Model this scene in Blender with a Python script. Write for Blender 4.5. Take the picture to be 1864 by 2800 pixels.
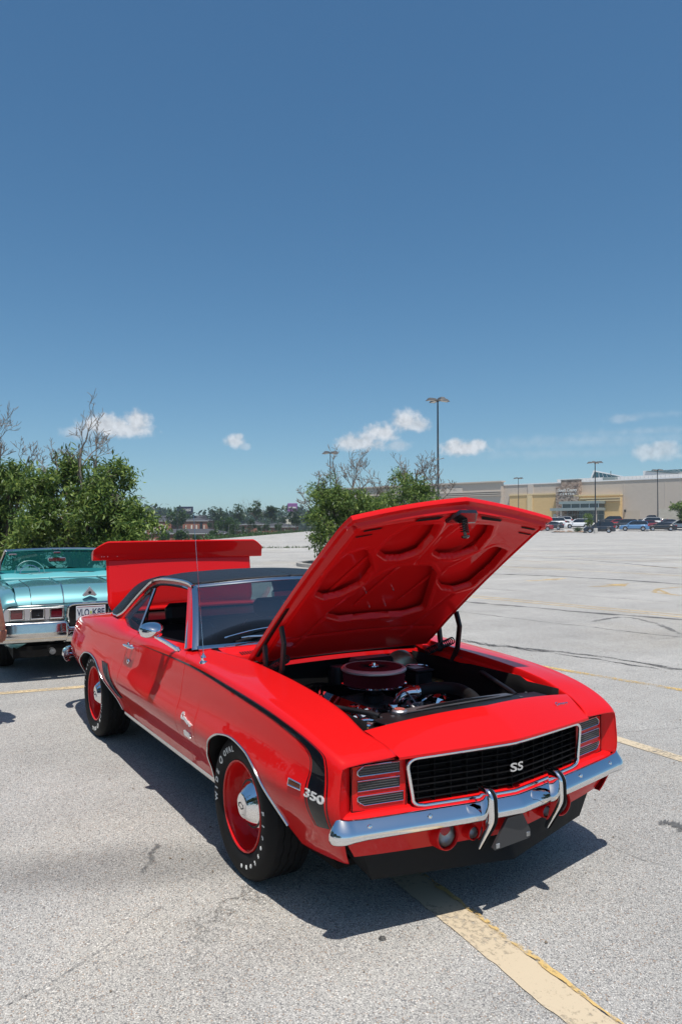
import bpy, math, random
import numpy as np
from mathutils import Matrix, Vector
for _o in list(bpy.data.objects): bpy.data.objects.remove(_o)
R=math.radians
rnd=random.Random(7); rng=np.random.default_rng(11)
sc=bpy.context.scene; COL=sc.collection
# ---------------------------------------------------------------- camera
CP=np.array([3.2164,-2.3105,1.6520]); FPX=2031.53
def _cam():
    yaw,pit,rol=-3.7004,.0150,-.0027
    fw=np.array([math.cos(pit)*math.cos(yaw),math.cos(pit)*math.sin(yaw),math.sin(pit)])
    r=np.cross(fw,[0,0,1]);r/=np.linalg.norm(r);u=np.cross(r,fw)
    return fw,r*math.cos(rol)+u*math.sin(rol),-r*math.sin(rol)+u*math.cos(rol)
FW,RT,UP=_cam()
cd=bpy.data.cameras.new('camera');cam=bpy.data.objects.new('camera',cd);COL.objects.link(cam)
cd.sensor_fit='VERTICAL';cd.sensor_height=36;cd.lens=FPX/2800*36;cd.clip_start=.05;cd.clip_end=5000
M=Matrix.Identity(4)
for i in range(3): M[i][0]=RT[i];M[i][1]=UP[i];M[i][2]=-FW[i];M[i][3]=CP[i]
cam.matrix_world=M;sc.camera=cam
# horizontal view axes: F = depth into the scene, S = to the right
F2=np.array([FW[0],FW[1],0]);F2/=np.linalg.norm(F2);S2=np.array([F2[1],-F2[0],0])
def gp(s,d,z=0): # s metres right, d metres deep, height z
    p=CP+S2*s+F2*d;p[2]=z;return p
# ---------------------------------------------------------------- sky and sun
SUN=np.array([.34,-.137,1.0]);SUN/=np.linalg.norm(SUN)
SKY_STRENGTH=.11
EXPOSURE=0.0
w=bpy.data.worlds.new('World');sc.world=w;w.use_nodes=True
def build_world():
    nt=w.node_tree;N=nt.nodes;L=nt.links
    for n in list(N):N.remove(n)
    out=N.new('ShaderNodeOutputWorld');bg=N.new('ShaderNodeBackground');bg.inputs['Strength'].default_value=SKY_STRENGTH
    sky=N.new('ShaderNodeTexSky');sky.sky_type='NISHITA';sky.sun_disc=False
    sky.sun_elevation=math.asin(SUN[2]);sky.sun_rotation=math.atan2(SUN[0],SUN[1])
    sky.altitude=150;sky.air_density=1.0;sky.dust_density=.8;sky.ozone_density=2.0
    tc=N.new('ShaderNodeTexCoord')
    mp=N.new('ShaderNodeVectorMath');mp.operation='ADD';mp.inputs[1].default_value=(0,0,.060);L.new(tc.outputs['Generated'],mp.inputs[0]);nm_=N.new('ShaderNodeVectorMath');nm_.operation='NORMALIZE';L.new(mp.outputs[0],nm_.inputs[0]);L.new(nm_.outputs[0],sky.inputs['Vector'])
    def math_(op,a,b=None,clamp=False):
        m=N.new('ShaderNodeMath');m.operation=op;m.use_clamp=clamp
        for i,v in enumerate((a,b)):
            if v is None:continue
            if isinstance(v,(int,float)):m.inputs[i].default_value=v
            else:L.new(v,m.inputs[i])
        return m.outputs[0]
    def dot(v):
        m=N.new('ShaderNodeVectorMath');m.operation='DOT_PRODUCT';L.new(tc.outputs['Generated'],m.inputs[0]);m.inputs[1].default_value=tuple(v);return m.outputs['Value']
    # domain warp for ragged cloud edges
    nz=N.new('ShaderNodeTexNoise');nz.inputs['Scale'].default_value=34;nz.inputs['Detail'].default_value=7;nz.inputs['Roughness'].default_value=.62;L.new(tc.outputs['Generated'],nz.inputs['Vector'])
    nz2=N.new('ShaderNodeTexNoise');nz2.inputs['Scale'].default_value=95;nz2.inputs['Detail'].default_value=6;L.new(tc.outputs['Generated'],nz2.inputs['Vector'])
    warp=math_('ADD',math_('MULTIPLY',math_('SUBTRACT',nz.outputs['Fac'],.5),1.25),math_('MULTIPLY',math_('SUBTRACT',nz2.outputs['Fac'],.5),.8))
    def puff(px,py,rx,ry,dens=1.0,soft=.75):
        d=FW+((px-932)/FPX)*RT-((py-1400)/FPX)*UP;k=1/np.linalg.norm(d);d=d*k
        rr=np.cross(d,[0,0,1]);rr/=np.linalg.norm(rr);uu=np.cross(rr,d)
        a=math_('MULTIPLY',dot(rr),FPX/rx)
        b=math_('MULTIPLY',dot(uu),FPX/ry)
        q=math_('SQRT',math_('ADD',math_('MULTIPLY',a,a),math_('MULTIPLY',b,b)))
        f=math_('GREATER_THAN',dot(d),.5)
        v=math_('ADD',math_('SUBTRACT',1.0,q),warp)
        m=N.new('ShaderNodeMapRange');m.interpolation_type='SMOOTHSTEP';m.inputs['From Min'].default_value=0;m.inputs['From Max'].default_value=soft;m.inputs['To Max'].default_value=dens;L.new(v,m.inputs['Value'])
        return math_('MULTIPLY',m.outputs[0],f)
    P=[(290,1163,95,38,.9),(375,1148,42,42,.9),(330,1175,105,28,.85),(225,1182,60,26,.45),
       (640,1206,36,22,.8),(668,1220,22,12,.35),(652,1196,20,18,.7),
       (985,1210,90,28,.85),(1040,1182,62,36,.92),(1108,1152,50,42,.92),(1125,1162,62,26,.8),(1090,1218,48,20,.42),(1010,1196,52,26,.8),
       (1263,1226,76,26,.92),(1245,1213,34,22,.9),(1305,1218,32,20,.85),
       (1795,1236,80,28,.6),(1812,1222,44,22,.6),(1700,1144,55,16,.25)]
    tot=None
    for p in P:
        v=puff(*p);tot=v if tot is None else math_('MAXIMUM',tot,v)
    # thin streaks of haze cloud low on the right
    for px,py,rx,ry,de in((1600,1205,420,26,.22),(1750,1180,300,16,.2),(1500,1240,330,20,.15),(1850,1130,200,14,.14)):
        tot=math_('MAXIMUM',tot,puff(px,py,rx,ry,de,1.3))
    shade=N.new('ShaderNodeMapRange');shade.inputs['From Min'].default_value=.35;shade.inputs['From Max'].default_value=.62;shade.inputs['To Min'].default_value=.80;shade.inputs['To Max'].default_value=1.05
    L.new(nz2.outputs['Fac'],shade.inputs['Value'])
    cc=N.new('ShaderNodeMix');cc.data_type='RGBA';cc.blend_type='MULTIPLY';cc.inputs[0].default_value=1
    cc.inputs[6].default_value=(6.6,6.9,7.3,1);L.new(shade.outputs[0],cc.inputs[7])
    # sky tint (the photograph's sky is a touch cooler and darker overhead)
    tint=N.new('ShaderNodeMix');tint.data_type='RGBA';tint.blend_type='MULTIPLY';tint.inputs[0].default_value=1
    L.new(sky.outputs[0],tint.inputs[6]);tint.inputs[7].default_value=(*SKY_TINT,1)
    hs=N.new('ShaderNodeHueSaturation');hs.inputs['Saturation'].default_value=SKY_SAT;L.new(tint.outputs[2],hs.inputs['Color'])
    mx=N.new('ShaderNodeMix');mx.data_type='RGBA';L.new(tot,mx.inputs[0]);L.new(hs.outputs[0],mx.inputs[6]);L.new(cc.outputs[2],mx.inputs[7])
    L.new(mx.outputs[2],bg.inputs['Color']);L.new(bg.outputs[0],out.inputs[0])
SKY_TINT=(1.10,1.12,1.03);SKY_SAT=1.27
build_world()
sl=bpy.data.lights.new('sun','SUN');sl.energy=5.0;sl.angle=R(.53);sl.color=(1,.955,.89)
so=bpy.data.objects.new('sun',sl);COL.objects.link(so);so.rotation_euler=Vector(SUN).to_track_quat('Z','Y').to_euler();so.location=(0,0,60)
sc.view_settings.view_transform='Standard';sc.view_settings.look='None';sc.view_settings.gamma=1;sc.view_settings.exposure=EXPOSURE
sc.view_settings.use_curve_mapping=False
sc.cycles.max_bounces=10;sc.cycles.transparent_max_bounces=24
# ---------------------------------------------------------------- helpers
def lnk(o,parent=None):
    COL.objects.link(o)
    if parent is not None:o.parent=parent
    return o
class MB:
    def __init__(s):s.V=[];s.F=[];s.n=0
    def add(s,V,F):
        V=np.asarray(V,float).reshape(-1,3);s.V.append(V);n=s.n
        s.F.extend([tuple(i+n for i in f) for f in F]);s.n+=len(V);return s
    def grid(s,P,cu=False,cv=False,flip=False):
        P=np.asarray(P,float);a,b=P.shape[:2];F=[]
        for i in range(a if cu else a-1):
            i2=(i+1)%a
            for j in range(b if cv else b-1):
                j2=(j+1)%b;f=(i*b+j,i2*b+j,i2*b+j2,i*b+j2);F.append(f[::-1] if flip else f)
        return s.add(P.reshape(-1,3),F)
    def box(s,lo,hi,b=0,rot=None,piv=None):
        lo=np.array(lo,float);hi=np.array(hi,float)
        if b<=0:
            V=np.array([[x,y,z] for x in(lo[0],hi[0]) for y in(lo[1],hi[1]) for z in(lo[2],hi[2])])
            F=[(0,1,3,2),(4,6,7,5),(0,4,5,1),(2,3,7,6),(0,2,6,4),(1,5,7,3)]
        else:
            b=min(b,*(.49*(hi-lo)));V=[];ix={}
            for cx in(0,1):
                for cy in(0,1):
                    for cz in(0,1):
                        cn=np.array([(lo,hi)[cx][0],(lo,hi)[cy][1],(lo,hi)[cz][2]]);sg=np.array([1-2*cx,1-2*cy,1-2*cz])
                        for a in range(3):
                            p=cn+sg*b;p[a]=cn[a];ix[(cx,cy,cz,a)]=len(V);V.append(p)
            F=[];V=np.array(V);k=lambda x,y,z,a:ix[(x,y,z,a)]
            for a in range(3):
                o=[q for q in range(3) if q!=a]
                for sd in(0,1):
                    q=[]
                    for (u,v) in((0,0),(1,0),(1,1),(0,1)):
                        c=[0,0,0];c[a]=sd;c[o[0]]=u;c[o[1]]=v;q.append(k(*c,a))
                    F.append(q)
            for a in range(3):
                o=[q for q in range(3) if q!=a]
                for u in(0,1):
                    for v in(0,1):
                        c0=[0,0,0];c0[o[0]]=u;c0[o[1]]=v;c1=list(c0);c1[a]=1
                        F.append([k(*c0,o[0]),k(*c1,o[0]),k(*c1,o[1]),k(*c0,o[1])])
            for cx in(0,1):
                for cy in(0,1):
                    for cz in(0,1):F.append([k(cx,cy,cz,0),k(cx,cy,cz,1),k(cx,cy,cz,2)])
            ctr=V.mean(0);F2_=[]
            for f in F:
                p=V[list(f)];nn=np.cross(p[1]-p[0],p[2]-p[0])
                F2_.append(tuple(f) if nn@(p.mean(0)-ctr)>0 else tuple(f[::-1]))
            F=F2_
        if rot is not None:
            pv=(lo+hi)/2 if piv is None else np.array(piv);V=(V-pv)@np.array(rot).T+pv
        return s.add(V,F)
    def tube(s,path,r,n=8,caps=True,closed=False):
        P=np.asarray(path,float);m=len(P);r=np.broadcast_to(np.asarray(r,float),(m,))
        T=np.gradient(P,axis=0) if not closed else np.roll(P,-1,0)-np.roll(P,1,0)
        T/=np.linalg.norm(T,axis=1)[:,None]+1e-12
        ref=np.array([0,0,1.]) if abs(T[0][2])<.9 else np.array([1.,0,0])
        A=np.cross(T[0],ref);A/=np.linalg.norm(A);rings=[]
        for i in range(m):
            A=A-T[i]*(A@T[i]);A/=np.linalg.norm(A)+1e-12;B=np.cross(T[i],A)
            a=np.arange(n)*2*math.pi/n;rings.append(P[i]+r[i]*(np.cos(a)[:,None]*A+np.sin(a)[:,None]*B))
        G=np.array(rings);s.grid(G,cu=closed,cv=True)
        if caps and not closed:
            b=s.n-m*n;s.F.append(tuple(b+j for j in range(n))[::-1]);s.F.append(tuple(b+(m-1)*n+j for j in range(n)))
        return s
    def lathe(s,prof,c=(0,0,0),ax='y',sg=1,n=48,closed=False):
        P=np.array(prof,float);a=np.arange(n)*2*math.pi/n
        r=P[:,0][:,None];h=np.broadcast_to(P[:,1][:,None]*sg,(len(P),n))
        C,Sn=r*np.cos(a),r*np.sin(a)
        if ax=='y':G=np.stack([C,h,Sn],-1)
        elif ax=='z':G=np.stack([C,Sn,h],-1)
        else:G=np.stack([h,C,Sn],-1)
        fl=(sg<0)^(ax!='y')
        return s.grid(G+np.array(c),cu=closed,cv=True,flip=fl)
    def prism(s,pts,O,U,W,d):
        """polygon pts (u,w) in the plane O,U,W extruded by vector d"""
        O,U,W,d=map(lambda q:np.array(q,float),(O,U,W,d));p=np.array(pts,float)
        A=O+p[:,:1]*U+p[:,1:2]*W;n=len(p)
        ar=.5*np.sum(p[:,0]*np.roll(p[:,1],-1)-np.roll(p[:,0],-1)*p[:,1])
        fl=(np.cross(U,W)@d>0)==(ar>0)
        F=[tuple(range(n))[::-1] if fl else tuple(range(n)),tuple(range(n,2*n)) if fl else tuple(range(n,2*n))[::-1]]
        for i in range(n):
            j=(i+1)%n;f=(i,j,n+j,n+i);F.append(f if fl else f[::-1])
        return s.add(np.concatenate([A,A+d]),F)
    def build(s,name,mat,parent=None,smooth=True,ang=35,**tags):
        me=bpy.data.meshes.new(name);V=np.concatenate(s.V) if s.V else np.zeros((0,3))
        me.from_pydata(V.tolist(),[],s.F);me.materials.append(mat)
        if smooth:me.shade_smooth();me.set_sharp_from_angle(angle=R(ang))
        o=bpy.data.objects.new(name,me);lnk(o,parent)
        for k,v in tags.items():o[k]=v
        return o
def thing(name,label,cat,loc=(0,0,0),rz=0,group=None,kind=None):
    o=bpy.data.objects.new(name,None);o.empty_display_size=.2;lnk(o);o.location=tuple(float(v) for v in loc);o.rotation_euler=(0,0,rz)
    o['label']=label;o['category']=cat
    if group:o['group']=group
    if kind:o['kind']=kind
    return o
def tag(o,label=None,cat=None,group=None,kind=None):
    for k,v in(('label',label),('category',cat),('group',group),('kind',kind)):
        if v:o[k]=v
    return o
def copy_tree(o,parent=None):
    c=o.copy();COL.objects.link(c);c.parent=parent
    for ch in list(o.children):copy_tree(ch,c)
    return c
def bez(p,n=24):
    """smooth Catmull-Rom path through points"""
    p=np.array(p,float);A=np.concatenate([2*p[:1]-p[1:2],p,2*p[-1:]-p[-2:-1]]);out=[]
    m=len(p)-1
    for k in range(n+1):
        t=k/n*m;i=min(int(t),m-1);f=t-i;a,b,c,d=A[i:i+4]
        out.append((2*b+(c-a)*f+(2*a-5*b+4*c-d)*f*f+(3*b-a-3*c+d)*f**3)/2)
    return np.array(out)
def solid(o,th,off=-1):
    m=o.modifiers.new('thickness','SOLIDIFY');m.thickness=th;m.offset=off;m.use_even_offset=False;return o
def text_vf(s,size=1,depth=.1,shear=0,bold=0):
    cu=bpy.data.curves.new('t','FONT');cu.body=s;cu.size=size;cu.extrude=depth/2;cu.shear=shear;cu.offset=bold;cu.resolution_u=3
    cu.align_x='CENTER';cu.align_y='CENTER'
    ob=bpy.data.objects.new('t',cu);COL.objects.link(ob);dg=bpy.context.evaluated_depsgraph_get()
    me=bpy.data.meshes.new_from_object(ob.evaluated_get(dg));V=np.array([v.co[:] for v in me.vertices]).reshape(-1,3);F=[tuple(p.vertices) for p in me.polygons]
    bpy.data.objects.remove(ob);bpy.data.curves.remove(cu);bpy.data.meshes.remove(me);return V,F
# ---------------------------------------------------------------- materials
def srgb(*c):
    return tuple((v/12.92 if v<=.04045 else ((v+.055)/1.055)**2.4) for v in [q/255 for q in c])
def mat(name,col,rough=.5,metal=0,coat=0,coat_rough=.03,spec=.5,bump=0,bscale=200,var=0,vscale=5,emis=None,trans=0,flake=0):
    m=bpy.data.materials.new(name);m.use_nodes=True;N=m.node_tree.nodes;L=m.node_tree.links;b=N['Principled BSDF']
    b.inputs['Base Color'].default_value=(*col,1);b.inputs['Roughness'].default_value=rough;b.inputs['Metallic'].default_value=metal
    b.inputs['Coat Weight'].default_value=coat;b.inputs['Coat Roughness'].default_value=coat_rough;b.inputs['Specular IOR Level'].default_value=spec
    tc=N.new('ShaderNodeTexCoord')
    if bump:
        nz=N.new('ShaderNodeTexNoise');nz.inputs['Scale'].default_value=bscale;nz.inputs['Detail'].default_value=4;L.new(tc.outputs['Object'],nz.inputs['Vector'])
        bp=N.new('ShaderNodeBump');bp.inputs['Strength'].default_value=bump;bp.inputs['Distance'].default_value=.01;L.new(nz.outputs['Fac'],bp.inputs['Height']);L.new(bp.outputs[0],b.inputs['Normal'])
    if var:
        nz=N.new('ShaderNodeTexNoise');nz.inputs['Scale'].default_value=vscale;nz.inputs['Detail'].default_value=6;nz.inputs['Roughness'].default_value=.6;L.new(tc.outputs['Object'],nz.inputs['Vector'])
        mr=N.new('ShaderNodeMapRange');mr.inputs['From Min'].default_value=.3;mr.inputs['From Max'].default_value=.7;mr.inputs['To Min'].default_value=1-var;mr.inputs['To Max'].default_value=1+var;L.new(nz.outputs['Fac'],mr.inputs['Value'])
        mx=N.new('ShaderNodeMix');mx.data_type='RGBA';mx.blend_type='MULTIPLY';mx.inputs[0].default_value=1;mx.inputs[6].default_value=(*col,1);L.new(mr.outputs[0],mx.inputs[7]);L.new(mx.outputs[2],b.inputs['Base Color'])
        rr=N.new('ShaderNodeMapRange');rr.inputs['From Min'].default_value=.3;rr.inputs['From Max'].default_value=.7;rr.inputs['To Min'].default_value=max(0,rough-.08*min(1,rough*3));rr.inputs['To Max'].default_value=min(1,rough+.08*min(1,rough*3));L.new(nz.outputs['Fac'],rr.inputs['Value']);L.new(rr.outputs[0],b.inputs['Roughness'])
    return m
def glass_mat(name,tint=(.8,.85,.85),ior=1.5,rough=.0,refl=1.0):
    m=bpy.data.materials.new(name);m.use_nodes=True;N=m.node_tree.nodes;L=m.node_tree.links
    for n in list(N):N.remove(n)
    o=N.new('ShaderNodeOutputMaterial');t=N.new('ShaderNodeBsdfTransparent');t.inputs[0].default_value=(*tint,1)
    g=N.new('ShaderNodeBsdfGlossy');g.inputs['Roughness'].default_value=rough
    f=N.new('ShaderNodeFresnel');f.inputs[0].default_value=ior;mm=N.new('ShaderNodeMath');mm.operation='MULTIPLY';mm.inputs[1].default_value=refl;mm.use_clamp=True
    x=N.new('ShaderNodeMixShader');L.new(f.outputs[0],mm.inputs[0]);L.new(mm.outputs[0],x.inputs[0]);L.new(t.outputs[0],x.inputs[1]);L.new(g.outputs[0],x.inputs[2]);L.new(x.outputs[0],o.inputs[0]);return m
RED=mat('red_paint',(.60,.008,.009),.5,coat=.75,coat_rough=.008,spec=.03);RED.node_tree.nodes['Principled BSDF'].inputs['Coat IOR'].default_value=1.40
BLK=mat('black_gloss',(.008,.008,.010),.25,coat=1,coat_rough=.03)
STRIPE=mat('black_stripe_paint',(.003,.0035,.006),.4,coat=.8,coat_rough=.03,spec=.1)
SATIN=mat('satin_black',(.009,.009,.010),.42,spec=.35,var=.3,vscale=9)
MATTE=mat('matte_black',(.006,.006,.0065),.8,spec=.15,var=.2,vscale=20)
RUBBER=mat('tyre_rubber',(.009,.009,.0095),.7,spec=.22,bump=.12,bscale=260,var=.35,vscale=7)
PLASTIC=mat('black_plastic',(.007,.008,.0095),.6,spec=.2,bump=.1,bscale=500,var=.2,vscale=12)
CHROME=mat('chrome',(.80,.81,.83),.018,metal=1)
BADGE=mat('badge_metal',(.85,.85,.84),.35,metal=.6);CHROME2=mat('brushed_trim',(.62,.64,.66),.16,metal=1)
ALU=mat('cast_aluminium',(.42,.43,.44),.42,metal=1,var=.25,vscale=25,bump=.15,bscale=120)
VINYL=mat('vinyl_roof',(.009,.012,.017),.45,bump=.5,bscale=330,spec=.42)
GLASS=glass_mat('windscreen_glass',(.30,.41,.43),1.45,refl=.24)
GLASS_DK=glass_mat('side_glass',(.55,.62,.62),1.45,refl=.6);GLASS_R=glass_mat('rear_glass',(.86,.90,.90),1.4,refl=.3)
WHITE=mat('white_lettering',(.72,.72,.69),.6,var=.12,vscale=60)
FILTER=mat('red_filter',(.14,.010,.020),.7,spec=.2)
GOLD=mat('zinc_gold',(.42,.36,.24),.35,metal=.8,var=.3,vscale=14)
AMBER=mat('marker_lens',(.10,.03,.012),.15,coat=1)
LENS=glass_mat('lamp_lens',(.9,.9,.9),1.5)
RIBGL=mat('ribbed_lamp_glass',(.008,.010,.016),.25,coat=.3)
LEATHER=mat('black_vinyl_seat',(.012,.012,.013),.38,bump=.1,bscale=200)
LACE=mat('grey_steel',(.20,.20,.21),.4,metal=.7,var=.2)
# ================================================================= RED MUSCLE COUPE
class PC:
    def __init__(s,x,y):
        s.x=x=np.array(x,float);s.y=y=np.array(y,float);h=np.diff(x);d=np.diff(y)/h
        m=np.zeros(len(x));m[0]=d[0];m[-1]=d[-1]
        for i in range(1,len(x)-1):
            if d[i-1]*d[i]>0:
                a=2*h[i]+h[i-1];b=h[i]+2*h[i-1];m[i]=(a+b)/(a/d[i-1]+b/d[i])
        s.m=m
    def __call__(s,q):
        q=np.clip(q,s.x[0],s.x[-1]);i=np.clip(np.searchsorted(s.x,q)-1,0,len(s.x)-2)
        h=s.x[i+1]-s.x[i];t=(q-s.x[i])/h
        return (2*t**3-3*t**2+1)*s.y[i]+(t**3-2*t**2+t)*h*s.m[i]+(-2*t**3+3*t**2)*s.y[i+1]+(t**3-t**2)*h*s.m[i+1]
def section(XK,YT,ZT):
    YF=[PC(XK,r) for r in YT];ZF=[PC(XK,r) for r in ZT];K=len(YT)
    def S(x,t):
        x,t=np.broadcast_arrays(np.asarray(x,float),np.asarray(t,float))
        Y=np.stack([f(x) for f in YF]);Z=np.stack([f(x) for f in ZF])
        i=np.clip(np.floor(t).astype(int),0,K-2);f=t-i
        def g(A):
            A=np.concatenate([2*A[:1]-A[1:2],A,2*A[-1:]-A[-2:-1]])
            tk=lambda k:np.take_along_axis(A,(i+k)[None],0)[0]
            a,b,c,d=tk(0),tk(1),tk(2),tk(3)
            return (2*b+(c-a)*f+(2*a-5*b+4*c-d)*f*f+(3*b-a-3*c+d)*f**3)/2
        return g(Y),g(Z)
    return S
XK=[-3.78,-3.70,-3.5,-3.1,-2.743,-2.3,-1.9,-1.5,-.75,-.3,0,.3,.5,.65,.76,.82]
YT=[
 [.58,.62,.64,.66,.68,.68,.68,.68,.68,.68,.68,.68,.68,.68,.66,.64],
 [.64,.70,.74,.76,.77,.775,.775,.775,.775,.775,.775,.775,.765,.75,.73,.70],
 [.70,.77,.81,.83,.835,.828,.825,.825,.825,.83,.835,.835,.825,.81,.79,.765],
 [.73,.81,.87,.905,.915,.915,.912,.912,.912,.916,.918,.914,.900,.876,.840,.80],
 [.72,.79,.845,.878,.888,.888,.884,.882,.882,.884,.886,.882,.873,.857,.831,.80],
 [.70,.765,.815,.843,.848,.848,.852,.854,.856,.858,.860,.857,.850,.836,.810,.788],
 [.66,.72,.765,.785,.785,.785,.815,.822,.822,.805,.795,.785,.778,.765,.745,.73],
 [.60,.62,.62,.62,.64,.73,.80,.80,.70,.605,.604,.606,.607,.608,.580,.56]]
ZT=[
 [.44,.40,.34,.30,.27,.265,.265,.265,.265,.265,.265,.27,.27,.28,.29,.30],
 [.46,.43,.38,.33,.295,.28,.28,.28,.28,.28,.28,.285,.29,.30,.31,.33],
 [.51,.48,.45,.42,.40,.39,.39,.39,.39,.395,.40,.40,.40,.40,.41,.42],
 [.60,.59,.58,.57,.57,.56,.56,.56,.56,.57,.575,.57,.56,.55,.54,.54],
 [.70,.705,.715,.73,.735,.72,.71,.71,.715,.72,.72,.71,.69,.67,.65,.64],
 [.77,.785,.815,.86,.885,.89,.875,.875,.88,.868,.857,.838,.81,.775,.735,.70],
 [.79,.812,.85,.895,.93,.95,.912,.918,.915,.898,.885,.86,.832,.795,.755,.722],
 [.795,.82,.86,.91,.945,.965,.925,.935,.94,.915,.90,.875,.845,.80,.768,.738]]
BS=section(XK,YT,ZT)
TS=np.linspace(0,5,300)
ARF=PC([-.455,-.44,-.41,-.36,-.278,-.227,-.14,0,.16,.26,.315,.345,.375,.41,.45],[.30,.345,.41,.47,.54,.598,.640,.657,.638,.60,.553,.49,.41,.355,.325])
ARR=PC([-3.14,-3.125,-3.10,-3.06,-3.00,-2.92,-2.82,-2.67,-2.50,-2.40,-2.33,-2.27,-2.22,-2.17,-2.13],[.33,.38,.44,.50,.56,.602,.643,.655,.636,.60,.55,.49,.43,.36,.31])
def xf(y): return .93-.14*(np.abs(y)/.8)**1.15   # plan curve of the nose
def tlow(x):
    x=float(x);z=None
    if -.455<x<.45:z=float(ARF(x))
    elif -3.14<x<-2.13:z=float(ARR(x))
    if z is None:
        if x>=.45:return 1.15
        return .75 if x>-3 else .9
    zz=BS(np.full(300,x),TS)[1];return float(np.interp(z,zz,TS))
red_car=thing('muscle_coupe','glossy red muscle coupe with black vinyl roof, black side stripe, bonnet and boot lid raised','car')
C=red_car
def gapf(t): return np.interp(t,[0,5,5.6,6.3,7],[-.735,-.735,-.76,-.85,-.86])
def gapr(t): return np.interp(t,[0,1.3,2.3,3.2,3.9,4.57,5.2,6,7],[-1.95,-1.95,-1.92,-1.895,-1.88,-1.83,-1.74,-1.70,-1.69])
def dens(xs,spots,base=.014,fine=.003,w=.04):
    out=[xs[0]];x=xs[0]
    while x<xs[1]:
        d=min([abs(x-q) for q in spots]);x+=fine+(base-fine)*min(1,(d/w)**1.2);out.append(min(x,xs[1]))
    return np.array(out)
def panel(name,x0,x1,fa,fb,side,nr=56,top=None,par=None):
    X=dens((x0,x1),[-.45,-.43,.34,.37,.41,-3.12,-3.10,-2.25,-2.2,x0,x1]);tl=np.array([tlow(x) for x in X])
    r=np.linspace(0,1,nr);T=tl[:,None]+(7-tl[:,None])*r
    s=((X-x0)/(x1-x0))[:,None];A=fa(T);B=fb(T)
    # end curves only bend the columns near the ends
    XX=X[:,None]+(A-x0)*np.clip(1-s*3,0,1)**1.5+(B-x1)*np.clip(1-(1-s)*3,0,1)**1.5
    Y,Z=BS(XX,T)
    if top:Y,Z=top(XX,Y,Z,T)
    P=np.stack([XX,side*Y,Z],-1)
    m=MB().grid(P,flip=(side>0));o=m.build(name,RED,par or C,ang=50)
    return o,P
def fend_end(t): return np.interp(t,[0,1.15,2,3,4.5,5,5.6,6.2,7],[.74,.75,.782,.80,.80,.80,.805,.812,.826])
def lip(XX,Y,Z,T):
    e=fend_end(T)-XX;k=np.clip(1-e/.018,0,1)**2
    return Y-k*.006*(T<5),Z-k*.009*(T>=5)
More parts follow.
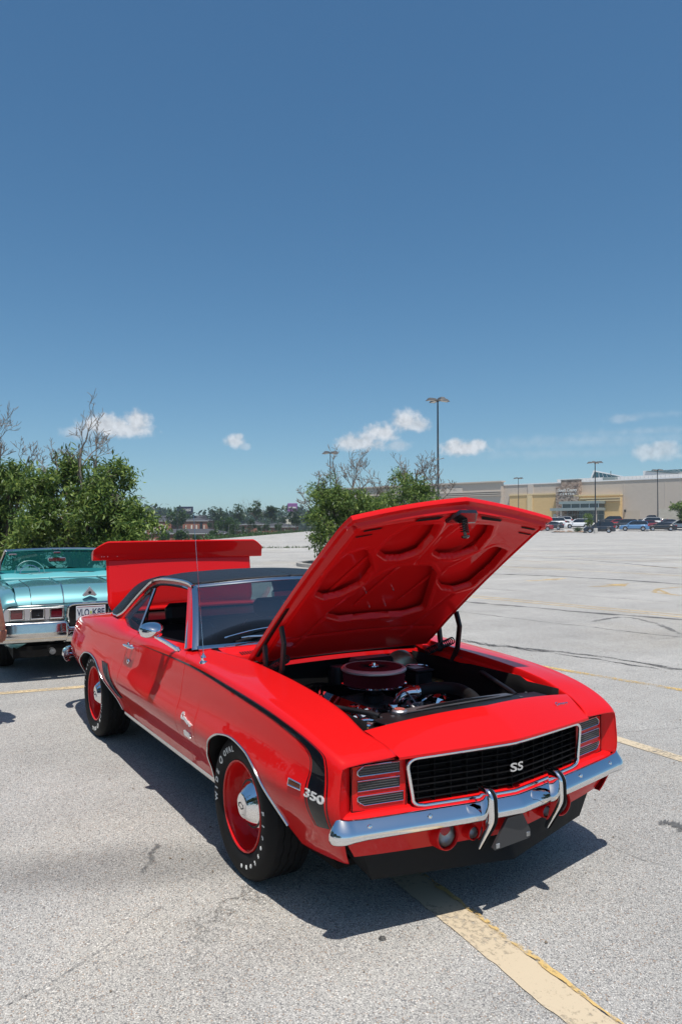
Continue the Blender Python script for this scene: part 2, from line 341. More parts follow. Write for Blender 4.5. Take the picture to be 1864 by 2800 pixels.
for sd in(-1,1):
    o,P=panel('front_fender',-.735+.0025,.80,lambda t:gapf(t)+.0025,fend_end,sd,nr=70,top=lip);solid(o,.006)
    FP=P
    # inner return along the engine opening
    top=P[:,-1];k=(top[:,0]<.66)&(top[:,0]>-.62);e=top[k]
    G=np.stack([e,e+[0,-sd*.004,-.006],e+[0,-sd*.004,-.035],e+[0,-sd*.03,-.04],e+[0,-sd*.035,-.065]],1)
    MB().grid(G,flip=(sd<0)).build('fender_channel',RED,C)
    o,P=panel('door',-1.95,-.735,lambda t:gapr(t)+.0035,lambda t:gapf(t)-.0025,sd);solid(o,.012);DP=P
    if sd<0:DOOR_R=o
    else:DOOR_L=o
    o,P=panel('quarter_panel',-3.78,-1.95,lambda t:np.full_like(t,-3.78),lambda t:gapr(t)-.0015,sd);solid(o,.006)
    # wheel openings: bright lip moulding and dark well
    for fn,a,b,xc in((ARF,-.452,.40,0),(ARR,-3.13,-2.14,-2.743)):
        xs=dens((a,b),[a,b,.34,.37],.012,.002);pts=[]
        for x in xs:
            t=tlow(x);y,z=BS(x,t);pts.append((x,sd*(float(y)+.003),float(z)))
        pts=np.array(pts);MB().tube(pts,.0052,6).build('wheel_opening_moulding',CHROME2,C)
        G=[]
        for q in np.linspace(0,1,8):
            g=pts.copy();g[:,1]=sd*(np.abs(pts[:,1])-.012)*(1-q)+sd*.46*q;s_=math.sin(min(1,q*2)*math.pi/2)
            g[:,2]+=.05*s_;g[:,0]+=(g[:,0]-xc)*.08*s_;G.append(g)
        solid(MB().grid(np.array(G)).build('wheel_well',MATTE,C),.004)
        MB().grid(np.stack([G[-1],np.stack([G[-1][:,0],G[-1][:,1],np.full(len(xs),.24)],1)])).build('wheel_well_wall',MATTE,C)
    # rocker moulding
    xs=np.linspace(-2.12,-.46,60);t=np.full(60,1.25);y,z=BS(xs,t)
    G=[np.stack([xs,sd*(y+a),z+b],1) for a,b in((-.004,.022),(.006,.014),(.008,0),(.002,-.014),(-.012,-.02))]
    MB().grid(np.array(G),flip=sd>0).build('rocker_moulding',CHROME2,C)
    # side stripe laid on the paint
    up=PC([-1.56,-1.05,-.70,-.395,-.159,.125,.374,.513,.636,.717],[4.97,5.04,5.03,5.09,5.05,5.01,4.98,4.99,5.01,4.95])
    def curve(pts,n):return bez(pts,n)
    U=[(-1.56,4.965),(-1.3,5.00),(-1.05,5.03),(-.70,5.05),(-.395,5.08),(-.159,5.05),(.125,5.01),(.374,4.98),(.513,4.99),(.636,5.0),(.712,4.92),(.738,4.65),(.752,4.18),(.762,3.3),(.762,2.50)]
    D=[(-1.56,4.955),(-1.3,4.96),(-1.05,4.965),(-.70,4.945),(-.375,4.91),(-.185,4.86),(.125,4.79),(.36,4.745),(.50,4.72),(.60,4.66),(.645,4.45),(.652,4.07),(.646,3.55),(.655,2.99),(.668,2.44)]
    n=260;u=curve(U,n);d=curve(D,n)
    def strip(name,f0,f1,off=.0012,mt=STRIPE):
        rows=[]
        for q in np.linspace(0,1,9):
            f=f0+(f1-f0)*q;c_=d*(1-f)+u*f;xx=c_[:,0];tt=c_[:,1]
            y,z=BS(xx,tt);y2,z2=BS(xx,tt+.01);dy,dz=(y2-y),(z2-z);l=np.hypot(dy,dz)+1e-9
            nx=np.where(xx>.68,(xx-.68)*4,0);rows.append(np.stack([xx+off*nx,sd*(y+off*dz/l),z-off*dy/l],1))
        return MB().grid(np.array(rows),flip=sd<0).build(name,mt,C,ang=60)
    strip('side_stripe',.13,.87);strip('pinstripe',0,.055);strip('pinstripe',.945,1)
def surf(x,t,side=-1,off=0.0):
    y,z=BS(x,t);y2,z2=BS(x,t+.02);dy,dz=float(y2-y),float(z2-z);l=math.hypot(dy,dz)
    return np.array([x,side*(float(y)+off*dz/l),float(z)-off*dy/l])
# ---- nose: header panel, lower panel, valance
ys=np.linspace(-1,1,81);sv=np.linspace(0,1,26)
def header_pt(v,s):
    w_=.6055+(.556-.6055)*s;y=v*w_
    x0=.662+.075*(1-abs(v));x1=xf(y)
    crown=1-v*v;zh=.797+.040*crown;zl=.726+.010*(1-abs(v))
    x=x0+(x1-x0)*s;z=zh+(zl-zh)*(s**1.25)
    return [x,y,z]
G=np.array([[header_pt(v,s) for s in sv] for v in ys])
Gl=G[:,-1:,:]+np.array([.0,0,-.010]);G=np.concatenate([G,Gl+[.0,0,0],Gl+[-.012,0,-.003],Gl+[-.06,0,-.001]],1)
o=MB().grid(G,flip=True).build('header_panel',RED,C,ang=50)
Gb=np.concatenate([G[:,:1]+[0,0,-.001],G[:,:1]+[-.004,0,-.02],G[:,:1]+[0,0,-.05]],1);MB().grid(Gb).build('header_flange',RED,C)
yy=np.linspace(-.782,.782,91)
def sweep(prof,yv,base=xf):
    return np.array([[[base(y)+dx,y,z] for y in yv] for dx,z in prof])
MB().grid(sweep([(-.075,.522),(-.035,.522),(-.018,.514),(-.012,.505),(-.004,.500),(.006,.496),(.004,.488),(.004,.482),(.014,.478),(.014,.468),(.002,.455),(-.03,.445),(-.06,.44)],yy)).build('lower_grille_panel',RED,C,ang=60)
# outer returns of the lamp recess (side walls)
for sd in(-1,1):
    tt=np.linspace(2.35,5.0,20);e=[]
    for t in tt:
        x=float(fend_end(t));y,z=BS(x,t);e.append([x-.002,sd*(float(y)-.006),float(z)])
    e=np.array(e);q_=e.copy();q_[:,1]=sd*.737;q_[:,0]=.7585;G=np.stack([e,e+[-.006,-sd*.006,0],e*.75+q_*.25+[-.004,0,0],e*.35+q_*.65+[-.003,0,0],q_,q_+[-.012,-sd*.004,0]]);MB().grid(G,flip=sd<0).build('lamp_recess_wall',RED,C,ang=60)
    tt=np.linspace(5.0,7,16);e=[]
    for t in tt:
        x=float(fend_end(t));y,z=BS(x,t);e.append([x,sd*float(y),float(z)-.009])
    e=np.array(e);G=np.stack([e,e+[-.012,0,-.003],e+[-.07,0,-.002]]);MB().grid(G,flip=sd<0).build('fender_lip',RED,C,ang=60)
# valance below the bumper
vy=np.linspace(-.79,.79,120)
def val(y,v):
    a=abs(y)/.79;x=xf(y)-.030+.022*a**3-(.022+.018*a**3)*v;z=.455-(.455-(.325+.012*a))*v;y=y*(1-.105*v*a**2)
    # openings dished around the lamps
    return [x,y,z]
G=np.array([[val(y,v) for y in vy] for v in np.linspace(0,1,16)])
MB().grid(G).build('valance',RED,C,ang=60)
for sd in(-1,1):
    for yc,rr,nm in((.335,.050,'parking_lamp'),(.215,.026,'driving_lamp')):
        cx=float(xf(yc))-.014;zc=.378 if rr>.04 else .372
        o=MB().lathe([(rr*1.22,-.05),(rr*1.20,-.01),(rr*1.12,.006),(rr*1.04,.008),(rr*.99,.004),(rr*.99,-.02)],(cx,sd*yc,zc),'x',1,32).build('lamp_bezel',RED,C)
        l=MB().lathe([(rr*.98,-.006),(rr*.8,.004),(rr*.4,.009),(0.001,.010)],(cx,sd*yc,zc),'x',1,32).build(nm,LENS,C)
        MB().lathe([(rr*.98,-.008),(rr*.7,-.022),(rr*.3,-.03),(.001,-.031)],(cx,sd*yc,zc),'x',1,32).build('reflector',ALU,l)
# dark box behind grille and valance
MB().box((.55,-.74,.33),(.70,.74,.70)).build('radiator_shroud',MATTE,C)
# ---- air dam
dy=np.linspace(-1,1,61);top=[];bot=[]
for v in dy:
    a=abs(v);top.append([.86-.115*a**1.2,v*.66,.335]);bot.append([.900-.17*a,v*.615,.218])
top=np.array(top);bot=np.array(bot);G=np.stack([top,top*.5+bot*.5,bot,bot+[-.012,0,-.004],bot+[-.03,0,.03]]);MB().grid(G).build('air_dam',PLASTIC,C)
for sd in(-1,1):
    a=top[0 if sd<0 else -1];b=bot[0 if sd<0 else -1];c_=np.array([.58,sd*.66,.335]);d_=np.array([.60,sd*.64,.27])
    MB().add([a,b,d_,c_],[(0,1,2,3)]).build('air_dam_end',PLASTIC,C,smooth=False)
# ---- bumper
by=np.concatenate([np.linspace(-.905,-.74,20),np.linspace(-.73,.73,90),np.linspace(.74,.905,20)])
def bpath(n=60):
    P=[];N_=[]
    for v in np.linspace(-1,1,161):
        a=abs(v);s=1 if v>0 else -1
        if a<.84:
            y=a/.84*.77;x=.956-.125*(y/.8)**1.1
        else:
            q=(a-.84)/.16*math.pi/2*.98;x=.8365-.055*(1-math.cos(q));y=.77+.066*math.sin(q)
        P.append([x,s*y,0])
    return np.array(P)
bp=bpath();T=np.gradient(bp,axis=0);T/=np.linalg.norm(T,axis=1)[:,None];Nn=np.stack([T[:,1],-T[:,0],0*T[:,0]],1)
prof=[(-.050,.493),(-.034,.502),(-.027,.5025),(-.021,.499),(.003,.473),(.010,.463),(.0125,.453),(.011,.443),(.004,.433),(-.008,.427),(-.03,.429)]
vv=np.abs(np.linspace(-1,1,161));zs=.012*np.clip((vv-.2)/.8,0,1);fl=1+.35*np.clip((vv-.78)/.2,0,1)
G=np.array([bp+Nn*dx+np.stack([0*zs,0*zs,zs+.470+(z-.470)*fl],1) for dx,z in prof])
k=T[:,0]<.7
bumper=solid(MB().grid(G).build('front_bumper',CHROME,C,ang=60),.003)
for yb in(-.44,.44,-.70,.70):
    MB().lathe([(.011,0),(.0105,.003),(.007,.006),(.001,.0075)],(.956-.125*(abs(yb)/.8)**1.1-.006,yb,.487),'x',1,16).build('bumper_bolt',CHROME,bumper)
for sd in(-1,1):
    y0=sd*.200;pr=[(.925,.572),(.957,.577),(.982,.568),(.999,.545),(1.003,.505),(1.003,.460),(.990,.428),(.966,.390),(.940,.350),(.917,.316),(.908,.308)]
    pr=bez([(a,0,b) for a,b in pr],44);wd=np.interp(np.arange(45),[0,4,12,24,36,44],[.008,.017,.020,.018,.011,.004])
    rows=[]
    for wf,back in((-.75,.075),(-1,.050),(-1,.010),(-.82,.003),(-.45,0),(-.40,.0),(.40,.0),(.45,0),(.82,.003),(1,.010),(1,.050),(.75,.075)):
        g=pr.copy();g[:,1]=y0+wf*wd;bk=np.interp(np.arange(45),[0,6,16,24,32,44],[.4,.9,1,.85,.5,.2])*back
        g[:,0]-=bk;rows.append(g)
    gd=MB().grid(np.array(rows)).build('bumper_guard',CHROME,bumper,ang=50)
    rows=[]
    for wf,off in((-.34,-.001),(-.30,.006),(.30,.006),(.34,-.001)):
        g=pr[5:].copy();g[:,1]=y0+wf*wd[5:];g[:,0]+=off;rows.append(g)
    MB().grid(np.array(rows)).build('rubber_strip',MATTE,gd,ang=50)
    # flared collar where guard meets blade
# ---- licence plate bracket
MB().prism([(-.062,.418),(.026,.418),(.068,.345),(.072,.318),(.060,.308),(-.135,.300),(-.145,.312)],(.935,-.005,0),(0,1,0),(0,0,1),(-.012,0,0)).build('plate_bracket',mat('grey_plastic',(.03,.031,.034),.45),C,smooth=False)
for y_,z_ in((.050,.327),(-.125,.316)):
    MB().box((.934,y_-.010,z_-.010),(.9385,y_+.010,z_+.010),.002).build('bracket_clip',ALU,C)
# ---- grille
GX=lambda y:xf(y)-.045
gr=MB()
gs=MB()
hb=np.linspace(-.49,.49,50)
GRB=mat('grille_black',(.005,.005,.006),.55,spec=.2)
for i in range(7):
    z=.524+.0262*(i+.6);r=[[GX(y)+.012,y,z] for y in hb];r=np.array(r)
    MB().grid(np.stack([r+[-.03,0,.0010],r+[0,0,.0012],r+[0,0,-.0012],r+[-.03,0,-.0010]])).build('grille_bar',GRB,C,ang=30)
for i in range(13):
    y=-.45+.075*i;x=GX(y)+.009;MB().box((x-.03,y-.0009,.522),(x,y+.0009,.708)).build('grille_upright',GRB,C)
MB().grid(np.array([[[GX(y)-.04,y,z] for y in hb] for z in(.515,.72)]),flip=True).build('grille_back',MATTE,C)
# bright surround
out=[]
def gpt(y,z):return [float(xf(y))-.020,y,z]
for y in np.linspace(-.46,.46,41):out.append(gpt(y,.709+.006*(1-abs(y)/.46)))
for a in np.linspace(0,math.pi/2,8)[1:]:out.append(gpt(.46+.045*math.sin(a),.679+.03*math.cos(a)))
for z in np.linspace(.67,.555,7):out.append(gpt(.505-.02*(.67-z)/.115,z))
for a in np.linspace(0,math.pi/2,8)[1:]:out.append(gpt(.445+.04*math.cos(a),.548-.03*math.sin(a)))
half=out;bot_=[gpt(y,.515-.004*(1-abs(y)/.445)) for y in np.linspace(.435,-.435,41)]
L_=half+bot_+[[p[0],-p[1],p[2]] for p in half[:40:-1]]
L_=np.array(L_);MB().tube(L_,.0085,8,closed=True).build('grille_surround',CHROME,C,ang=60)
V,F=text_vf('SS',.058,.010,0,.0012)
e=V.copy();ss=np.stack([e[:,2]*1.0+.925,(e[:,0])*1.42-.004,e[:,1]*.86+.617],1);ss[:,0]-=.13*np.abs(ss[:,1])
em=MB().add(ss,F).build('grille_emblem',CHROME,C,smooth=False)

# ---- hidden headlamp doors with three lit slots each
for sd in(-1,1):
    def dx(y):return float(xf(y))-.040
    ya,yb=.497,.735
    yv=np.linspace(ya,yb,14)
    P=np.array([[[dx(y),sd*y,z] for y in yv] for z in(.512,.52,.60,.68,.712)])
    dr=MB().grid(P,flip=sd<0).build('headlamp_door',RED,C)
    # groove round the door
    lp=[(ya+.012,.706),(yb-.02,.700),(yb-.004,.68),(yb-.004,.545),(yb-.025,.522),(ya+.02,.520),(ya+.006,.53),(ya+.004,.69)]
    lp=np.array([[dx(y)+.001,sd*y,z] for y,z in lp]);MB().tube(bez(np.concatenate([lp,lp[:1]]),60),.0022,6).build('door_seam',MATTE,dr)
    for q,(z0,z1,c0,c1) in enumerate(((.659,.699,.028,.008),(.600,.640,.004,.004),(.543,.580,.004,.028))):
        a=ya+.034;b=yb-.026
        if q==2:a=ya+.018
        fr=[(a,z0),(b-c1,z0),(b,z0+min(c1,.02)),(b,z1-min(c0,.02)),(b-c0,z1),(a,z1)] if q!=1 else [(a,z0),(b,z0),(b,z1),(a,z1)]
        fr3=np.array([[dx(y)+.003,sd*y,z] for y,z in fr])
        lamp=MB().tube(fr3,.0024,6,closed=True).build('lamp_slot_frame',CHROME2,dr)
        MB().add([[dx(y)+.0012,sd*y,z] for y,z in fr],[tuple(range(len(fr)))[::1 if sd>0 else -1]]).build('slot_glass',RIBGL,lamp,smooth=False)
        for i in range(3):
            z=z0+(z1-z0)*(i+1)/4
            MB().box((dx((a+b)/2)+.0005,min(sd*(a+.004),sd*(b-.006)),z-.0005),(dx((a+b)/2)+.005,max(sd*(a+.004),sd*(b-.006)),z+.0005),rot=Matrix.Rotation(math.atan2(-(dx(b)-dx(a))*sd,(b-a)),3,'Z')).build('slot_rib',LACE,lamp,smooth=False)
# ---- floor, inner structure
MB().box((-3.6,-.70,.23),(.60,.70,.26)).build('floor_pan',MATTE,C)
for sd in(-1,1):
    MB().box((-2.12,sd*.70-.03,.24),(-.48,sd*.70+.03,.33)).build('sill_box',MATTE,C)
# ---- windscreen, pillars, roof
def ws(v,s): # v -1..1 across, s 0 bottom..1 top
    a=abs(v);b=np.array([-.800+.115*(1-a**2.2),v*.765,.948+.020*(1-a*a)]);t=np.array([-1.268+.190*(1-a**2.2),v*.592,1.250+.040*(1-a*a)])
    p=b*(1-s)+t*s;p[0]+=.020*4*s*(1-s)*.6;p[2]+=.020*4*s*(1-s)*.8
    return p
vs=np.linspace(-1,1,49);G=np.array([[ws(v,s) for s in np.linspace(0,1,16)] for v in vs])
MB().grid(G,flip=True).build('windscreen',GLASS,C)
def strip_from(a,b,th=.006,up=(0,0,1)):
    a=np.array(a);b=np.array(b);n=np.cross(np.gradient(a,axis=0),b-a);n/=np.linalg.norm(n,axis=1)[:,None]+1e-9
    if n[len(n)//2]@np.array(up)<0:n=-n
    return np.stack([a-n*.004,a+n*th*.7,a*.75+b*.25+n*th,a*.25+b*.75+n*th,b+n*th*.7,b-n*.004])
bot=np.array([ws(v,0) for v in vs]);tp=np.array([ws(v,1) for v in vs])
MB().grid(strip_from(bot+[.032,0,-.010],bot+[-.004,0,.004])).build('windscreen_moulding',CHROME2,C,ang=60)
MB().grid(strip_from(tp+[.006,0,-.006],tp+[-.026,0,.014])).build('windscreen_moulding',CHROME2,C,ang=60)
for sd in(-1,1):
    e=np.array([ws(sd,s) for s in np.linspace(-.03,1.02,24)])
    MB().grid(strip_from(e+[.004,-sd*.010,0],e+[-.014,sd*.022,-.004],.007,(1,0,1))).build('windscreen_moulding',CHROME2,C,ang=60)
# edge rail of the roof (right side; mirrored)
RAIL=[(-.835,.798,.945),(-1.272,.606,1.254),(-1.36,.600,1.266),(-1.51,.596,1.271),(-1.74,.597,1.268),(-1.945,.602,1.256),(-2.06,.615,1.232),(-2.13,.645,1.185),(-2.19,.690,1.115),(-2.235,.730,1.050),(-2.275,.762,1.000),(-2.335,.785,.972)]
VR=RAIL[1:]
for sd in(-1,1):
    m=lambda P:np.array(P)*[1,sd,1]
    # A pillar (red) between windscreen moulding and door window
    a=np.linspace(0,1,20)[:,None];p0=np.array([-.835,.800,.940]);p1=np.array([-1.285,.612,1.250]);q=p0*(1-a)+p1*a
    ins=np.array([ws(1,s) for s in np.linspace(0,1,20)])+[-.012,.02,-.004];wid=q+[-.055,.004,-.006]
    MB().grid(np.stack([m(ins+[.0,-.03,-.02]),m(ins),m(ins*.5+q*.5+[.006,.004,.004]),m(q),m(wid),m(wid+[0,-.03,0])])).build('windscreen_pillar',RED,C,ang=60)
    # roof skin + sail panel as one vinyl sheet
    rr=bez(VR[:6],30) # front corner to rear of the drip rail straight
    rows=[]
    for k,e in enumerate(rr):
        q=k/30;xc=-1.095+(-2.36+1.095)*q;zc=1.296+.024*math.sin(math.pi*min(1,q*1.15+.05))-.030*q**3;xe=e[0];row=[]
        for v in np.linspace(0,1,20):
            x=xc+(xe-xc)*(v**2.2);y=e[1]*(v if v<1 else 1);z=e[2]+(zc-e[2])*(1-v**2.6)
            if q==0 or True:
                f=ws(v,1)+[-.02,0,.012];k0=max(0,1-q*9)
                x=x*(1-k0)+f[0]*k0;z=z*(1-k0)+f[2]*k0
            row.append([x,sd*y,z])
        rows.append(row)
    rows=np.array(rows)
    mb=MB().grid(rows,flip=sd<0)
    # sail: from v>=.78 of the last row
    last=rows[-1][14:];n=len(last)  # inner corner -> edge
    fr=m(bez(VR[5:],18));
    re=bez([last[0]*[1,sd,1],(-2.46,.535,1.195),(-2.58,.615,1.09),(-2.70,.715,.966)],18)*[1,sd,1]
    bt=bez([(-2.70,.715,.966),(-2.55,.765,.972),(-2.335,.785,.972)],n-1)*[1,sd,1]
    U=np.linspace(0,1,19);W=np.linspace(0,1,n);P=np.zeros((19,n,3))
    for i,u_ in enumerate(U):
        for j,w_ in enumerate(W):
            P[i,j]=(1-w_)*re[i]+w_*fr[i]+(1-u_)*last[j]+u_*bt[j]-((1-u_)*(1-w_)*last[0]+(1-u_)*w_*last[-1]+u_*(1-w_)*bt[0]+u_*w_*bt[-1])
            b_=.030*math.sin(math.pi*w_)**.8*math.sin(math.pi*min(1,u_*.8+.2)) if 0<w_<1 else 0
            P[i,j]+=np.array([-.4,sd*.8,.45])*b_
    mb.grid(P,flip=sd<0)
    roof=solid(mb.build('vinyl_roof',VINYL,C,ang=70),.012)
    # bright mouldings along the drip rail, sail foot and window opening
    R_=m(bez(VR,70));n0=np.array([0,sd*.8,.4])
    MB().grid(np.stack([R_+[0,sd*.002,.012],R_+[0,sd*.014,.006],R_+[0,sd*.014,-.006],R_+[0,sd*.002,-.012]]),flip=sd>0).build('drip_rail',CHROME2,C,ang=60)
    MB().tube(m(bez([(-2.335,.787,.970),(-2.50,.775,.966),(-2.62,.742,.962),(-2.70,.715,.961)],16)),.007,6).build('sail_moulding',CHROME2,C)
    # inner red window frame just below the drip rail
    R2=m(bez([(x+(.035 if i>6 else 0),y-.002,z-.030) for i,(x,y,z) in enumerate(VR)],70));
    MB().grid(np.stack([R_+[0,-sd*.002,-.010],R2,R2+[0,-sd*.05,-.004]]),flip=sd>0).build('window_frame',RED,C,ang=60)
    R3=m(bez([(x+(.045 if i>6 else 0),y-.004,z-.038) for i,(x,y,z) in enumerate(VR)],70))
    MB().tube(R3[:44],.009,6).build('window_weatherstrip',SATIN,C)
    # door window channel: bright, front post and header
    fp=m([(-.865,.803,.932),(-1.30,.607,1.224)]);MB().tube(fp,.010,6).build('window_channel',CHROME2,C)
    MB().tube(m(bez([(-1.30,.607,1.228),(-1.5,.592,1.236),(-1.75,.592,1.232),(-1.94,.598,1.218)],12)),.007,6).build('window_channel',CHROME2,C)
    # division bar and quarter glass
    MB().tube(m([(-1.725,.815,.925),(-1.925,.640,1.190)]),.011,6).build('division_bar',CHROME2,C)
    MB().tube(m([(-1.745,.808,.925),(-1.945,.632,1.190)]),.012,6).build('division_bar',SATIN,C)
    qg=m([(-1.745,.806,.925),(-1.945,.634,1.188),(-2.06,.625,1.19),(-2.15,.67,1.12),(-2.24,.765,.985),(-2.05,.80,.95)])
    MB().add(qg,[tuple(range(6))]).build('quarter_glass',GLASS_DK,C,smooth=False)
    # belt weatherstrip
    xs=np.linspace(-2.30,-.90,40);y,z=BS(xs,np.full(40,7.0));MB().tube(np.stack([xs,sd*(y-.006),z+.004],1),.006,6).build('belt_moulding',SATIN,C)
    # inner door card
    y=np.interp(xs,[-2.3,-.9],[.73,.74]);G=np.stack([np.stack([xs,sd*(BS(xs,np.full(40,7.))[0]-.012),BS(xs,np.full(40,7.))[1]-.004],1),np.stack([xs,sd*(y-.03),z-.03],1),np.stack([xs,sd*(y-.05),np.full(40,.30)],1)])
    solid(MB().grid(G).build('door_card',LEATHER,C),.004)
    # deck beside the boot opening
    xs=np.linspace(-3.74,-2.60,30);y,z=BS(xs,np.full(30,7.));a=np.stack([xs,sd*y,z],1);b=a.copy();b[:,1]=sd*.60;c_=b.copy();c_[:,2]-=.08
    MB().grid(np.stack([a,b,c_]),flip=sd>0).build('deck_side',RED,C,ang=60)
# rear window and shelf
G=np.array([[[-2.36-.46*s+.06*(1-abs(v)**2)*(0)-.02*math.sin(math.pi*s)*-1+(.06*abs(v)**2),v*(.50+.13*s),1.262-.03*abs(v)**2-(.292-.03*abs(v)**2)*s] for s in np.linspace(0,1,8)] for v in np.linspace(-1,1,17)])
MB().grid(G).build('rear_window',GLASS_R,C)
MB().box((-2.98,-.62,.94),(-2.80,.62,.958),.004).build('deck_filler_panel',RED,C)
MB().box((-2.83,-.60,.900),(-2.30,.60,.925),.008).build('parcel_shelf',LEATHER,C)
MB().box((-3.70,-.60,.40),(-2.95,.60,.44)).build('boot_floor',MATTE,C)
MB().box((-2.96,-.60,.40),(-2.93,.60,.93)).build('boot_bulkhead',MATTE,C)
# tail panel, rear bumper, tail lamps
tz=np.linspace(.40,.80,6);MB().grid(np.array([[[-3.775,y,z] for z in tz] for y in np.linspace(-.62,.62,9)])).build('tail_panel',RED,C)
for sd in(-1,1):
    tl=MB().box((-3.80,sd*.40-.20,.60),(-3.77,sd*.40+.20,.72),.01).build('tail_lamp',RED,C)
    MB().box((-3.81,sd*.40-.185,.615),(-3.80,sd*.40+.185,.705),.006).build('lens',mat('tail_lens',(.4,.01,.01),.1,coat=1),tl)
rb=[(-3.60,-.885,.50),(-3.72,-.875,.50),(-3.82,-.80,.50),(-3.86,-.6,.50),(-3.88,0,.50),(-3.86,.6,.50),(-3.82,.80,.50),(-3.72,.875,.50),(-3.60,.885,.50)]
rp=bez(rb,80);T=np.gradient(rp,axis=0);T/=np.linalg.norm(T,axis=1)[:,None];Nn=np.stack([-T[:,1],T[:,0],0*T[:,0]],1)
solid(MB().grid(np.array([rp+Nn*dx+[0,0,dz] for dx,dz in((-.03,.045),(.0,.05),(.018,.035),(.024,.0),(.016,-.035),(0,-.05),(-.03,-.045))])).build('rear_bumper',CHROME,C,ang=60),.003)
# ---- cowl panel with louvres
def cowl(v,s):
    y=v*(.66-.0*s);a=abs(v);x0=-.80+.115*(1-(a*.86)**2.2)+.03;x1=-.585-.02*a;z0=.940+.018*(1-a*a);z1=.905+.022*(1-a*a)
    return [x0+(x1-x0)*s,y,z0+(z1-z0)*s**1.3-.012*math.sin(math.pi*min(1,s*1.0))*(a<.97)]
G=np.array([[cowl(v,s) for s in np.linspace(0,1,14)] for v in np.linspace(-1,1,60)])
edge=G[:,-1:];G=np.concatenate([G,edge+[.006,0,-.012],edge+[.004,0,-.05],edge+[.05,0,-.055],edge+[.055,0,-.075]],1)
MB().grid(G,flip=True).build('cowl_panel',RED,C,ang=50)
lv=MB()
for sd in(-1,1):
    for i in range(30):
        y=sd*(.14+.0145*i);p=np.array(cowl(y/.66,.42));q=np.array(cowl(y/.66,.80))
        d_=(q-p);lv.prism([(-.0035,0),(.0035,0),(.0035,.0016),(-.0035,.0016)],p+[0,0,.001],(0,1,0),(0,0,1),d_)
lv.build('cowl_louvres',SATIN,C,smooth=False,kind='stuff')
MB().box((-.575,-.60,.872),(-.545,.60,.890),.008).build('cowl_seal',RUBBER,C)
# wipers
MB().tube(bez([(-.72,-.56,.975),(-.735,-.40,.995),(-.735,-.20,1.005),(-.72,.05,1.005)],20),.006,6).build('wiper_blade',SATIN,C)
MB().tube(bez([(-.66,-.28,.972),(-.70,-.33,.992),(-.725,-.45,.998),(-.735,-.52,.992)],10),.005,6).build('wiper_arm',CHROME,C)
MB().tube(bez([(-.745,-.62,1.00),(-.76,-.42,1.028),(-.755,-.20,1.042)],10),.0045,6).build('wiper_arm',CHROME,C)
# ---- bonnet
HA=np.array([.7976,0,.603]);HN=np.array([-.603,0,.7976]);H0=np.array([-.455,0,.925])
def hskin(u,y):
    a=np.abs(y)/.605;q=np.clip(u/1.27,0,1.1)
    return (.026+.020*q)*(1-a*a)+.020*np.sin(np.pi*np.clip(q,0,1))*.9-.012*np.clip((q-.9)/.1,0,1)**2
def umax(y):return 1.272+.085*(1-np.abs(y)/.605)
def umin(y):return -.0-.03*(1-(np.abs(y)/.605)**2)
def hw(q):return .605+0*q
def hpt(q,v,dep=0.0):
    y=v*hw(q);u=umin(y)+(umax(y)-umin(y))*q;w_=hskin(u,y)-dep
    return H0+u[...,None]*HA+w_[...,None]*HN+y[...,None]*np.array([0,1.,0])
Q,Vv=np.meshgrid(np.linspace(0,1,70),np.linspace(-1,1,61),indexing='ij')
hood=thing('x','x','x') ;bpy.data.objects.remove(hood)
P=hpt(Q,Vv);top=P
hm=MB().grid(P)
# turned edge
loop=np.concatenate([P[:,0],P[-1,1:],P[-2::-1,-1],P[0,-2:0:-1]])
ctr=loop.mean(0)
e1=loop-HN*.010+(loop-ctr)*.003;e2=loop-HN*.024+(loop-ctr)*.000;e3=loop-HN*.026-(loop-ctr)*.030
hm.grid(np.stack([loop,e1,e2,e3],1),cu=True)
hood=hm.build('bonnet',RED,C,ang=50)
pk=[ # pockets (u,y) in the bonnet plane
 [(.93,.215),(.99,.300),(1.12,.285),(1.20,.245),(1.20,.085),(1.10,.055),(.96,.055),(.925,.12)],
 [(1.00,.49),(1.02,.415),(.95,.35),(.82,.25),(.70,.245),(.63,.33),(.615,.42),(.66,.49),(.85,.51)],
 [(.415,.31),(.60,.24),(.76,.175),(.83,.10),(.83,-.10),(.76,-.175),(.60,-.24),(.415,-.31),(.37,-.22),(.37,.22)],
 [(.30,.50),(.36,.44),(.30,.36),(.24,.44)]]
pk=[[(sum(q[0] for q in P_)/len(P_)+(u-sum(q[0] for q in P_)/len(P_))*(1-.026/max(.05,np.std([q[0] for q in P_])*1.5)),sum(q[1] for q in P_)/len(P_)+(y-sum(q[1] for q in P_)/len(P_))*(1-.026/max(.05,np.std([q[1] for q in P_])*1.5))) for u,y in P_] for P_ in pk[:3]]
pk=pk[:3]+[[(u,-y) for u,y in pk[0]],[(u,-y) for u,y in pk[1]]]
def hloc_(u,y,dp):return H0+u*HA+(float(hskin(np.array(u),np.array(y)))-dp)*HN+np.array([0,y,0])
def sdf(poly,U,Y):
    P=np.array(poly);d=np.full(U.shape,1e9);ins=np.zeros(U.shape,bool);n=len(P)
    for i in range(n):
        a,b=P[i],P[(i+1)%n];ex,ey=b-a;px,py=U-a[0],Y-a[1];t=np.clip((px*ex+py*ey)/(ex*ex+ey*ey),0,1);d=np.minimum(d,np.hypot(px-t*ex,py-t*ey))
        c_=((a[1]>Y)!=(b[1]>Y))&(U<(b[0]-a[0])*(Y-a[1])/(b[1]-a[1]+1e-12)+a[0]);ins^=c_
    return np.where(ins,-d,d)-.026
Q,Vv=np.meshgrid(np.linspace(.006,.992,300),np.linspace(-.985,.985,280),indexing='ij')
Y=Vv*hw(Q);U=umin(Y)+(umax(Y)-umin(Y))*Q
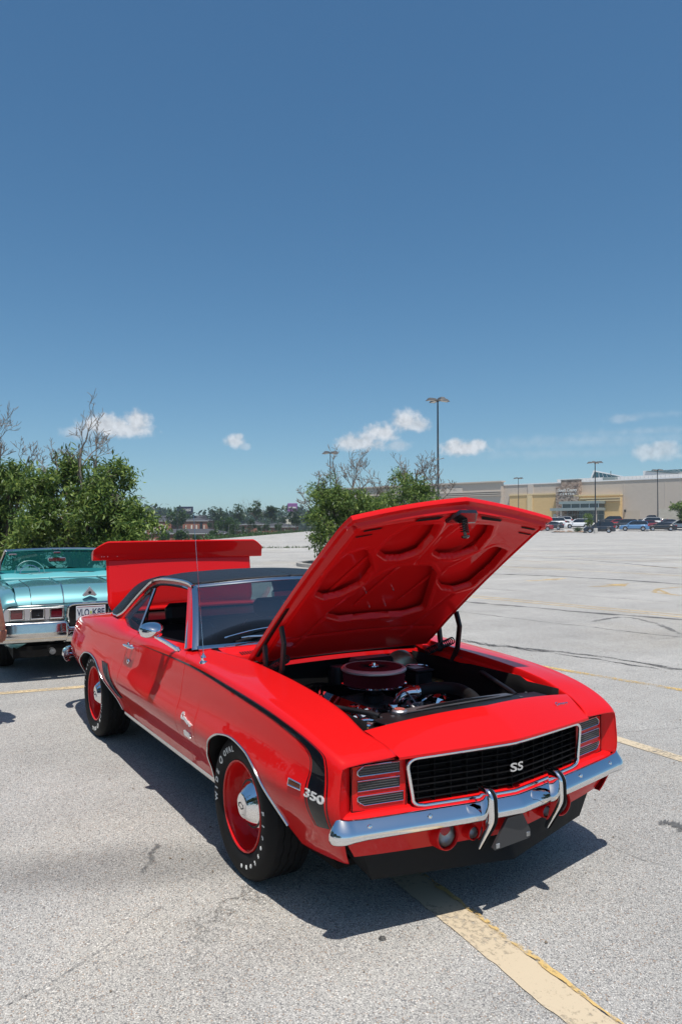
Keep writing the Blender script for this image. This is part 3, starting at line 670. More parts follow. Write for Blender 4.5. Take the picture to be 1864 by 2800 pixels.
dep=np.full(U.shape,.056);ss=lambda x:np.clip(x,0,1)**2*(3-2*np.clip(x,0,1))
for p in pk:
    p2=bez(p+[p[0]],60)[:-1,:] if False else p
    s_=sdf(p2,U,Y)
    dep+=.014*np.exp(-((s_-.018)/.011)**2)          # raised lip round each opening
    dep=dep-.030*ss((.018-s_)/.018)
ed=np.minimum(np.minimum(U-umin(Y),umax(Y)-U),.605-np.abs(Y))
dep=np.minimum(dep,.024+.034*ss((ed-.018)/.025))
dep-=.010*np.exp(-((ed-.050)/.007)**2)
dep-=.007*np.exp(-((Y)/.010)**2)*(U>.86)*(U<1.2)
for y0 in(.36,-.36): dep-=.008*np.exp(-((Y-y0-.25*(U-.3))/.012)**2)*(U<.58)*(U>.14)
dep-=.006*np.exp(-((U-.235)/.012)**2)*(np.abs(Y)<.5)
# pressed stiffening lines across the skin seen through the pockets

G=H0+U[...,None]*HA+(hskin(U,Y)-dep)[...,None]*HN+Y[...,None]*np.array([0,1.,0])
Smin=np.full(U.shape,1e9)
for p in pk:Smin=np.minimum(Smin,sdf(p,U,Y))
gu,gv=np.gradient(Smin);du=np.gradient(U,axis=0);dv=np.gradient(Y,axis=1);sx=gu/du;sy=gv/dv;gl=np.hypot(sx,sy)+1e-9
G=H0+U[...,None]*HA+(hskin(U,Y)-dep)[...,None]*HN+Y[...,None]*np.array([0,1.,0])
ipm=MB().grid(G,flip=True);Sf=Smin.ravel();ipm.F=[f for f in ipm.F if sum(Sf[i] for i in f)/4>0]
use=np.zeros(len(Sf),bool);use[np.array(ipm.F).ravel()]=True;mv=(use&((Sf<0)|(np.abs(Sf)<.0018))).reshape(U.shape)
U=np.where(mv,U-Smin*sx/gl,U);Y=np.where(mv,Y-Smin*sy/gl,Y);dep=np.where(mv,.026,dep)
G=H0+U[...,None]*HA+(hskin(U,Y)-dep)[...,None]*HN+Y[...,None]*np.array([0,1.,0]);ipm.V=[G.reshape(-1,3)]
solid(ipm.build('bonnet_inner_panel',RED,hood,ang=60),.004,-1)
# ribs pressed in the outer skin, seen through the openings
rb_=MB()
for y0,y1,u0,u1 in((-.40,-.20,.45,1.18),(-.12,.10,.42,1.18),(.16,.38,.42,1.15)):
    n=30;uu=np.linspace(u0,u1,n);yy2=np.linspace(y0,y1,n);P=[[hloc_(u,y+o,dp) for o,dp in((-.016,.004),(-.007,.011),(.007,.011),(.016,.004))] for u,y in zip(uu,yy2)];rb_.grid(np.array(P))
rb_.build('skin_rib',RED,hood,ang=20)
def hloc(u,y,dp):return H0+u*HA+(float(hskin(np.array(u),np.array(y)))-dp)*HN+np.array([0,y,0])
def hpoly(name,pts,dp,mt,th=.003,par=None):
    P=[hloc(u,y,dp) for u,y in pts];P=np.array(P);o=MB().add(np.concatenate([P,P-HN*th]),[tuple(range(len(P))),tuple(range(len(P),2*len(P)))[::-1]]+[(i,(i+1)%len(P),len(P)+(i+1)%len(P),len(P)+i) for i in range(len(P))]).build(name,mt,par or hood,smooth=False);return o
for sd in(-1,1):
    hpoly('panel_slot',[(1.268,sd*.13),(1.292,sd*.115),(1.275,sd*.255),(1.255,sd*.26)],.0590,MATTE,.001)
    hpoly('panel_slot',[(1.212,sd*.43),(1.224,sd*.425),(1.216,sd*.52),(1.204,sd*.52)],.0590,MATTE,.001)
    hpoly('panel_slot',[(1.165,sd*.45),(1.172,sd*.45),(1.165,sd*.54),(1.158,sd*.53)],.0590,MATTE,.001)
    MB().tube([hloc(1.225,sd*.565,.03),hloc(1.225,sd*.565,.056)],.016,14).build('rubber_stop',RED,hood)
for u_,y_ in((.42,-.30),(.40,-.02),(.41,.08),(.55,-.12),(.56,.05),(.28,.2)):
    MB().tube([hloc(u_,y_,.002),hloc(u_,y_,.020)],.004,8).build('screw',CHROME2,hood)
hpoly('latch_plate',[(1.335,-.05),(1.335,.05),(1.27,.085),(1.255,.085),(1.255,-.085),(1.27,-.085)],.058,BLK,.018)
p0=hloc(1.285,.0,.062);p1=hloc(1.235,.015,.135);ax_=p1-p0
MB().tube([p0,p1],.009,10).build('latch_pin',BLK,hood)
a=ax_/np.linalg.norm(ax_);b=np.cross(a,[0,1,0]);b/=np.linalg.norm(b);c_=np.cross(a,b);tt=np.linspace(0,1,120)
MB().tube(np.array([p0+ax_*t*.85+.019*(b*math.cos(t*44)+c_*math.sin(t*44)) for t in tt]),.0028,6).build('latch_spring',SATIN,hood)
MB().tube([p1,p1+a*.010,p1+a*.016],[.020,.020,.010],14).build('latch_tip',BLK,hood)
# hinges
for sd in(-1,1):
    y=sd*.585
    hg=MB()
    def bar(pts,w_=.018,t=.010,yy=y):
        P=np.array([[a,yy,b] for a,b in pts]);T_=np.gradient(P,axis=0);T_/=np.linalg.norm(T_,axis=1)[:,None];nn=np.stack([-T_[:,2],0*T_[:,0],T_[:,0]],1)
        g=np.stack([P+nn*w_+[0,t,0],P-nn*w_+[0,t,0],P-nn*w_-[0,t,0],P+nn*w_-[0,t,0]],1);hg.grid(g,cv=True)
        b0=hg.n-len(P)*4;hg.F+= [(b0,b0+1,b0+2,b0+3),tuple(hg.n-4+i for i in range(4))[::-1]]
    up=[hloc(u,0,.045)[[0,2]] for u in(.07,.22,.36,.52)];up=[tuple(q) for q in up]
    bar(up,.018,.012);bar([(-.30,1.02),(-.285,.93),(-.30,.80)],.013);bar([(-.13,1.13),(-.10,1.05),(-.12,.92),(-.19,.80)],.014,.008,y-sd*.01)
    bar([(-.30,.85),(-.22,.80),(-.12,.80),(-.08,.86)],.018)
    hn=hg.build('bonnet_hinge',SATIN,C,smooth=False)
    sp=bez([(-.36,y-sd*.03,.86),(-.14,y-sd*.035,.965)],2);sp=[np.array([-.37,y-sd*.035,.865]),np.array([-.13,y-sd*.04,.965])]
    d_=sp[1]-sp[0];L_=np.linalg.norm(d_);a=d_/L_;b=np.array([0,1,0.]);c_=np.cross(a,b)
    MB().tube(np.array([sp[0]+d_*t+.019*(b*math.cos(t*90)+c_*math.sin(t*90)) for t in np.linspace(0,1,300)]),.0038,5).build('hinge_spring',SATIN,hn)
# ---- boot lid, standing open, with spoiler
LX=np.array([-.155,0,.988]);LX/=np.linalg.norm(LX);LN=np.array([.988,0,.155]);LN/=np.linalg.norm(LN);L0=np.array([-3.075,0,.86])
def lidp(s,y,n):return L0+LX*s+LN*n+np.array([0,y,0])
rows=[]
for s in np.linspace(0,.50,22):
    hwid=.66 if s>.16 else .66-.10*(1-math.sqrt(max(0,1-((.16-s)/.16)**2)))*1.6
    rows.append([lidp(s,v*hwid,.018*(1-v*v)+.0-.05*max(0,(.14-s)/.14)**2) for v in np.linspace(-1,1,41)])
rows=np.array(rows);lid=solid(MB().grid(rows,flip=True).build('boot_lid',RED,C,ang=60),.03)
sp=[];ys_=np.concatenate([np.linspace(-.775,-.66,10),np.linspace(-.65,.65,40),np.linspace(.66,.775,10)])
for y in ys_:
    k=max(0,(abs(y)-.66)/.115);h=1-.72*k**1.4;cr=.018*(1-(y/.775)**2)
    pr=[(-.02,.495),(.006,.488),(.016,.492),(.020,.502),(.026,.530),(.030,.545),(.030+.052*h,.548+.055*h),(.030+.066*h,.548+.078*h),(.030+.062*h,.548+.090*h),(.02+.02*h,.548+.088*h),(-.015,.545+.05*h),(-.03,.53),(-.03,.50)]
    sp.append([lidp(s-.0,y,n+cr*.6) for n,s in pr])
sp=np.array(sp);mbs=MB().grid(sp,cv=True);n_=len(pr);mbs.F+=[tuple(range(n_)),tuple(mbs.n-n_+i for i in range(n_))[::-1]]
mbs.build('spoiler',RED,lid,ang=38)
for y_ in(-.71,-.66,-.58,-.69):
    q=lidp(.515,y_,.045);MB().lathe([(.004,0),(.003,.002),(.001,.003)],q,'x',1,8).build('rivet',CHROME,lid)
# ---- mirror, handle, aerial, badges
def badge(nm,V,x0,t0,x1,t1,h,mt=CHROME,off=.004,par=None,zoff=0):
    """map flat lettering (u right along the car toward its nose, v up) on the right flank"""
    V=np.array(V);w_=V[:,0].max()-V[:,0].min();hh=V[:,1].max()-V[:,1].min();out=[]
    for a,b,c_ in V:
        q=(a-V[:,0].min())/w_;x=x0+(x1-x0)*q;t=t0+(t1-t0)*q;p=surf(x,t,-1,0)
        p2=surf(x,t+.3,-1,0);d_=(p2-p);d_/=np.linalg.norm(d_);nn=np.cross([1,0,0],d_);nn=nn if nn[1]<0 else -nn
        out.append(p+d_*(b/hh*h)+nn*(off+c_))
    return np.array(out)
V,F=text_vf('350',.06,.006,0,.0006);Vb=badge('',V,.652,3.36,.750,3.36,.032);MB().add(Vb,F).build('engine_badge',BADGE,C,smooth=False)
V,F=text_vf('Camaro',.05,.006,.45,.0018);V[:,1]*=np.where(V[:,0]<V[:,0].min()+.035,1.75,1.0);Vb=badge('',V,-.640,3.42,-.485,3.22,.042);MB().add(Vb,F).build('script_badge',BADGE,C,smooth=False)
V,F=text_vf('SS',.05,.008,0,.004);Vb=badge('',V,-.600,2.88,-.505,2.84,.032);MB().add(Vb,F).build('side_badge',BADGE,C,smooth=False)
V,F=text_vf('Camaro',.05,.005,.45,.0015);V[:,1]*=np.where(V[:,0]<V[:,0].min()+.035,1.6,1.0)
# header badge on its driver's-side corner: reads across the car
P=[]
for a,b,c_ in V:
    y=.46-(-a)*.62;s=.42-b*1.9;v=y/.58;h=np.array(header_pt(v,s));P.append(h+[c_*.3,0,.004+c_])
MB().add(np.array(P)*[1,1,1],F).build('header_badge',CHROME,C,smooth=False)
# side marker
mk_=np.array([surf(x,t,-1,.006) for x,t in((.548,3.50),(.628,3.53),(.630,3.36),(.550,3.31))])
mo=MB().tube(mk_,.0035,6,closed=True).build('side_marker',CHROME,C);MB().add(mk_,[(0,1,2,3)]).build('marker_lens',AMBER,mo,smooth=False)
# vents ahead of the rear wheel
for i in range(3):
    o=.045*i;pts=[];n=24
    for q in np.linspace(0,1,n):
        x=-2.295+o+(.27-.012*i)*q**.9;t=3.60-1.22*q;pts.append([surf(x,t,-1,.008),surf(x+.030-.008*q,t+.02,-1,.008),surf(x-.003,t,-1,.002),surf(x+.034-.008*q,t+.02,-1,.002)])
    for sd in(-1,1):
        P=np.array(pts)[:,[2,0,1,3]]*[1,-sd,1];MB().grid(P,flip=sd>0).build('side_vent',SATIN,C,ang=40)
        MB().tube(P[:,1]+[0,-.001*sd*-1,0],.0025,5).build('vent_edge',CHROME2,C)
for sd in(-1,1):
    # door handle
    p=surf(-1.80,4.70,-1)*[1,-sd,1];q=surf(-1.62,4.72,-1)*[1,-sd,1];o=np.array([0,sd*.030,.004])
    hd=MB().tube(bez([p,p+o*.9,p*.9+q*.1+o*1.1,p*.1+q*.9+o*1.1,q+o*.9,q],24),[.007]*3+[.009]*19+[.007]*3,8).build('door_handle',CHROME,C)
    MB().lathe([(.020,0),(.019,.006),(.010,.010)],p,'y',sd,16).build('handle_base',CHROME,hd);MB().lathe([(.016,0),(.015,.006),(.010,.026),(.006,.034),(.001,.036)],p*.45+q*.55+o*.2,'y',sd,16).build('handle_button',CHROME,hd)
    MB().lathe([(.017,0),(.016,.007),(.012,.011),(.001,.012)],surf(-1.74,4.15,-1)*[1,-sd,1],'y',sd,20).build('door_lock',CHROME,C)
    # mirror
    f=surf(-.945,6.05,-1)*[1,-sd,1];hc=np.array([-1.015,sd*.945,1.030])
    st=MB().tube(bez([f+[.0,0,0],f+[-.01,sd*.03,.022],f+[-.045,sd*.075,.055],hc+[.015,-sd*.005,-.030]],16),[.017]*3+[.012]*11+[.010]*3,10).build('mirror_stem',CHROME,C)
    MB().tube([f+[.035,0,-.006],f+[-.045,0,-.002]],[.012,.016],10).build('mirror_foot',CHROME,st)
    rows=[]
    for q in np.linspace(0,1,14):  # bullet head: round at front, flared squarish face at rear
        k=math.sin(q*math.pi/2)**.55 if q>0 else 0;x=hc[0]+.050-.095*q;row=[]
        for a in np.linspace(0,2*math.pi,28,endpoint=False):
            e=2.6;ca,sa=math.cos(a),math.sin(a);r_=(abs(ca)**e+abs(sa)**e)**(-1/e)
            row.append([x,hc[1]+k*.070*r_*ca,hc[2]+k*.046*r_*sa])
        rows.append(row)
    rows.append([[hc[0]-.042,hc[1],hc[2]]]*28)
    MB().grid(np.array(rows),cv=True).build('door_mirror',CHROME,st,ang=50)
ab=surf(-.555,5.95,-1)
an=MB().lathe([(.022,-.004),(.021,.004),(.013,.010),(.012,.020),(.015,.026),(.013,.034),(.006,.042),(.005,.050)],ab,'z',1,20).build('aerial_base',CHROME,C)
MB().tube([ab+[0,0,.045],ab+[-.115,-.012,.80]],[.0022,.0013],6).build('aerial_mast',CHROME2,an)
# ---- wheels
def wheel(x,side,rot,name='wheel'):
    c_=np.array([x,side*.752,.330]);tyre=MB()
    prof=[(.198,.070),(.200,.090),(.212,.102),(.235,.112),(.262,.1165),(.285,.1155),(.303,.109),(.316,.100),(.324,.090),(.3275,.082)]
    for k in range(5):
        y0=.078-.036*k;prof+=[(.3300,y0),(.3300,y0-.026),(.3225,y0-.0285),(.3225,y0-.0335)]
    prof+=[(.330,-.104+.005)][:0]+[(.3275,-.090),(.316,-.102),(.285,-.115),(.24,-.110),(.205,-.095),(.198,-.070)]
    # flatten slightly where it meets the ground
    tyre.lathe(prof,(0,0,0),'y',side,120)
    V=np.concatenate(tyre.V);r=np.hypot(V[:,0],V[:,2]);ang=np.arctan2(V[:,2],V[:,0])
    tread=(r>.321)&(np.abs(V[:,1])<.082);V[:,1]+=np.where(tread,.0028*np.sign(np.sin(ang*95)),0)
    low=V[:,2]<-.326;V[low,2]=-.326;V+=c_+[0,0,-.004];tyre.V=[V]
    T_=tyre.build('tyre',RUBBER,None,ang=28)
    e=thing(name,'x','x');del e['label'];del e['category'];e.parent=C
    T_.parent=e
    rim=MB().lathe([(.196,.068),(.200,.100),(.206,.103),(.208,.098),(.205,.094),(.197,.091),(.192,.080),(.188,.050),(.184,.028),(.176,.012),(.166,.004),(.158,.006),(.146,.018),(.136,.022),(.120,.022),(.01,.022)],c_,'y',side,72).build('steel_rim',RED,e,ang=40)
    MB().lathe([(.196,-.07),(.18,-.05),(.18,.02)],c_,'y',side,40).build('rim_barrel',MATTE,rim)
    MB().lathe([(.1965,.0995),(.1995,.1040),(.2065,.1045),(.2085,.100)],c_,'y',side,72).build('trim_ring',RED,rim)
    cap=MB().lathe([(.133,.018),(.137,.024),(.137,.029),(.133,.033),(.128,.036),(.112,.050),(.109,.051),(.103,.051),(.101,.053),(.066,.089),(.063,.091),(.060,.094),(.056,.098),(.048,.1005),(.030,.1020),(.001,.1030)],c_,'y',side,72).build('hub_cap',CHROME,rim,ang=30)
    MB().lathe([(.1115,.0512),(.1090,.0530),(.1035,.0530),(.1015,.0532)],c_,'y',side,72).build('cap_groove',SATIN,cap)
    # black bow-tie like outline on the cap centre
    bt=np.array([(-.030,-.010),(-.010,-.010),(-.008,-.018),(.012,-.018),(.010,-.010),(.030,-.010),(.026,.010),(.006,.010),(.004,.018),(-.016,.018),(-.014,.010),(-.034,.010)])
    MB().tube(np.array([c_+[q[0]*.8,side*.1032,q[1]*.8] for q in bt]),.0011,5,closed=True).build('cap_mark',SATIN,cap)
    # raised white lettering
    def word(s,a0,a1,size,rr=.262):
        n=len(s)
        for k,ch in enumerate(s):
            if ch==' ':continue
            a=R(a0+(a1-a0)*(k/(max(1,n-1))))+rot
            V,F=text_vf(ch,size,.0012,0,.0014);V=np.array(V)
            rad=np.array([math.cos(a),0,math.sin(a)]);tan=np.array([math.sin(a),0,-math.cos(a)])
            # tops point outward; reads clockwise seen from outside (nose to the right)
            P=c_+[0,0,-.004]+rad*(rr+V[:,1:2])+tan*V[:,:1]*1.05+np.array([0,side,0])*(np.interp(V[:,1:2]+rr,[.212,.235,.262,.285,.303],[.102,.112,.1165,.1155,.109])+.0012+V[:,2:3])
            if side>0:P=P
            MB().add(P,F).build('tyre_letter',WHITE,T_,smooth=False)
    if side<0:
        word('Firestone',12,-82,.033);word('WIDE',186,158,.036);word('O',141,141,.048);word('OVAL',127,105,.036)
    return e
wheel(0,-1,0,'front_wheel');wheel(0,1,0,'front_wheel');wheel(-2.743,-1,R(-195),'rear_wheel');wheel(-2.743,1,0,'rear_wheel')
MB().tube([(0,-.64,.30),(0,.64,.30)],.03,8).build('front_axle',MATTE,C);MB().tube([(-2.743,-.64,.32),(-2.743,.64,.32)],.045,8).build('rear_axle',MATTE,C)
# ---- engine bay
MB().box((-.60,-.62,.28),(-.57,.62,.885),.005).build('firewall',MATTE,C)
for sd in(-1,1):
    G=np.array([[[x,sd*(.575-.02*q-.10*max(0,1-((x)/.36)**2)*q*1.2),.845-.42*q-.02*(x>.4)] for q in np.linspace(0,1,8)] for x in np.linspace(-.57,.64,24)])
    solid(MB().grid(G).build('inner_wing',MATTE,C),.004)
    if sd>0:
        G=np.array([[[x,.588-.02*q,.800+.03*max(0,1-(x/.5)**2)-.05*q] for q in np.linspace(0,1,3)] for x in np.linspace(-.5,.62,12)])
        MB().grid(G,flip=True).build('wing_ledge',RED,C)
MB().box((-.57,-.55,.36),(.62,.55,.39)).build('engine_bay_floor',MATTE,C)
# radiator and its support
rs=MB();rs.box((.565,-.60,.36),(.60,.60,.775),.006)
rs.prism([(-.50,.765),(.52,.765),(.46,.80),(.05,.822),(-.10,.820),(-.45,.795)],(.535,0,0),(0,1,0),(0,0,1),(.012,0,0))
rs.build('radiator_support',SATIN,C)
MB().box((.545,-.48,.790),(.640,.50,.802),.004).build('radiator_top_panel',SATIN,C)
MB().prism([(.500,-.30),(.555,-.34),(.560,.34),(.520,.33),(.500,.1)],(0,0,.806),(1,0,0),(0,1,0),(0,0,.004)).build('fan_shroud_lip',LACE,C,smooth=False)
MB().box((.47,-.36,.38),(.53,.36,.785),.02).build('radiator',ALU,C)
rc=MB().lathe([(.036,0),(.038,.006),(.036,.020),(.030,.026),(.001,.028)],(.515,-.315,.790),'z',1,24).build('radiator_cap',ALU,C)
MB().lathe([(.024,.0272),(.024,.0285),(.001,.0290)],(.515,-.315,.790),'z',1,24).build('cap_label',mat('faded_red_label',(.35,.08,.06),.6),rc)
for y_ in(.06,.12,.30): MB().lathe([(.011,0),(.011,.006),(.006,.010),(.001,.010)],(.534,y_,.798),'x',-1,10).build('support_bolt',LACE,C)
# air cleaner
A=np.array([-.175,.020,0]);zc=.770;FH=-.024
ac=MB().lathe([(.177,.086),(.1800,.084),(.1805,.077),(.177,.073),(.165,.073)],(A[0],A[1],zc),'z',1,64).lathe([(.156,.0925),(.162,.0955),(.170,.093),(.177,.086)],(A[0],A[1],zc),'z',1,64).build('air_cleaner_rim',BADGE,C,ang=50)
MB().lathe([(.001,.0895),(.06,.0920),(.12,.0940),(.156,.0925)][::-1],(A[0],A[1],zc),'z',1,64).build('filter_top',FILTER,ac)
for k in range(12):
    a=k*math.pi/6;d_=np.array([math.cos(a),math.sin(a),0]);p=np.array([A[0],A[1],zc+.0945]);MB().tube([p+d_*.02,p+d_*.085],[.004,.0012],5).build('lid_ray',SATIN,ac)
MB().lathe([(.030,.093),(.028,.098),(.012,.100),(.010,.112),(.001,.114)],(A[0],A[1],zc),'z',1,20).build('wing_nut',CHROME,ac)
f=MB();n=150;a=np.arange(n*2)*math.pi/n;rr=np.where(np.arange(n*2)%2,.161,.170)
G=np.stack([np.stack([A[0]+rr*np.cos(a),A[1]+rr*np.sin(a),np.full(n*2,zc+z)],1) for z in(.005,.077)]);f.grid(G,cv=True,flip=False).build('filter_pleats',FILTER,ac,smooth=False)
MB().lathe([(.001,-.006),(.172,-.006),(.180,0),(.180,.006),(.16,.008)],(A[0],A[1],zc),'z',1,64).build('air_cleaner_base',CHROME,ac)
MB().lathe([(.055,-.10),(.058,-.06),(.045,-.05),(.048,-.02),(.07,-.006)],(A[0],A[1],zc),'z',1,24).build('carburettor',SATIN,C)
# block, intake, valve covers
MB().box((-.50,-.20,.42),(.10,.26,.60),.04).build('engine_block',SATIN,C)
MB().box((-.42,-.14,.58),(.06,.20,.665),.03).build('intake_manifold',ALU,C)
for sd in(-1,1):
    rt=Matrix.Rotation(sd*R(-24),3,'X')
    vc=MB().box((-.46,sd*.275+.02-.075,.635),(.14,sd*.275+.02+.075,.715),.025,rot=rt).build('valve_cover',CHROME,C)
    MB().lathe([(.030,0),(.031,.012),(.024,.018),(.001,.020)],(.07,sd*.29+.02,.722),'z',1,20).build('oil_cap',CHROME,vc)
    for k in range(4): MB().tube(bez([(-.40+.13*k,sd*.33,.60),(-.42+.12*k,sd*.34,.70),(-.46+.03*k,sd*.20,.74),(-.50,.03,.70)],14),.0045,5).build('spark_lead',MATTE,C)
    MB().tube(bez([(-.42,sd*.36,.56),(-.20,sd*.40,.54),(.05,sd*.40,.52),(.12,sd*.42,.42)],16),.028,10).build('exhaust_header',ALU,C)
# thermostat housing, hose
MB().lathe([(.045,-.03),(.045,0),(.036,.01),(.034,.05)],(.085,.03,.66),'z',1,20).build('thermostat_housing',ALU,C)
MB().tube(bez([(.07,.00,.70),(.08,.02,.745),(.10,.06,.765),(.13,.10,.768)],12),.030,14).build('water_neck',CHROME,C)
MB().tube(bez([(.115,.085,.768),(.12,.20,.775),(.19,.29,.775),(.30,.29,.765),(.40,.25,.755),(.49,.24,.745)],40),.031,16).build('radiator_hose',RUBBER,C)
for p,q in(((.113,.075,.768),(.116,.10,.768)),((.46,.243,.748),(.475,.241,.746))): MB().tube([p,q],.034,16).build('hose_clamp',CHROME,C)
MB().lathe([(.070,0),(.072,.02),(.060,.03),(.03,.035),(.001,.036)],(.16,.03,.58),'x',1,28).build('water_pump_pulley',CHROME,C)
MB().lathe([(.105,-.01),(.108,0),(.108,.018),(.07,.02),(.001,.022)],(.18,.03,.50),'x',1,28).build('fan_hub',SATIN,C)
for k in range(6):
    a=k*math.pi/3;rt=np.array(Matrix.Rotation(a,3,'X'));MB().box((.20,-.035+.03,.58),(.206,.035+.03,.74),.004,rot=rt,piv=(.2,.03,.56)).build('fan_blade',LACE,C)
# alternator, pulleys, chrome bits lower right
al=MB().lathe([(.001,-.06),(.055,-.06),(.062,-.05),(.062,.05),(.055,.06),(.03,.065),(.001,.066)],(.30,-.33,.66),'x',1,28).build('alternator',ALU,C)
MB().lathe([(.04,.068),(.042,.09),(.02,.10),(.001,.10)],(.30,-.33,.66),'x',1,24).build('pulley',CHROME,al)
MB().lathe([(.045,-.05),(.05,0),(.05,.05),(.03,.06),(.001,.06)],(.38,-.47,.70),'x',1,24).build('steering_pump',CHROME,C)
for k,(p,q,r_) in enumerate((((.46,-.56,.74),(.54,-.44,.755),.010),((.44,-.54,.755),(.50,-.40,.765),.008),((.50,-.57,.73),(.58,-.50,.74),.009))):
    m_=(np.array(p)+np.array(q))/2+[0,0,.02];MB().tube(bez([p,m_,q],10),r_,8).build('chrome_pipe',CHROME,C)
MB().box((.53,-.53,.742),(.565,-.47,.765),.006).build('horn_relay',ALU,C)
MB().tube(bez([(.50,-.53,.757),(.54,-.50,.762),(.57,-.46,.757)],8),.004,6).build('yellow_terminal',mat('yellow_plastic',(.6,.35,.02),.5),C)
for k in range(5):
    a=[(rnd.uniform(.1,.35),rnd.uniform(-.35,.1),.68),(rnd.uniform(.1,.4),rnd.uniform(-.3,.2),.72),(rnd.uniform(.2,.5),rnd.uniform(-.3,.2),.66)];MB().tube(bez(a,14),.008,7).build('engine_hose',RUBBER,C)
for k in range(16):
    y_=rnd.uniform(-.42,.34);x_=rnd.uniform(.02,.30);z_=rnd.uniform(.64,.72);L_=rnd.uniform(.10,.24)
    MB().tube(bez([(x_,y_,z_),(x_+L_*.4,y_+rnd.uniform(-.08,.08),z_+rnd.uniform(.03,.07)),(x_+L_,y_+rnd.uniform(-.12,.12),z_-rnd.uniform(.0,.06))],12),rnd.choice([.004,.006,.009,.012]),7).build(rnd.choice(['engine_hose','spark_lead','vacuum_line']),rnd.choice([RUBBER,SATIN,LACE,CHROME]),C)
for (x_,y_,z_,r_,h_,m_) in((.20,-.12,.70,.030,.05,CHROME),(.12,-.20,.68,.045,.04,ALU),(.24,.12,.66,.05,.05,ALU),(.30,-.20,.66,.035,.05,LACE),(-.48,-.02,.72,.06,.10,SATIN),(.02,.10,.70,.03,.05,CHROME),(.33,-.05,.62,.05,.06,ALU),(.16,-.40,.66,.03,.04,CHROME)):
    MB().lathe([(r_,0),(r_,h_*.7),(r_*.8,h_),(.001,h_)],(x_,y_,z_),'z',1,18).build('engine_fitting',m_,C)
MB().box((-.33,.36,.80),(-.25,.43,.8005),0).build('reservoir_label',WHITE,C)
for k in range(9): MB().lathe([(.006,0),(.006,.004),(.001,.006)],(.55,-.44+.11*k,.803),'z',1,6).build('support_bolt',LACE,C)
MB().box((.20,.16,.66),(.30,.26,.735),.012,rot=Matrix.Rotation(R(20),3,'Z')).build('ignition_box',CHROME,C)
# battery / wiring on the right
MB().box((.28,-.56,.56),(.44,-.46,.70),.01).build('battery',PLASTIC,C)
# booster and master cylinder
bo=MB().lathe([(.001,.075),(.04,.072),(.05,.060),(.085,.055),(.115,.035),(.130,.0),(.134,-.01),(.130,-.02),(.10,-.06),(.001,-.06)],(-.44,.40,.745),'x',1,40).build('brake_booster',GOLD,C)
mc=MB().box((-.37,.34,.70),(-.20,.46,.785),.012).build('master_cylinder',SATIN,C)
MB().box((-.375,.335,.785),(-.195,.465,.798),.004).build('reservoir_lid',SATIN,mc);MB().tube(bez([(-.30,.33,.74),(-.30,.33,.81),(-.28,.40,.815),(-.26,.47,.80),(-.26,.475,.74)],14),.004,6).build('lid_bail',CHROME,mc)
MB().box((-.30,.47,.66),(-.18,.53,.73),.01).build('proportioning_valve',mat('brass',(.45,.33,.12),.3,metal=1),C)
for k in range(3): MB().tube(bez([(-.30,.42,.70),(-.15+.05*k,.48,.72),(-.02+.03*k,.52,.66)],12),.0035,6).build('brake_line',CHROME2,C)
# wing braces
for a,b,c_ in(((.10,-.585,.800),(.46,-.435,.802),(.56,-.385,.806)),((.08,.575,.815),(.50,.395,.802),(.60,.355,.806))):
    br=MB().tube([a,b,(b[0]*.6+c_[0]*.4,b[1]*.6+c_[1]*.4,b[2]-.006)],.013,12).build('wing_brace',SATIN,C)
    MB().box((b[0]+.02,c_[1]-.035,c_[2]-.012),(c_[0]+.05,c_[1]+.035,c_[2]-.006),.002).build('brace_foot',SATIN,br);MB().lathe([(.010,0),(.010,.006),(.001,.008)],(c_[0],c_[1],c_[2]-.006),'z',1,6).build('brace_bolt',LACE,br)
MB().box((-.50,.05,.78),(-.38,.32,.86),.02).build('heater_box',SATIN,C)
MB().tube(bez([(-.56,-.50,.80),(-.50,-.44,.70),(-.40,-.40,.62)],12),.012,8).build('heater_hose',RUBBER,C)
# ---- interior
MB().box((-1.30,-.70,.62),(-.95,.70,.86),.05).build('dashboard',LEATHER,C)
G=np.array([[[-.80-.30*s,v*.74,.935-.05*s+.012*(1-v*v)] for s in np.linspace(0,1,5)] for v in np.linspace(-1,1,13)]);MB().grid(G,flip=True).build('dash_top',LEATHER,C)
def seat(y):
    s=MB().box((-2.00,y-.25,.36),(-1.50,y+.25,.50),.05).build('seat_cushion',LEATHER,C)
    rt=np.array(Matrix.Rotation(R(-14),3,'Y'))
    b=MB().box((-2.08,y-.25,.46),(-1.95,y+.25,.92),.05,rot=rt,piv=(-2.0,y,.46)).build('seat_back',LEATHER,C)
    MB().box((-2.06,y-.13,.93),(-1.97,y+.13,1.08),.035,rot=rt,piv=(-2.0,y,.46)).build('headrest',LEATHER,b)
seat(-.36);seat(.36)
MB().box((-2.66,-.62,.36),(-2.25,.62,.48),.05).build('rear_seat',LEATHER,C);MB().box((-2.78,-.62,.46),(-2.62,.62,.90),.05).build('rear_seat_back',LEATHER,C)
c_=np.array([-1.34,.36,.86]);a=np.linspace(0,2*math.pi,40,endpoint=False);ax1=np.array([0,1,0.]);ax2=np.array([-.42,0,.907])
sw=MB().tube(np.array([c_+.19*(ax1*math.cos(t)+ax2*math.sin(t)) for t in a]),.013,8,closed=True).build('steering_wheel',SATIN,C)
for t in(0,2.1,4.2): MB().tube([c_,c_+.18*(ax1*math.cos(t)+ax2*math.sin(t))],.010,6).build('wheel_spoke',SATIN,sw)
MB().tube([c_,c_+[.18,0,-.08]],.02,8).build('steering_column',SATIN,C)
MB().grid(np.array([[[-1.96-.02*q,-.66-.04*q,1.20-.32*q],[-1.92-.02*q,-.66-.04*q,1.20-.32*q]] for q in np.linspace(0,1,8)])).build('seat_belt',MATTE,C)
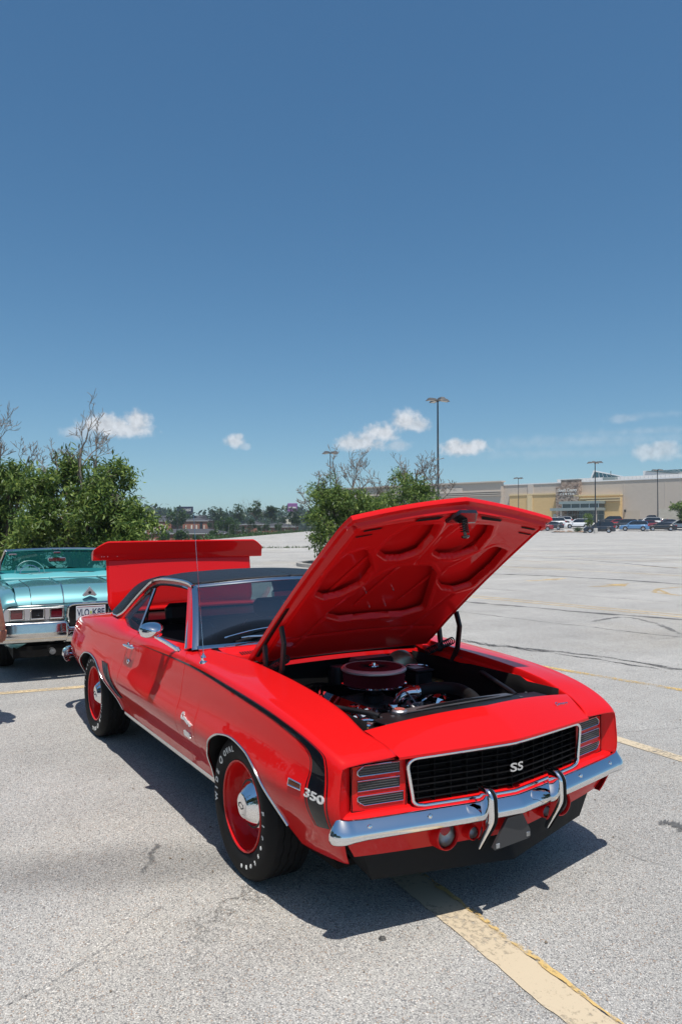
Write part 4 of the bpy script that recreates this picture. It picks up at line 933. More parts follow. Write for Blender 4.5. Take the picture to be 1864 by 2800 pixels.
MB().box((-1.965,-.715,.86),(-1.90,-.69,.95),.008).build('belt_buckle',SATIN,C)
MB().tube([(-1.92,-.60,.86),(-1.92,-.60,.90)],[.009,.006],8).build('lock_knob',CHROME,C)
MB().box((-1.16,-.115,1.165),(-1.135,.115,1.215),.010).build('rear_view_mirror',CHROME,C)
G=np.array([[[-1.15-.19*v*v-1.15*s,v*.54,1.270+.02*math.sin(math.pi*s)-.024*v*v-.03*s] for s in np.linspace(0,1,9)] for v in np.linspace(-1,1,11)]);MB().grid(G).build('headliner',MATTE,C)
# underside: exhaust, frame rails
for sd in(-1,1): MB().box((-1.0,sd*.40-.04,.19),(.55,sd*.40+.04,.25)).build('frame_rail',MATTE,C)
# ================================================================= GROUND
def gpx_(u,v):
    d=FW+((u-932)/FPX)*RT-((v-1400)/FPX)*UP;t=-CP[2]/d[2];q=CP+d*t;return (float(q[0]),float(q[1]))
def asphalt():
    m=bpy.data.materials.new('weathered_asphalt');m.use_nodes=True;N=m.node_tree.nodes;L=m.node_tree.links;b=N['Principled BSDF'];b.inputs['Roughness'].default_value=.9;b.inputs['Specular IOR Level'].default_value=.25
    tc=N.new('ShaderNodeTexCoord')
    def noise(sc_,det=4,ro=.55,v=None):
        n=N.new('ShaderNodeTexNoise');n.inputs['Scale'].default_value=sc_;n.inputs['Detail'].default_value=det;n.inputs['Roughness'].default_value=ro;L.new(v or tc.outputs['Object'],n.inputs['Vector']);return n.outputs['Fac']
    def mr(v,a,b_,c,d,st='LINEAR'):
        n=N.new('ShaderNodeMapRange');n.interpolation_type=st
        for k,q in zip(('From Min','From Max','To Min','To Max'),(a,b_,c,d)):n.inputs[k].default_value=q
        L.new(v,n.inputs['Value']);return n.outputs[0]
    def mul(a,b_,op='MULTIPLY'):
        n=N.new('ShaderNodeMath');n.operation=op
        for i,v in enumerate((a,b_)):
            if isinstance(v,(int,float)):n.inputs[i].default_value=v
            else:L.new(v,n.inputs[i])
        return n.outputs[0]
    vo=N.new('ShaderNodeTexVoronoi');vo.inputs['Scale'].default_value=180;L.new(tc.outputs['Object'],vo.inputs['Vector'])
    sep=N.new('ShaderNodeSeparateColor');L.new(vo.outputs['Color'],sep.inputs[0])
    ramp=N.new('ShaderNodeValToRGB');e=ramp.color_ramp.elements;e[0].position=0;e[0].color=(.20,.205,.21,1);e[1].position=1;e[1].color=(.74,.72,.68,1)
    for p,c in((.10,(.31,.305,.297,1)),(.25,(.42,.410,.390,1)),(.7,(.48,.467,.440,1)),(.93,(.55,.533,.50,1))):
        x=e.new(p);x.color=c
    L.new(sep.outputs[0],ramp.inputs[0])
    # rare brown stones
    hue=N.new('ShaderNodeMix');hue.data_type='RGBA';L.new(mr(sep.outputs[1],.955,.96,0,.55),hue.inputs[0]);L.new(ramp.outputs[0],hue.inputs[6]);hue.inputs[7].default_value=(.36,.22,.13,1)
    # dark binder between the stones
    gap=mr(vo.outputs['Distance'],.42,.75,1,.62)
    col=N.new('ShaderNodeMix');col.data_type='RGBA';col.blend_type='MULTIPLY';col.inputs[0].default_value=1;L.new(hue.outputs[2],col.inputs[6]);L.new(gap,col.inputs[7])
    # broad wear: pale traffic lanes, darker patches
    big=mul(mr(noise(.22,6,.6),.32,.68,.90,1.10),mr(noise(1.3,6,.65),.3,.7,.90,1.08))
    mp=N.new('ShaderNodeMapping');mp.inputs['Rotation'].default_value=(0,0,R(-8));mp.inputs['Scale'].default_value=(.9,.10,1);L.new(tc.outputs['Object'],mp.inputs[0])
    streak=mr(noise(.8,5,.6,mp.outputs[0]),.38,.62,.93,1.05)
    big=mul(big,streak)
    stain=mr(noise(.75,3,.5),.66,.74,1,.80,'SMOOTHSTEP');big=mul(big,stain)
    # oily dark spots
    v3=N.new('ShaderNodeTexVoronoi');v3.inputs['Scale'].default_value=.8;wv=N.new('ShaderNodeVectorMath');wv.operation='ADD';nz=N.new('ShaderNodeTexNoise');nz.inputs['Scale'].default_value=5;L.new(tc.outputs['Object'],nz.inputs['Vector']);sc2=N.new('ShaderNodeVectorMath');sc2.operation='SCALE';sc2.inputs['Scale'].default_value=.12;L.new(nz.outputs['Color'],sc2.inputs[0]);L.new(tc.outputs['Object'],wv.inputs[0]);L.new(sc2.outputs[0],wv.inputs[1]);L.new(wv.outputs[0],v3.inputs['Vector'])
    sp=mr(v3.outputs['Distance'],.018,.05,.55,1,'SMOOTHSTEP');big=mul(big,sp)
    # cracks
    wn=N.new('ShaderNodeTexNoise');wn.inputs['Scale'].default_value=1.1;wn.inputs['Detail'].default_value=8;wn.inputs['Roughness'].default_value=.7;L.new(tc.outputs['Object'],wn.inputs['Vector'])
    w1=N.new('ShaderNodeVectorMath');w1.operation='SCALE';w1.inputs['Scale'].default_value=1.2;L.new(wn.outputs['Color'],w1.inputs[0]);w2=N.new('ShaderNodeVectorMath');w2.operation='ADD';L.new(tc.outputs['Object'],w2.inputs[0]);L.new(w1.outputs[0],w2.inputs[1])
    v2=N.new('ShaderNodeTexVoronoi');v2.feature='DISTANCE_TO_EDGE';v2.inputs['Scale'].default_value=.30;L.new(w2.outputs[0],v2.inputs['Vector'])
    ck=mr(v2.outputs['Distance'],.0008,.0035,1,0);mask=mr(noise(.5,3),.60,.66,0,1);ck=mul(ck,mask)
    f=mul(big,mr(ck,0,1,1,.62))
    # old dark patch of coarse stone at the left foreground
    pc=gpx_(330,2370);ms=N.new('ShaderNodeMapping');ms.vector_type='TEXTURE';ms.inputs['Location'].default_value=(pc[0],pc[1],0);ms.inputs['Rotation'].default_value=(0,0,R(62));ms.inputs['Scale'].default_value=(.95,.28,1);L.new(tc.outputs['Object'],ms.inputs[0])
    ln=N.new('ShaderNodeVectorMath');ln.operation='LENGTH';L.new(ms.outputs[0],ln.inputs[0]);pm=mr(mul(ln.outputs['Value'],mul(noise(3.2,5,.6),1.1),'ADD'),.9,1.7,.74,1,'SMOOTHSTEP');f=mul(f,pm)
    c2=N.new('ShaderNodeMix');c2.data_type='RGBA';c2.blend_type='MULTIPLY';c2.inputs[0].default_value=1;L.new(col.outputs[2],c2.inputs[6]);L.new(f,c2.inputs[7])
    # rusty-beige tint in worn areas
    tn=N.new('ShaderNodeMix');tn.data_type='RGBA';tn.blend_type='MULTIPLY';L.new(mr(noise(.35,4),.5,.7,0,.6),tn.inputs[0]);L.new(c2.outputs[2],tn.inputs[6]);tn.inputs[7].default_value=(1.04,.99,.90,1)
    L.new(tn.outputs[2],b.inputs['Base Color'])
    bp=N.new('ShaderNodeBump');bp.inputs['Strength'].default_value=.8;bp.inputs['Distance'].default_value=.004;h=mul(mul(vo.outputs['Distance'],-1.0),mul(sep.outputs[2],.6,'ADD'));h=mul(h,mul(ck,-1.2),'ADD');L.new(h,bp.inputs['Height']);L.new(bp.outputs[0],b.inputs['Normal'])
    return m
ASPH=asphalt()
def paint_mat(name,col,wear=.45,edge=.12):
    m=bpy.data.materials.new(name);m.use_nodes=True;N=m.node_tree.nodes;L=m.node_tree.links;b=N['Principled BSDF'];b.inputs['Base Color'].default_value=(*col,1);b.inputs['Roughness'].default_value=.8
    tc=N.new('ShaderNodeTexCoord');n=N.new('ShaderNodeTexNoise');n.inputs['Scale'].default_value=38;n.inputs['Detail'].default_value=7;n.inputs['Roughness'].default_value=.75;L.new(tc.outputs['Object'],n.inputs['Vector'])
    n2=N.new('ShaderNodeTexNoise');n2.inputs['Scale'].default_value=2.2;n2.inputs['Detail'].default_value=4;L.new(tc.outputs['Object'],n2.inputs['Vector'])
    ad=N.new('ShaderNodeMath');ad.operation='ADD';L.new(n.outputs['Fac'],ad.inputs[0]);mm=N.new('ShaderNodeMath');mm.operation='MULTIPLY';mm.inputs[1].default_value=.6;L.new(n2.outputs['Fac'],mm.inputs[0]);L.new(mm.outputs[0],ad.inputs[1])
    r=N.new('ShaderNodeMapRange');r.inputs['From Min'].default_value=wear+.3-edge/2;r.inputs['From Max'].default_value=wear+.3+edge/2;L.new(ad.outputs[0],r.inputs['Value']);L.new(r.outputs[0],b.inputs['Alpha'])
    v=N.new('ShaderNodeMix');v.data_type='RGBA';v.blend_type='MULTIPLY';v.inputs[0].default_value=.5;v.inputs[6].default_value=(*col,1);L.new(n.outputs['Color'],v.inputs[7])
    return m
CREAM=paint_mat('worn_cream_paint',(.53,.44,.31),.38,.22);YEL=paint_mat('worn_yellow_paint',(.58,.40,.15),.50,.18);YELF=paint_mat('faded_yellow_paint',(.60,.46,.27),.44,.3)
def hz(s,d):
    q=np.clip((d-122)/38,0,1);return .0+1.62*q*np.clip((s-4)/14,0,1)
ds=[-60,-10,0,5,10,15,20,25,30,35,41,42.5,50,60,70,80,95,110,122,126,130,134,138,142,146,150,155,160,170,185,210,240]
def sL(d):return -90 if d<=41 else float(np.interp(d,[42.5,80,150,185,240],[-17.0,-13.1,-7,5,5]))
G=[]
for d in ds:
    a=sL(d);G.append([gp(a+(210-a)*t,d,float(hz(a+(210-a)*t,d))) for t in np.linspace(0,1,45)])
lot=MB().grid(np.array(G),flip=True).build('parking_lot',ASPH,ang=80);tag(lot,'wide weathered grey asphalt parking lot','parking lot',kind='structure')
# natural terrain around and below
gm=mat('grass_ground',(.085,.10,.04),.9,var=.5,vscale=.3)
def tz(s,d):
    e=np.interp(d,[-60,41,42.5,80,150,185,240],[-90,-90,-17,-13.1,-7,5,5]);dl=np.maximum(0,e-s)
    z=-.15-6.2*np.clip(dl/45,0,1)**.8
    z=np.where(d>240,np.minimum(z,-.15-0*d),z);far=np.clip((d-150)/60,0,1)*np.clip((12-s)/10,0,1);z=np.minimum(z,-.15-6.2*far)
    return np.where((s>14)&(d>122),-.2+1.6*np.clip((d-130)/38,0,1)-0*s,z)
Sg=np.concatenate([np.linspace(-900,-120,14),np.linspace(-100,110,64),np.linspace(130,900,14)]);Dg=np.concatenate([np.linspace(-500,-60,8),np.linspace(-40,260,76),np.linspace(290,1500,14)])
SS,DD=np.meshgrid(Sg,Dg,indexing='ij');Z=tz(SS,DD);P=CP+S2*SS[...,None]+F2*DD[...,None];P[...,2]=Z
ter=MB().grid(P).build('ground',gm,ang=80);tag(ter,'green ground sloping away beyond the parking lot','ground',kind='structure')
def sheet(name,pts,z,m,label,cat='road marking',group=None,parent=None):
    P=[(x,y,z) for x,y in pts];o=MB().add(P,[tuple(range(len(P)))]).build(name,m,smooth=False,parent=parent)
    if np.cross(np.array(P[1])-P[0],np.array(P[2])-P[1])[2]<0:o.data.flip_normals()
    if parent is None:tag(o,label,cat,group,'structure')
    return o
def line(name,a,b,w_,z,m,label,**k):
    a=np.array(a,float);b=np.array(b,float);d=(b-a)/np.linalg.norm(b-a);n=np.array([-d[1],d[0]])*w_/2;nn=max(1,int(np.linalg.norm(b-a)/2))
    return sheet(name,[tuple(a-n),tuple(b-n),tuple(b+n),tuple(a+n)],z,m,label,**k)
def ragged(a,b,w_,z,m,label,name='stall_stripe',j=.004):
    a=np.array(a,float);b=np.array(b,float);L_=np.linalg.norm(b-a);d=(b-a)/L_;n=np.array([-d[1],d[0]]);k=int(L_/.022);t=np.linspace(0,L_,k)
    def side(s_):
        e=rng.normal(0,j,k);e=np.convolve(np.pad(e,1,'edge'),[.3,.5,.3],'valid');return np.array([[*(a+d*q+n*(s_*w_/2+o)),z] for q,o in zip(t,e)])
    o=MB().grid(np.stack([side(-1),side(1)]),flip=True).build(name,m,smooth=False);tag(o,label,'road marking',None,'structure');return o
ragged((-3.6,.16),(3.2,-.455),.150,.004,CREAM,'thick worn cream stripe running out from under the red car to the bottom edge')
ragged((-.2,-.068),(3.2,-.373),.022,.008,YEL,'flaky yellow edge along the cream stripe in front of the red car','stall_stripe_edge',.006)
line('stall_stripe',(-1.9,2.55),(3.2,2.30),.115,.004,CREAM,'thin cream stall stripe on the far side of the red car')
line('stall_stripe',(-4.95,-2.6),(-3.95,2.9),.12,.004,YELF,'faded yellow cross stripe between the red and turquoise cars')
line('stall_stripe',(-4.6,3.9),(5,5.35),.10,.004,YEL,'broken yellow stripe beyond the red car with cracked tar beside it')
line('lane_line',(-22,7.05),(6,11.1),.10,.004,YELF,'nearer yellow lane line crossing the lot behind the raised bonnet');line('lane_line',(-22,7.35),(6,11.4),.10,.004,YELF,'farther of the two yellow lane lines crossing behind the raised bonnet')
A0=np.array([-9.70,13.25])
sheet('arrow_marking',[(-9.72,13.27),(-9.55,14.0),(-9.80,14.05),(-9.72,14.95),(-9.15,14.0),(-9.38,13.98),(-9.45,13.3)],.004,YEL,'solid yellow lane arrow in the middle of the lot')
sheet('arrow_marking',[(-11.95,13.3),(-11.85,14.1),(-12.1,14.15),(-11.94,15.1),(-11.55,14.1),(-11.7,14.08),(-11.75,13.3)],.004,YELF,'fainter yellow arrow further left across the lot')
ol=[(-7.75,13.2),(-8.25,14.1),(-8.30,16.2),(-8.45,17.8)];ol2=[(-7.75,13.2),(-7.0,13.05),(-6.2,14.2),(-5.6,15.2)]
for k,(p,q) in enumerate(list(zip(ol[:-1],ol[1:]))+list(zip(ol2[:-1],ol2[1:]))):
    if k==0:hm_=line('outline_marking',p,q,.12,.004,YEL,'yellow outlined marking at the right edge of the lot')
    else:
        line('stroke',p,q,.12,.004,YEL,'',parent=hm_)
line('stroke',(-8.1,13.9),(-7.3,13.15),.12,.004,YEL,'',parent=hm_)
for k,(y0,x0,x1) in enumerate(((19.5,-24,-6),(23,-30,-8),(27,-28,-4),(31.5,-40,-10))):
    line('lane_line',(x0,y0-3),(x1,y0),.12,.004,YELF,['first','second','third','fourth'][k]+' faint yellow stall line counting away across the far lot',group='faint stall lines')
# tar seams, cracks and tyre marks
TAR=paint_mat('tar',(.05,.05,.05),.50,.25);SKID=paint_mat('tyre_mark',(.10,.10,.10),.52,.4)
def ribbon(name,pts,w_,m,label,z=.0045,jit=.02,n=60,kind='structure',cat='crack',group=None):
    P=bez([(x,y,z) for x,y in pts],n);T=np.gradient(P,axis=0);T/=np.linalg.norm(T,axis=1)[:,None]+1e-9;Nn=np.stack([-T[:,1],T[:,0],0*T[:,0]],1)
    j=np.cumsum(rng.normal(0,jit*.4,n+1));j-=np.linspace(j[0],j[-1],n+1);P=P+Nn*j[:,None];ww=w_*rng.uniform(.35,1.3,n+1)[:,None]/2
    o=MB().grid(np.stack([P-Nn*ww,P+Nn*ww]),flip=True).build(name,m);tag(o,label,cat,group,kind);return o
ribbon('tar_seam',[(-7,4.2),(-4.7,4.5),(-3.8,4.62),(-2.2,5.0),(0,5.5),(3,6.1)],.10,TAR,'broken black tar seam beyond the far wing of the red car',jit=.09)
ribbon('tar_seam',[(-6.5,4.35),(-4.7,4.62),(-3.6,4.75),(-2.0,5.15)],.06,TAR,'thin second tar seam beside the broken black seam',jit=.08)
ribbon('tar_seam',[(-11,6.4),(-7.5,6.7),(-5.2,7.05),(-3.2,7.5),(0,8.4)],.035,TAR,'long dark seam crossing the lot in front of the yellow lane lines',jit=.05)
ribbon('tar_seam',[(-14,10.0),(-9,11.0),(-5,11.8),(-1,12.4)],.04,SKID,'thin dark seam just beyond the yellow lane lines',jit=.05)
ribbon('tar_seam',[(-30,14),(-20,17.0),(-12,19.5),(-4,21.5)],.10,SKID,'dark seam curving across the middle distance of the lot',jit=.1)
ribbon('tar_seam',[(-34,24),(-24,29),(-12,35)],.10,SKID,'furthest dark seam across the lot',jit=.1)
def gpx(u,v):
    d=FW+((u-932)/FPX)*RT-((v-1400)/FPX)*UP;t=-CP[2]/d[2];q=CP+d*t;return (float(q[0]),float(q[1]))
ribbon('crack',[gpx(0,2760),gpx(120,2700),gpx(235,2620),gpx(330,2560),gpx(400,2500),gpx(500,2460)],.0045,SKID,'long hairline crack in the asphalt at the lower left',jit=.006)
ribbon('crack',[gpx(1530,2260),gpx(1575,2290),gpx(1640,2300),gpx(1740,2345),gpx(1864,2385)],.004,TAR,'hairline crack running right from the shadow of the nose',jit=.006)
ribbon('crack',[gpx(1560,2240),gpx(1620,2010),gpx(1864,1990)][1:]+[gpx(1900,1985)],.006,TAR,'hairline crack beside the far front corner of the red car',jit=.006)
for k,(a,b,c_,w_) in enumerate((((-26,20),(-20,24),(-13,22),.22),((-22,26),(-15,29),(-9,34),.2),((-38,30),(-30,30),(-22,36),.25),((-17,13),(-12,15.5),(-6,16),.3),((-13,7.5),(-8,8.2),(-3,9.6),.18))):
    ribbon('tyre_mark',[a,b,c_],w_,SKID,['curved','wide curved','far','broad dark','near narrow'][k]+' tyre scuff on the asphalt',z=.0042+.0003*k,jit=.05,cat='tyre mark')
ribbon('tyre_mark',[gpx(1620,1700),gpx(1700,1690),gpx(1790,1703),gpx(1864,1735)],.10,SKID,'dark curl of tyre rubber at the right of the lot',z=.0052,jit=.03,cat='tyre mark')
ribbon('oil_stain',[gpx(1800,2252),gpx(1830,2258),gpx(1864,2275)],.07,SKID,'small dark oil stain near the right edge',z=.0055,jit=.01,cat='stain')
ribbon('oil_stain',[gpx(380,2390),gpx(400,2350),gpx(430,2310)],.028,SKID,'dark scuff on the asphalt left of the front tyre',z=.0055,jit=.01,cat='stain')
tm=MB();
for k in range(5):
    a=rng.uniform(0,6.28,1)[0]
p=gpx(1045,2568);MB().lathe([(.016,.0),(.013,.006),(.001,.009)],(p[0],p[1],.001),'z',1,9).build('tar_blob',TAR);o=bpy.context.scene.collection.objects[-1];tag(o,'small black tar blob on the asphalt left of the cream stripe','tar blob')
mb=MB()
for k in range(260):
    x_,y_=rng.uniform(-4,3.2),rng.uniform(-2.2,6);s_=rng.uniform(.003,.009);a_=rng.uniform(0,6.28);q=np.array([[math.cos(a_+t)*s_*rng.uniform(.6,1.2),math.sin(a_+t)*s_*rng.uniform(.6,1.2),0] for t in(0,1.6,3.1,4.7)])+[x_,y_,.0045]
    mb.add(np.concatenate([q,[[x_,y_,.0045+s_*.8]]]),[(0,1,4),(1,2,4),(2,3,4),(3,0,4)])
o=mb.build('grit',mat('grit',(.20,.16,.12),.9),smooth=False);tag(o,'loose grit and leaf crumbs scattered on the asphalt','grit',kind='stuff')
# ================================================================= TREES
def leaf_mat(name,c1,c2,tr=.35):
    m=bpy.data.materials.new(name);m.use_nodes=True;N=m.node_tree.nodes;L=m.node_tree.links
    for n in list(N):N.remove(n)
    o=N.new('ShaderNodeOutputMaterial');g=N.new('ShaderNodeNewGeometry');r=N.new('ShaderNodeValToRGB');L.new(g.outputs['Random Per Island'],r.inputs[0])
    e=r.color_ramp.elements;e[0].color=(*c1,1);e[1].color=(*c2,1);x=e.new(.55);x.color=tuple((a*.7+b*.3) for a,b in zip(c1,c2))+(1,)
    d=N.new('ShaderNodeBsdfPrincipled');d.inputs['Roughness'].default_value=.42;d.inputs['Specular IOR Level'].default_value=.4;t=N.new('ShaderNodeBsdfTranslucent');L.new(r.outputs[0],d.inputs['Base Color'])
    hs=N.new('ShaderNodeHueSaturation');hs.inputs['Value'].default_value=1.6;hs.inputs['Hue'].default_value=.485;L.new(r.outputs[0],hs.inputs['Color']);L.new(hs.outputs[0],t.inputs[0])
    x=N.new('ShaderNodeMixShader');x.inputs[0].default_value=tr;L.new(d.outputs[0],x.inputs[1]);L.new(t.outputs[0],x.inputs[2]);L.new(x.outputs[0],o.inputs[0]);return m
LEAF=leaf_mat('ash_leaf',(.030,.080,.014),(.27,.36,.09));LEAFD=leaf_mat('dark_leaf',(.016,.042,.012),(.045,.085,.022),.2);LEAFM=leaf_mat('mid_leaf',(.028,.065,.016),(.07,.125,.03),.25)
BARK=mat('grey_bark',(.13,.105,.085),.85,var=.3,vscale=12,bump=.3,bscale=40);TWIG=mat('dead_twig',(.20,.17,.145),.85,var=.3,vscale=8)
def leaves(mb,cent,n,size,spread,elong=2.6,droop=.3):
    """n leaves scattered round the given twig points"""
    cent=np.asarray(cent);i=rng.integers(0,len(cent),n);c_=cent[i]+rng.normal(0,spread,(n,3));s=size*rng.uniform(.6,1.35,n)[:,None]
    d=rng.normal(0,1,(n,3));d[:,2]-=droop;d/=np.linalg.norm(d,axis=1)[:,None];b=np.cross(d,rng.normal(0,1,(n,3)));b/=np.linalg.norm(b,axis=1)[:,None];b[:,2]*=.5;nn=np.cross(d,b)
    w_=s/elong
    V=np.stack([c_,c_+d*s*.45+b*w_*.5+nn*s*.06,c_+d*s,c_+d*s*.45-b*w_*.5+nn*s*.06],1).reshape(-1,3)
    k=np.arange(n)*4;F=np.concatenate([np.stack([k,k+1,k+2],1),np.stack([k,k+2,k+3],1)])
    mb.add(V,F.tolist())
def grow(start,dirn,length,rad,depth,out,tips,nb=3,curl=.25,up=.15,taper=.6,seg=5,r_=rnd):
    p=np.array(start,float);d=np.array(dirn,float);d/=np.linalg.norm(d);path=[p.copy()]
    for k in range(seg):
        d=d+np.array([r_.gauss(0,curl),r_.gauss(0,curl),r_.gauss(0,curl)+up])*.4;d/=np.linalg.norm(d);p=p+d*length/seg;path.append(p.copy())
    out.append((np.array(path),np.linspace(rad,rad*taper,seg+1)))
    if depth==0:tips.append(p);return
    for k in range(nb):
        q=path[r_.randint(max(1,seg//2-1),seg)];a=np.array([r_.gauss(0,1),r_.gauss(0,1),r_.gauss(.25,.7)]);nd=d*.9+a*.75
        grow(q,nd,length*r_.uniform(.5,.8),rad*taper*.75,depth-1,out,tips,nb,curl,up,taper,seg,r_)
    tips.append(p)
def branches(mb,out,n=5,mr=.0035):
    for path,r in out:mb.tube(path,np.maximum(r,mr),n if r[0]>.02 else 3,caps=False)
def island_tree(name,s,d,blobs,leafn,size,label,cat='tree',spikes=(),group=None,seed=1,stems=5,base=0,twsz=1.0):
    """multi-stem ash: blobs = (ds,dd,z,rs,rd,rz) foliage masses; spikes = bare leaders (ds,dd,z0,height,lean)"""
    r_=random.Random(seed);t=thing(name,label,cat,gp(s,d,base),0,group);o0=gp(s,d,base);L=lambda ds,dd,z:S2*ds+F2*dd+np.array([0,0,z])
    mb=MB();out=[];tw=[];tips=[]
    for k in range(stems):
        b=blobs[k%len(blobs)];tgt=L(b[0],b[1],b[2]);p0=L(r_.uniform(-.2,.2),r_.uniform(-.2,.2),0);m_=p0*.5+tgt*.5+np.array([r_.gauss(0,.15),r_.gauss(0,.15),.1]);P=bez([p0,m_,tgt],8);mb.tube(P,np.linspace(.075,.03,9),6,caps=False)
    mb.build('trunk',BARK,t)
    mb=MB();cent=[]
    for b in blobs:
        c_=L(*b[:3]);n=max(8,int(34*b[3]*b[5]))
        for k in range(n):
            v=np.array([r_.gauss(0,1),r_.gauss(0,1),r_.gauss(0,1)]);v/=np.linalg.norm(v);rr=r_.uniform(.15,1.3)
            q=c_+(S2*v[0]*b[3]+F2*v[1]*b[4]+np.array([0,0,v[2]*b[5]]))*rr;cent.append(q)
            if k%2==0:
                a=c_*.6+q*.4;pp=bez([a,(a+q)/2+np.array([r_.gauss(0,.08) for _ in range(3)]),q+(q-a)*.12],5);out.append((pp,np.linspace(.016,.005,6)))
    branches(mb,out);mb.build('branch',BARK,t,kind='stuff')
    mb=MB();cent=np.array(cent);sub=np.repeat(cent,3,0)+rng.normal(0,.16,(len(cent)*3,3));leaves(mb,sub,leafn,size,.10);mb.build('crown',LEAF,t,smooth=False,kind='stuff')
    out=[]
    for (ds_,dd_,z0,h,lean,dep,ra) in spikes:
        grow(L(ds_,dd_,z0),np.array(S2)*lean+np.array([0,0,1.]),h,ra*twsz,dep,out,tips,3,.20,.16,.62,6,r_)
    mb=MB();branches(mb,out,5,.0003*d);mb.build('dead_branch',TWIG,t,kind='stuff');return t
# measured outline of the left group: depth about 17 m
def pxs(u,v,d): return ((u-932)/FPX*d,1.652+(1430.5-v)/FPX*d)
def blobs_px(L_,d,s0):
    o=[]
    for u,v,ru,rv in L_:
        s,z=pxs(u,v,d);o.append((s-s0,rng.uniform(-.5,.5),z-(.24 if v<1400 else .06),ru/FPX*d*.92,ru/FPX*d*.8+.2,rv/FPX*d*.80))
    return o
def spk(L_,d,s0):
    o=[]
    for u,v0,v1,lean,dep,ra in L_:
        s,z0=pxs(u,v0,d);z1=pxs(u,v1,d)[1];o.append((s-s0,rng.uniform(-.3,.3),z0,(z1-z0)*.53,lean,dep,ra))
    return o
d=17.2;s0=pxs(225,0,d)[0]
island_tree('ash_tree',s0,d,blobs_px([(180,1500,90,30),(290,1500,80,30),(60,1500,60,30),(120,1305,48,32),(163,1255,16,28),(205,1335,55,36),(275,1320,28,34),(290,1285,14,22),(160,1370,75,60),(250,1400,80,60),(330,1380,45,50),(350,1440,45,45),(120,1440,70,55),(220,1465,75,45),(300,1470,60,40),(90,1390,40,50),(355,1478,26,26)],d,s0),30000,.135,
   'bushy ash tree with tall bare dead leaders behind the turquoise convertible',spikes=spk([(225,1340,1120,.03,4,.044),(250,1340,1170,.25,4,.034),(205,1320,1190,-.15,4,.028),(150,1290,1195,-.15,3,.022),(320,1400,1345,.5,3,.014),(345,1430,1385,.9,3,.014),(130,1290,1225,-.4,3,.014)],d,s0),seed=4,stems=7,group='ash trees on the planted island',twsz=.9)
d=18.6;s0=pxs(-30,0,d)[0]
island_tree('ash_tree',s0,d,blobs_px([(20,1285,30,32),(60,1310,40,35),(-20,1320,60,70),(10,1380,50,60),(-60,1400,80,80),(30,1450,45,45),(-30,1480,60,35),(-110,1330,70,80)],d,s0),17000,.135,
   'ash tree cut by the left edge with long bare twigs reaching over the convertible',spikes=spk([(5,1300,1135,.10,4,.032),(55,1300,1185,.35,4,.026),(-40,1300,1130,.0,4,.03),(90,1310,1245,.8,3,.02)],d,s0),seed=9,stems=5,group='ash trees on the planted island',twsz=.9)
d=28.5;s0=pxs(920,0,d)[0]
island_tree('ash_tree',s0,d,blobs_px([(880,1330,26,26),(870,1370,40,40),(905,1360,40,45),(945,1390,45,35),(890,1420,45,40),(930,1440,50,40),(875,1465,30,30),(1000,1370,45,30),(960,1440,50,40),(960,1378,45,34),(1010,1388,55,32),(925,1350,26,24),(985,1350,26,20)],d,s0),14000,.15,
   'ash tree bristling with bare grey twigs left of the raised bonnet',spikes=spk([(955,1400,1225,.0,4,.05),(925,1390,1245,-.15,4,.036),(975,1400,1250,.25,4,.036),(890,1370,1275,-.6,4,.026),(1010,1390,1290,.7,4,.026),(860,1400,1340,-1.2,4,.022),(870,1420,1380,-1.6,3,.02)],d,s0),seed=15,stems=6,group='ash trees on the planted island')
d=30;s0=pxs(1120,0,d)[0]
island_tree('ash_tree',s0,d,blobs_px([(1108,1300,18,22),(1125,1335,40,38),(1085,1360,45,30),(1150,1370,40,28),(1050,1370,50,26),(1120,1400,60,30),(1170,1345,26,26),(1055,1365,50,28),(1165,1372,46,26),(1200,1385,30,20),(1140,1320,24,26)],d,s0),9500,.15,
   'ash tree with one forked bare top just behind the tip of the raised bonnet',spikes=spk([(1140,1360,1215,.02,4,.05),(1150,1360,1235,.30,4,.036),(1120,1350,1245,-.3,3,.026),(1190,1385,1300,.9,4,.03),(1175,1370,1280,.5,3,.026),(1090,1350,1300,-.7,3,.018)],d,s0),seed=21,stems=5,group='ash trees on the planted island')
# planted islands (kerb + soil)
KERB=mat('kerb_concrete',(.36,.34,.31),.85,var=.2,vscale=4);SOIL=mat('dry_soil',(.17,.135,.09),.95,var=.35,vscale=3)
def island(name,s0_,s1,d0,d1,label,m=SOIL):
    t=thing(name,label,'kerb island',gp((s0_+s1)/2,(d0+d1)/2,0));t['kind']='structure';o=gp((s0_+s1)/2,(d0+d1)/2,0);r=min(s1-s0_,d1-d0)/2;pts=[]
    for cx,cy,a0 in((s1-r,d1-r,0),(s0_+r,d1-r,90),(s0_+r,d0+r,180),(s1-r,d0+r,270)):
        for a in np.linspace(a0,a0+90,7):pts.append((cx+r*math.cos(R(a)),cy+r*math.sin(R(a))))
    P=np.array([gp(s,d_,0)-o for s,d_ in pts]);c_=P.mean(0);inn=c_+(P-c_)*(1-.15/max(r,.3)*.9)
    MB().grid(np.stack([P,P+[0,0,.13],inn+[0,0,.14],inn+[0,0,.09]],1),cu=True).build('kerb',KERB,t,ang=30)
    MB().add(np.concatenate([inn+[0,0,.10],[c_+[0,0,.2]]]),[(i,(i+1)%len(P),len(P)) for i in range(len(P))]).build('soil',m,t)
    return t
island('planted_island',-11.5,-3.9,15.2,20.5,'kerbed soil island under the left ash trees')
island('planted_island',-1.75,6.0,26.6,31.5,'kerbed soil island under the central ash trees')
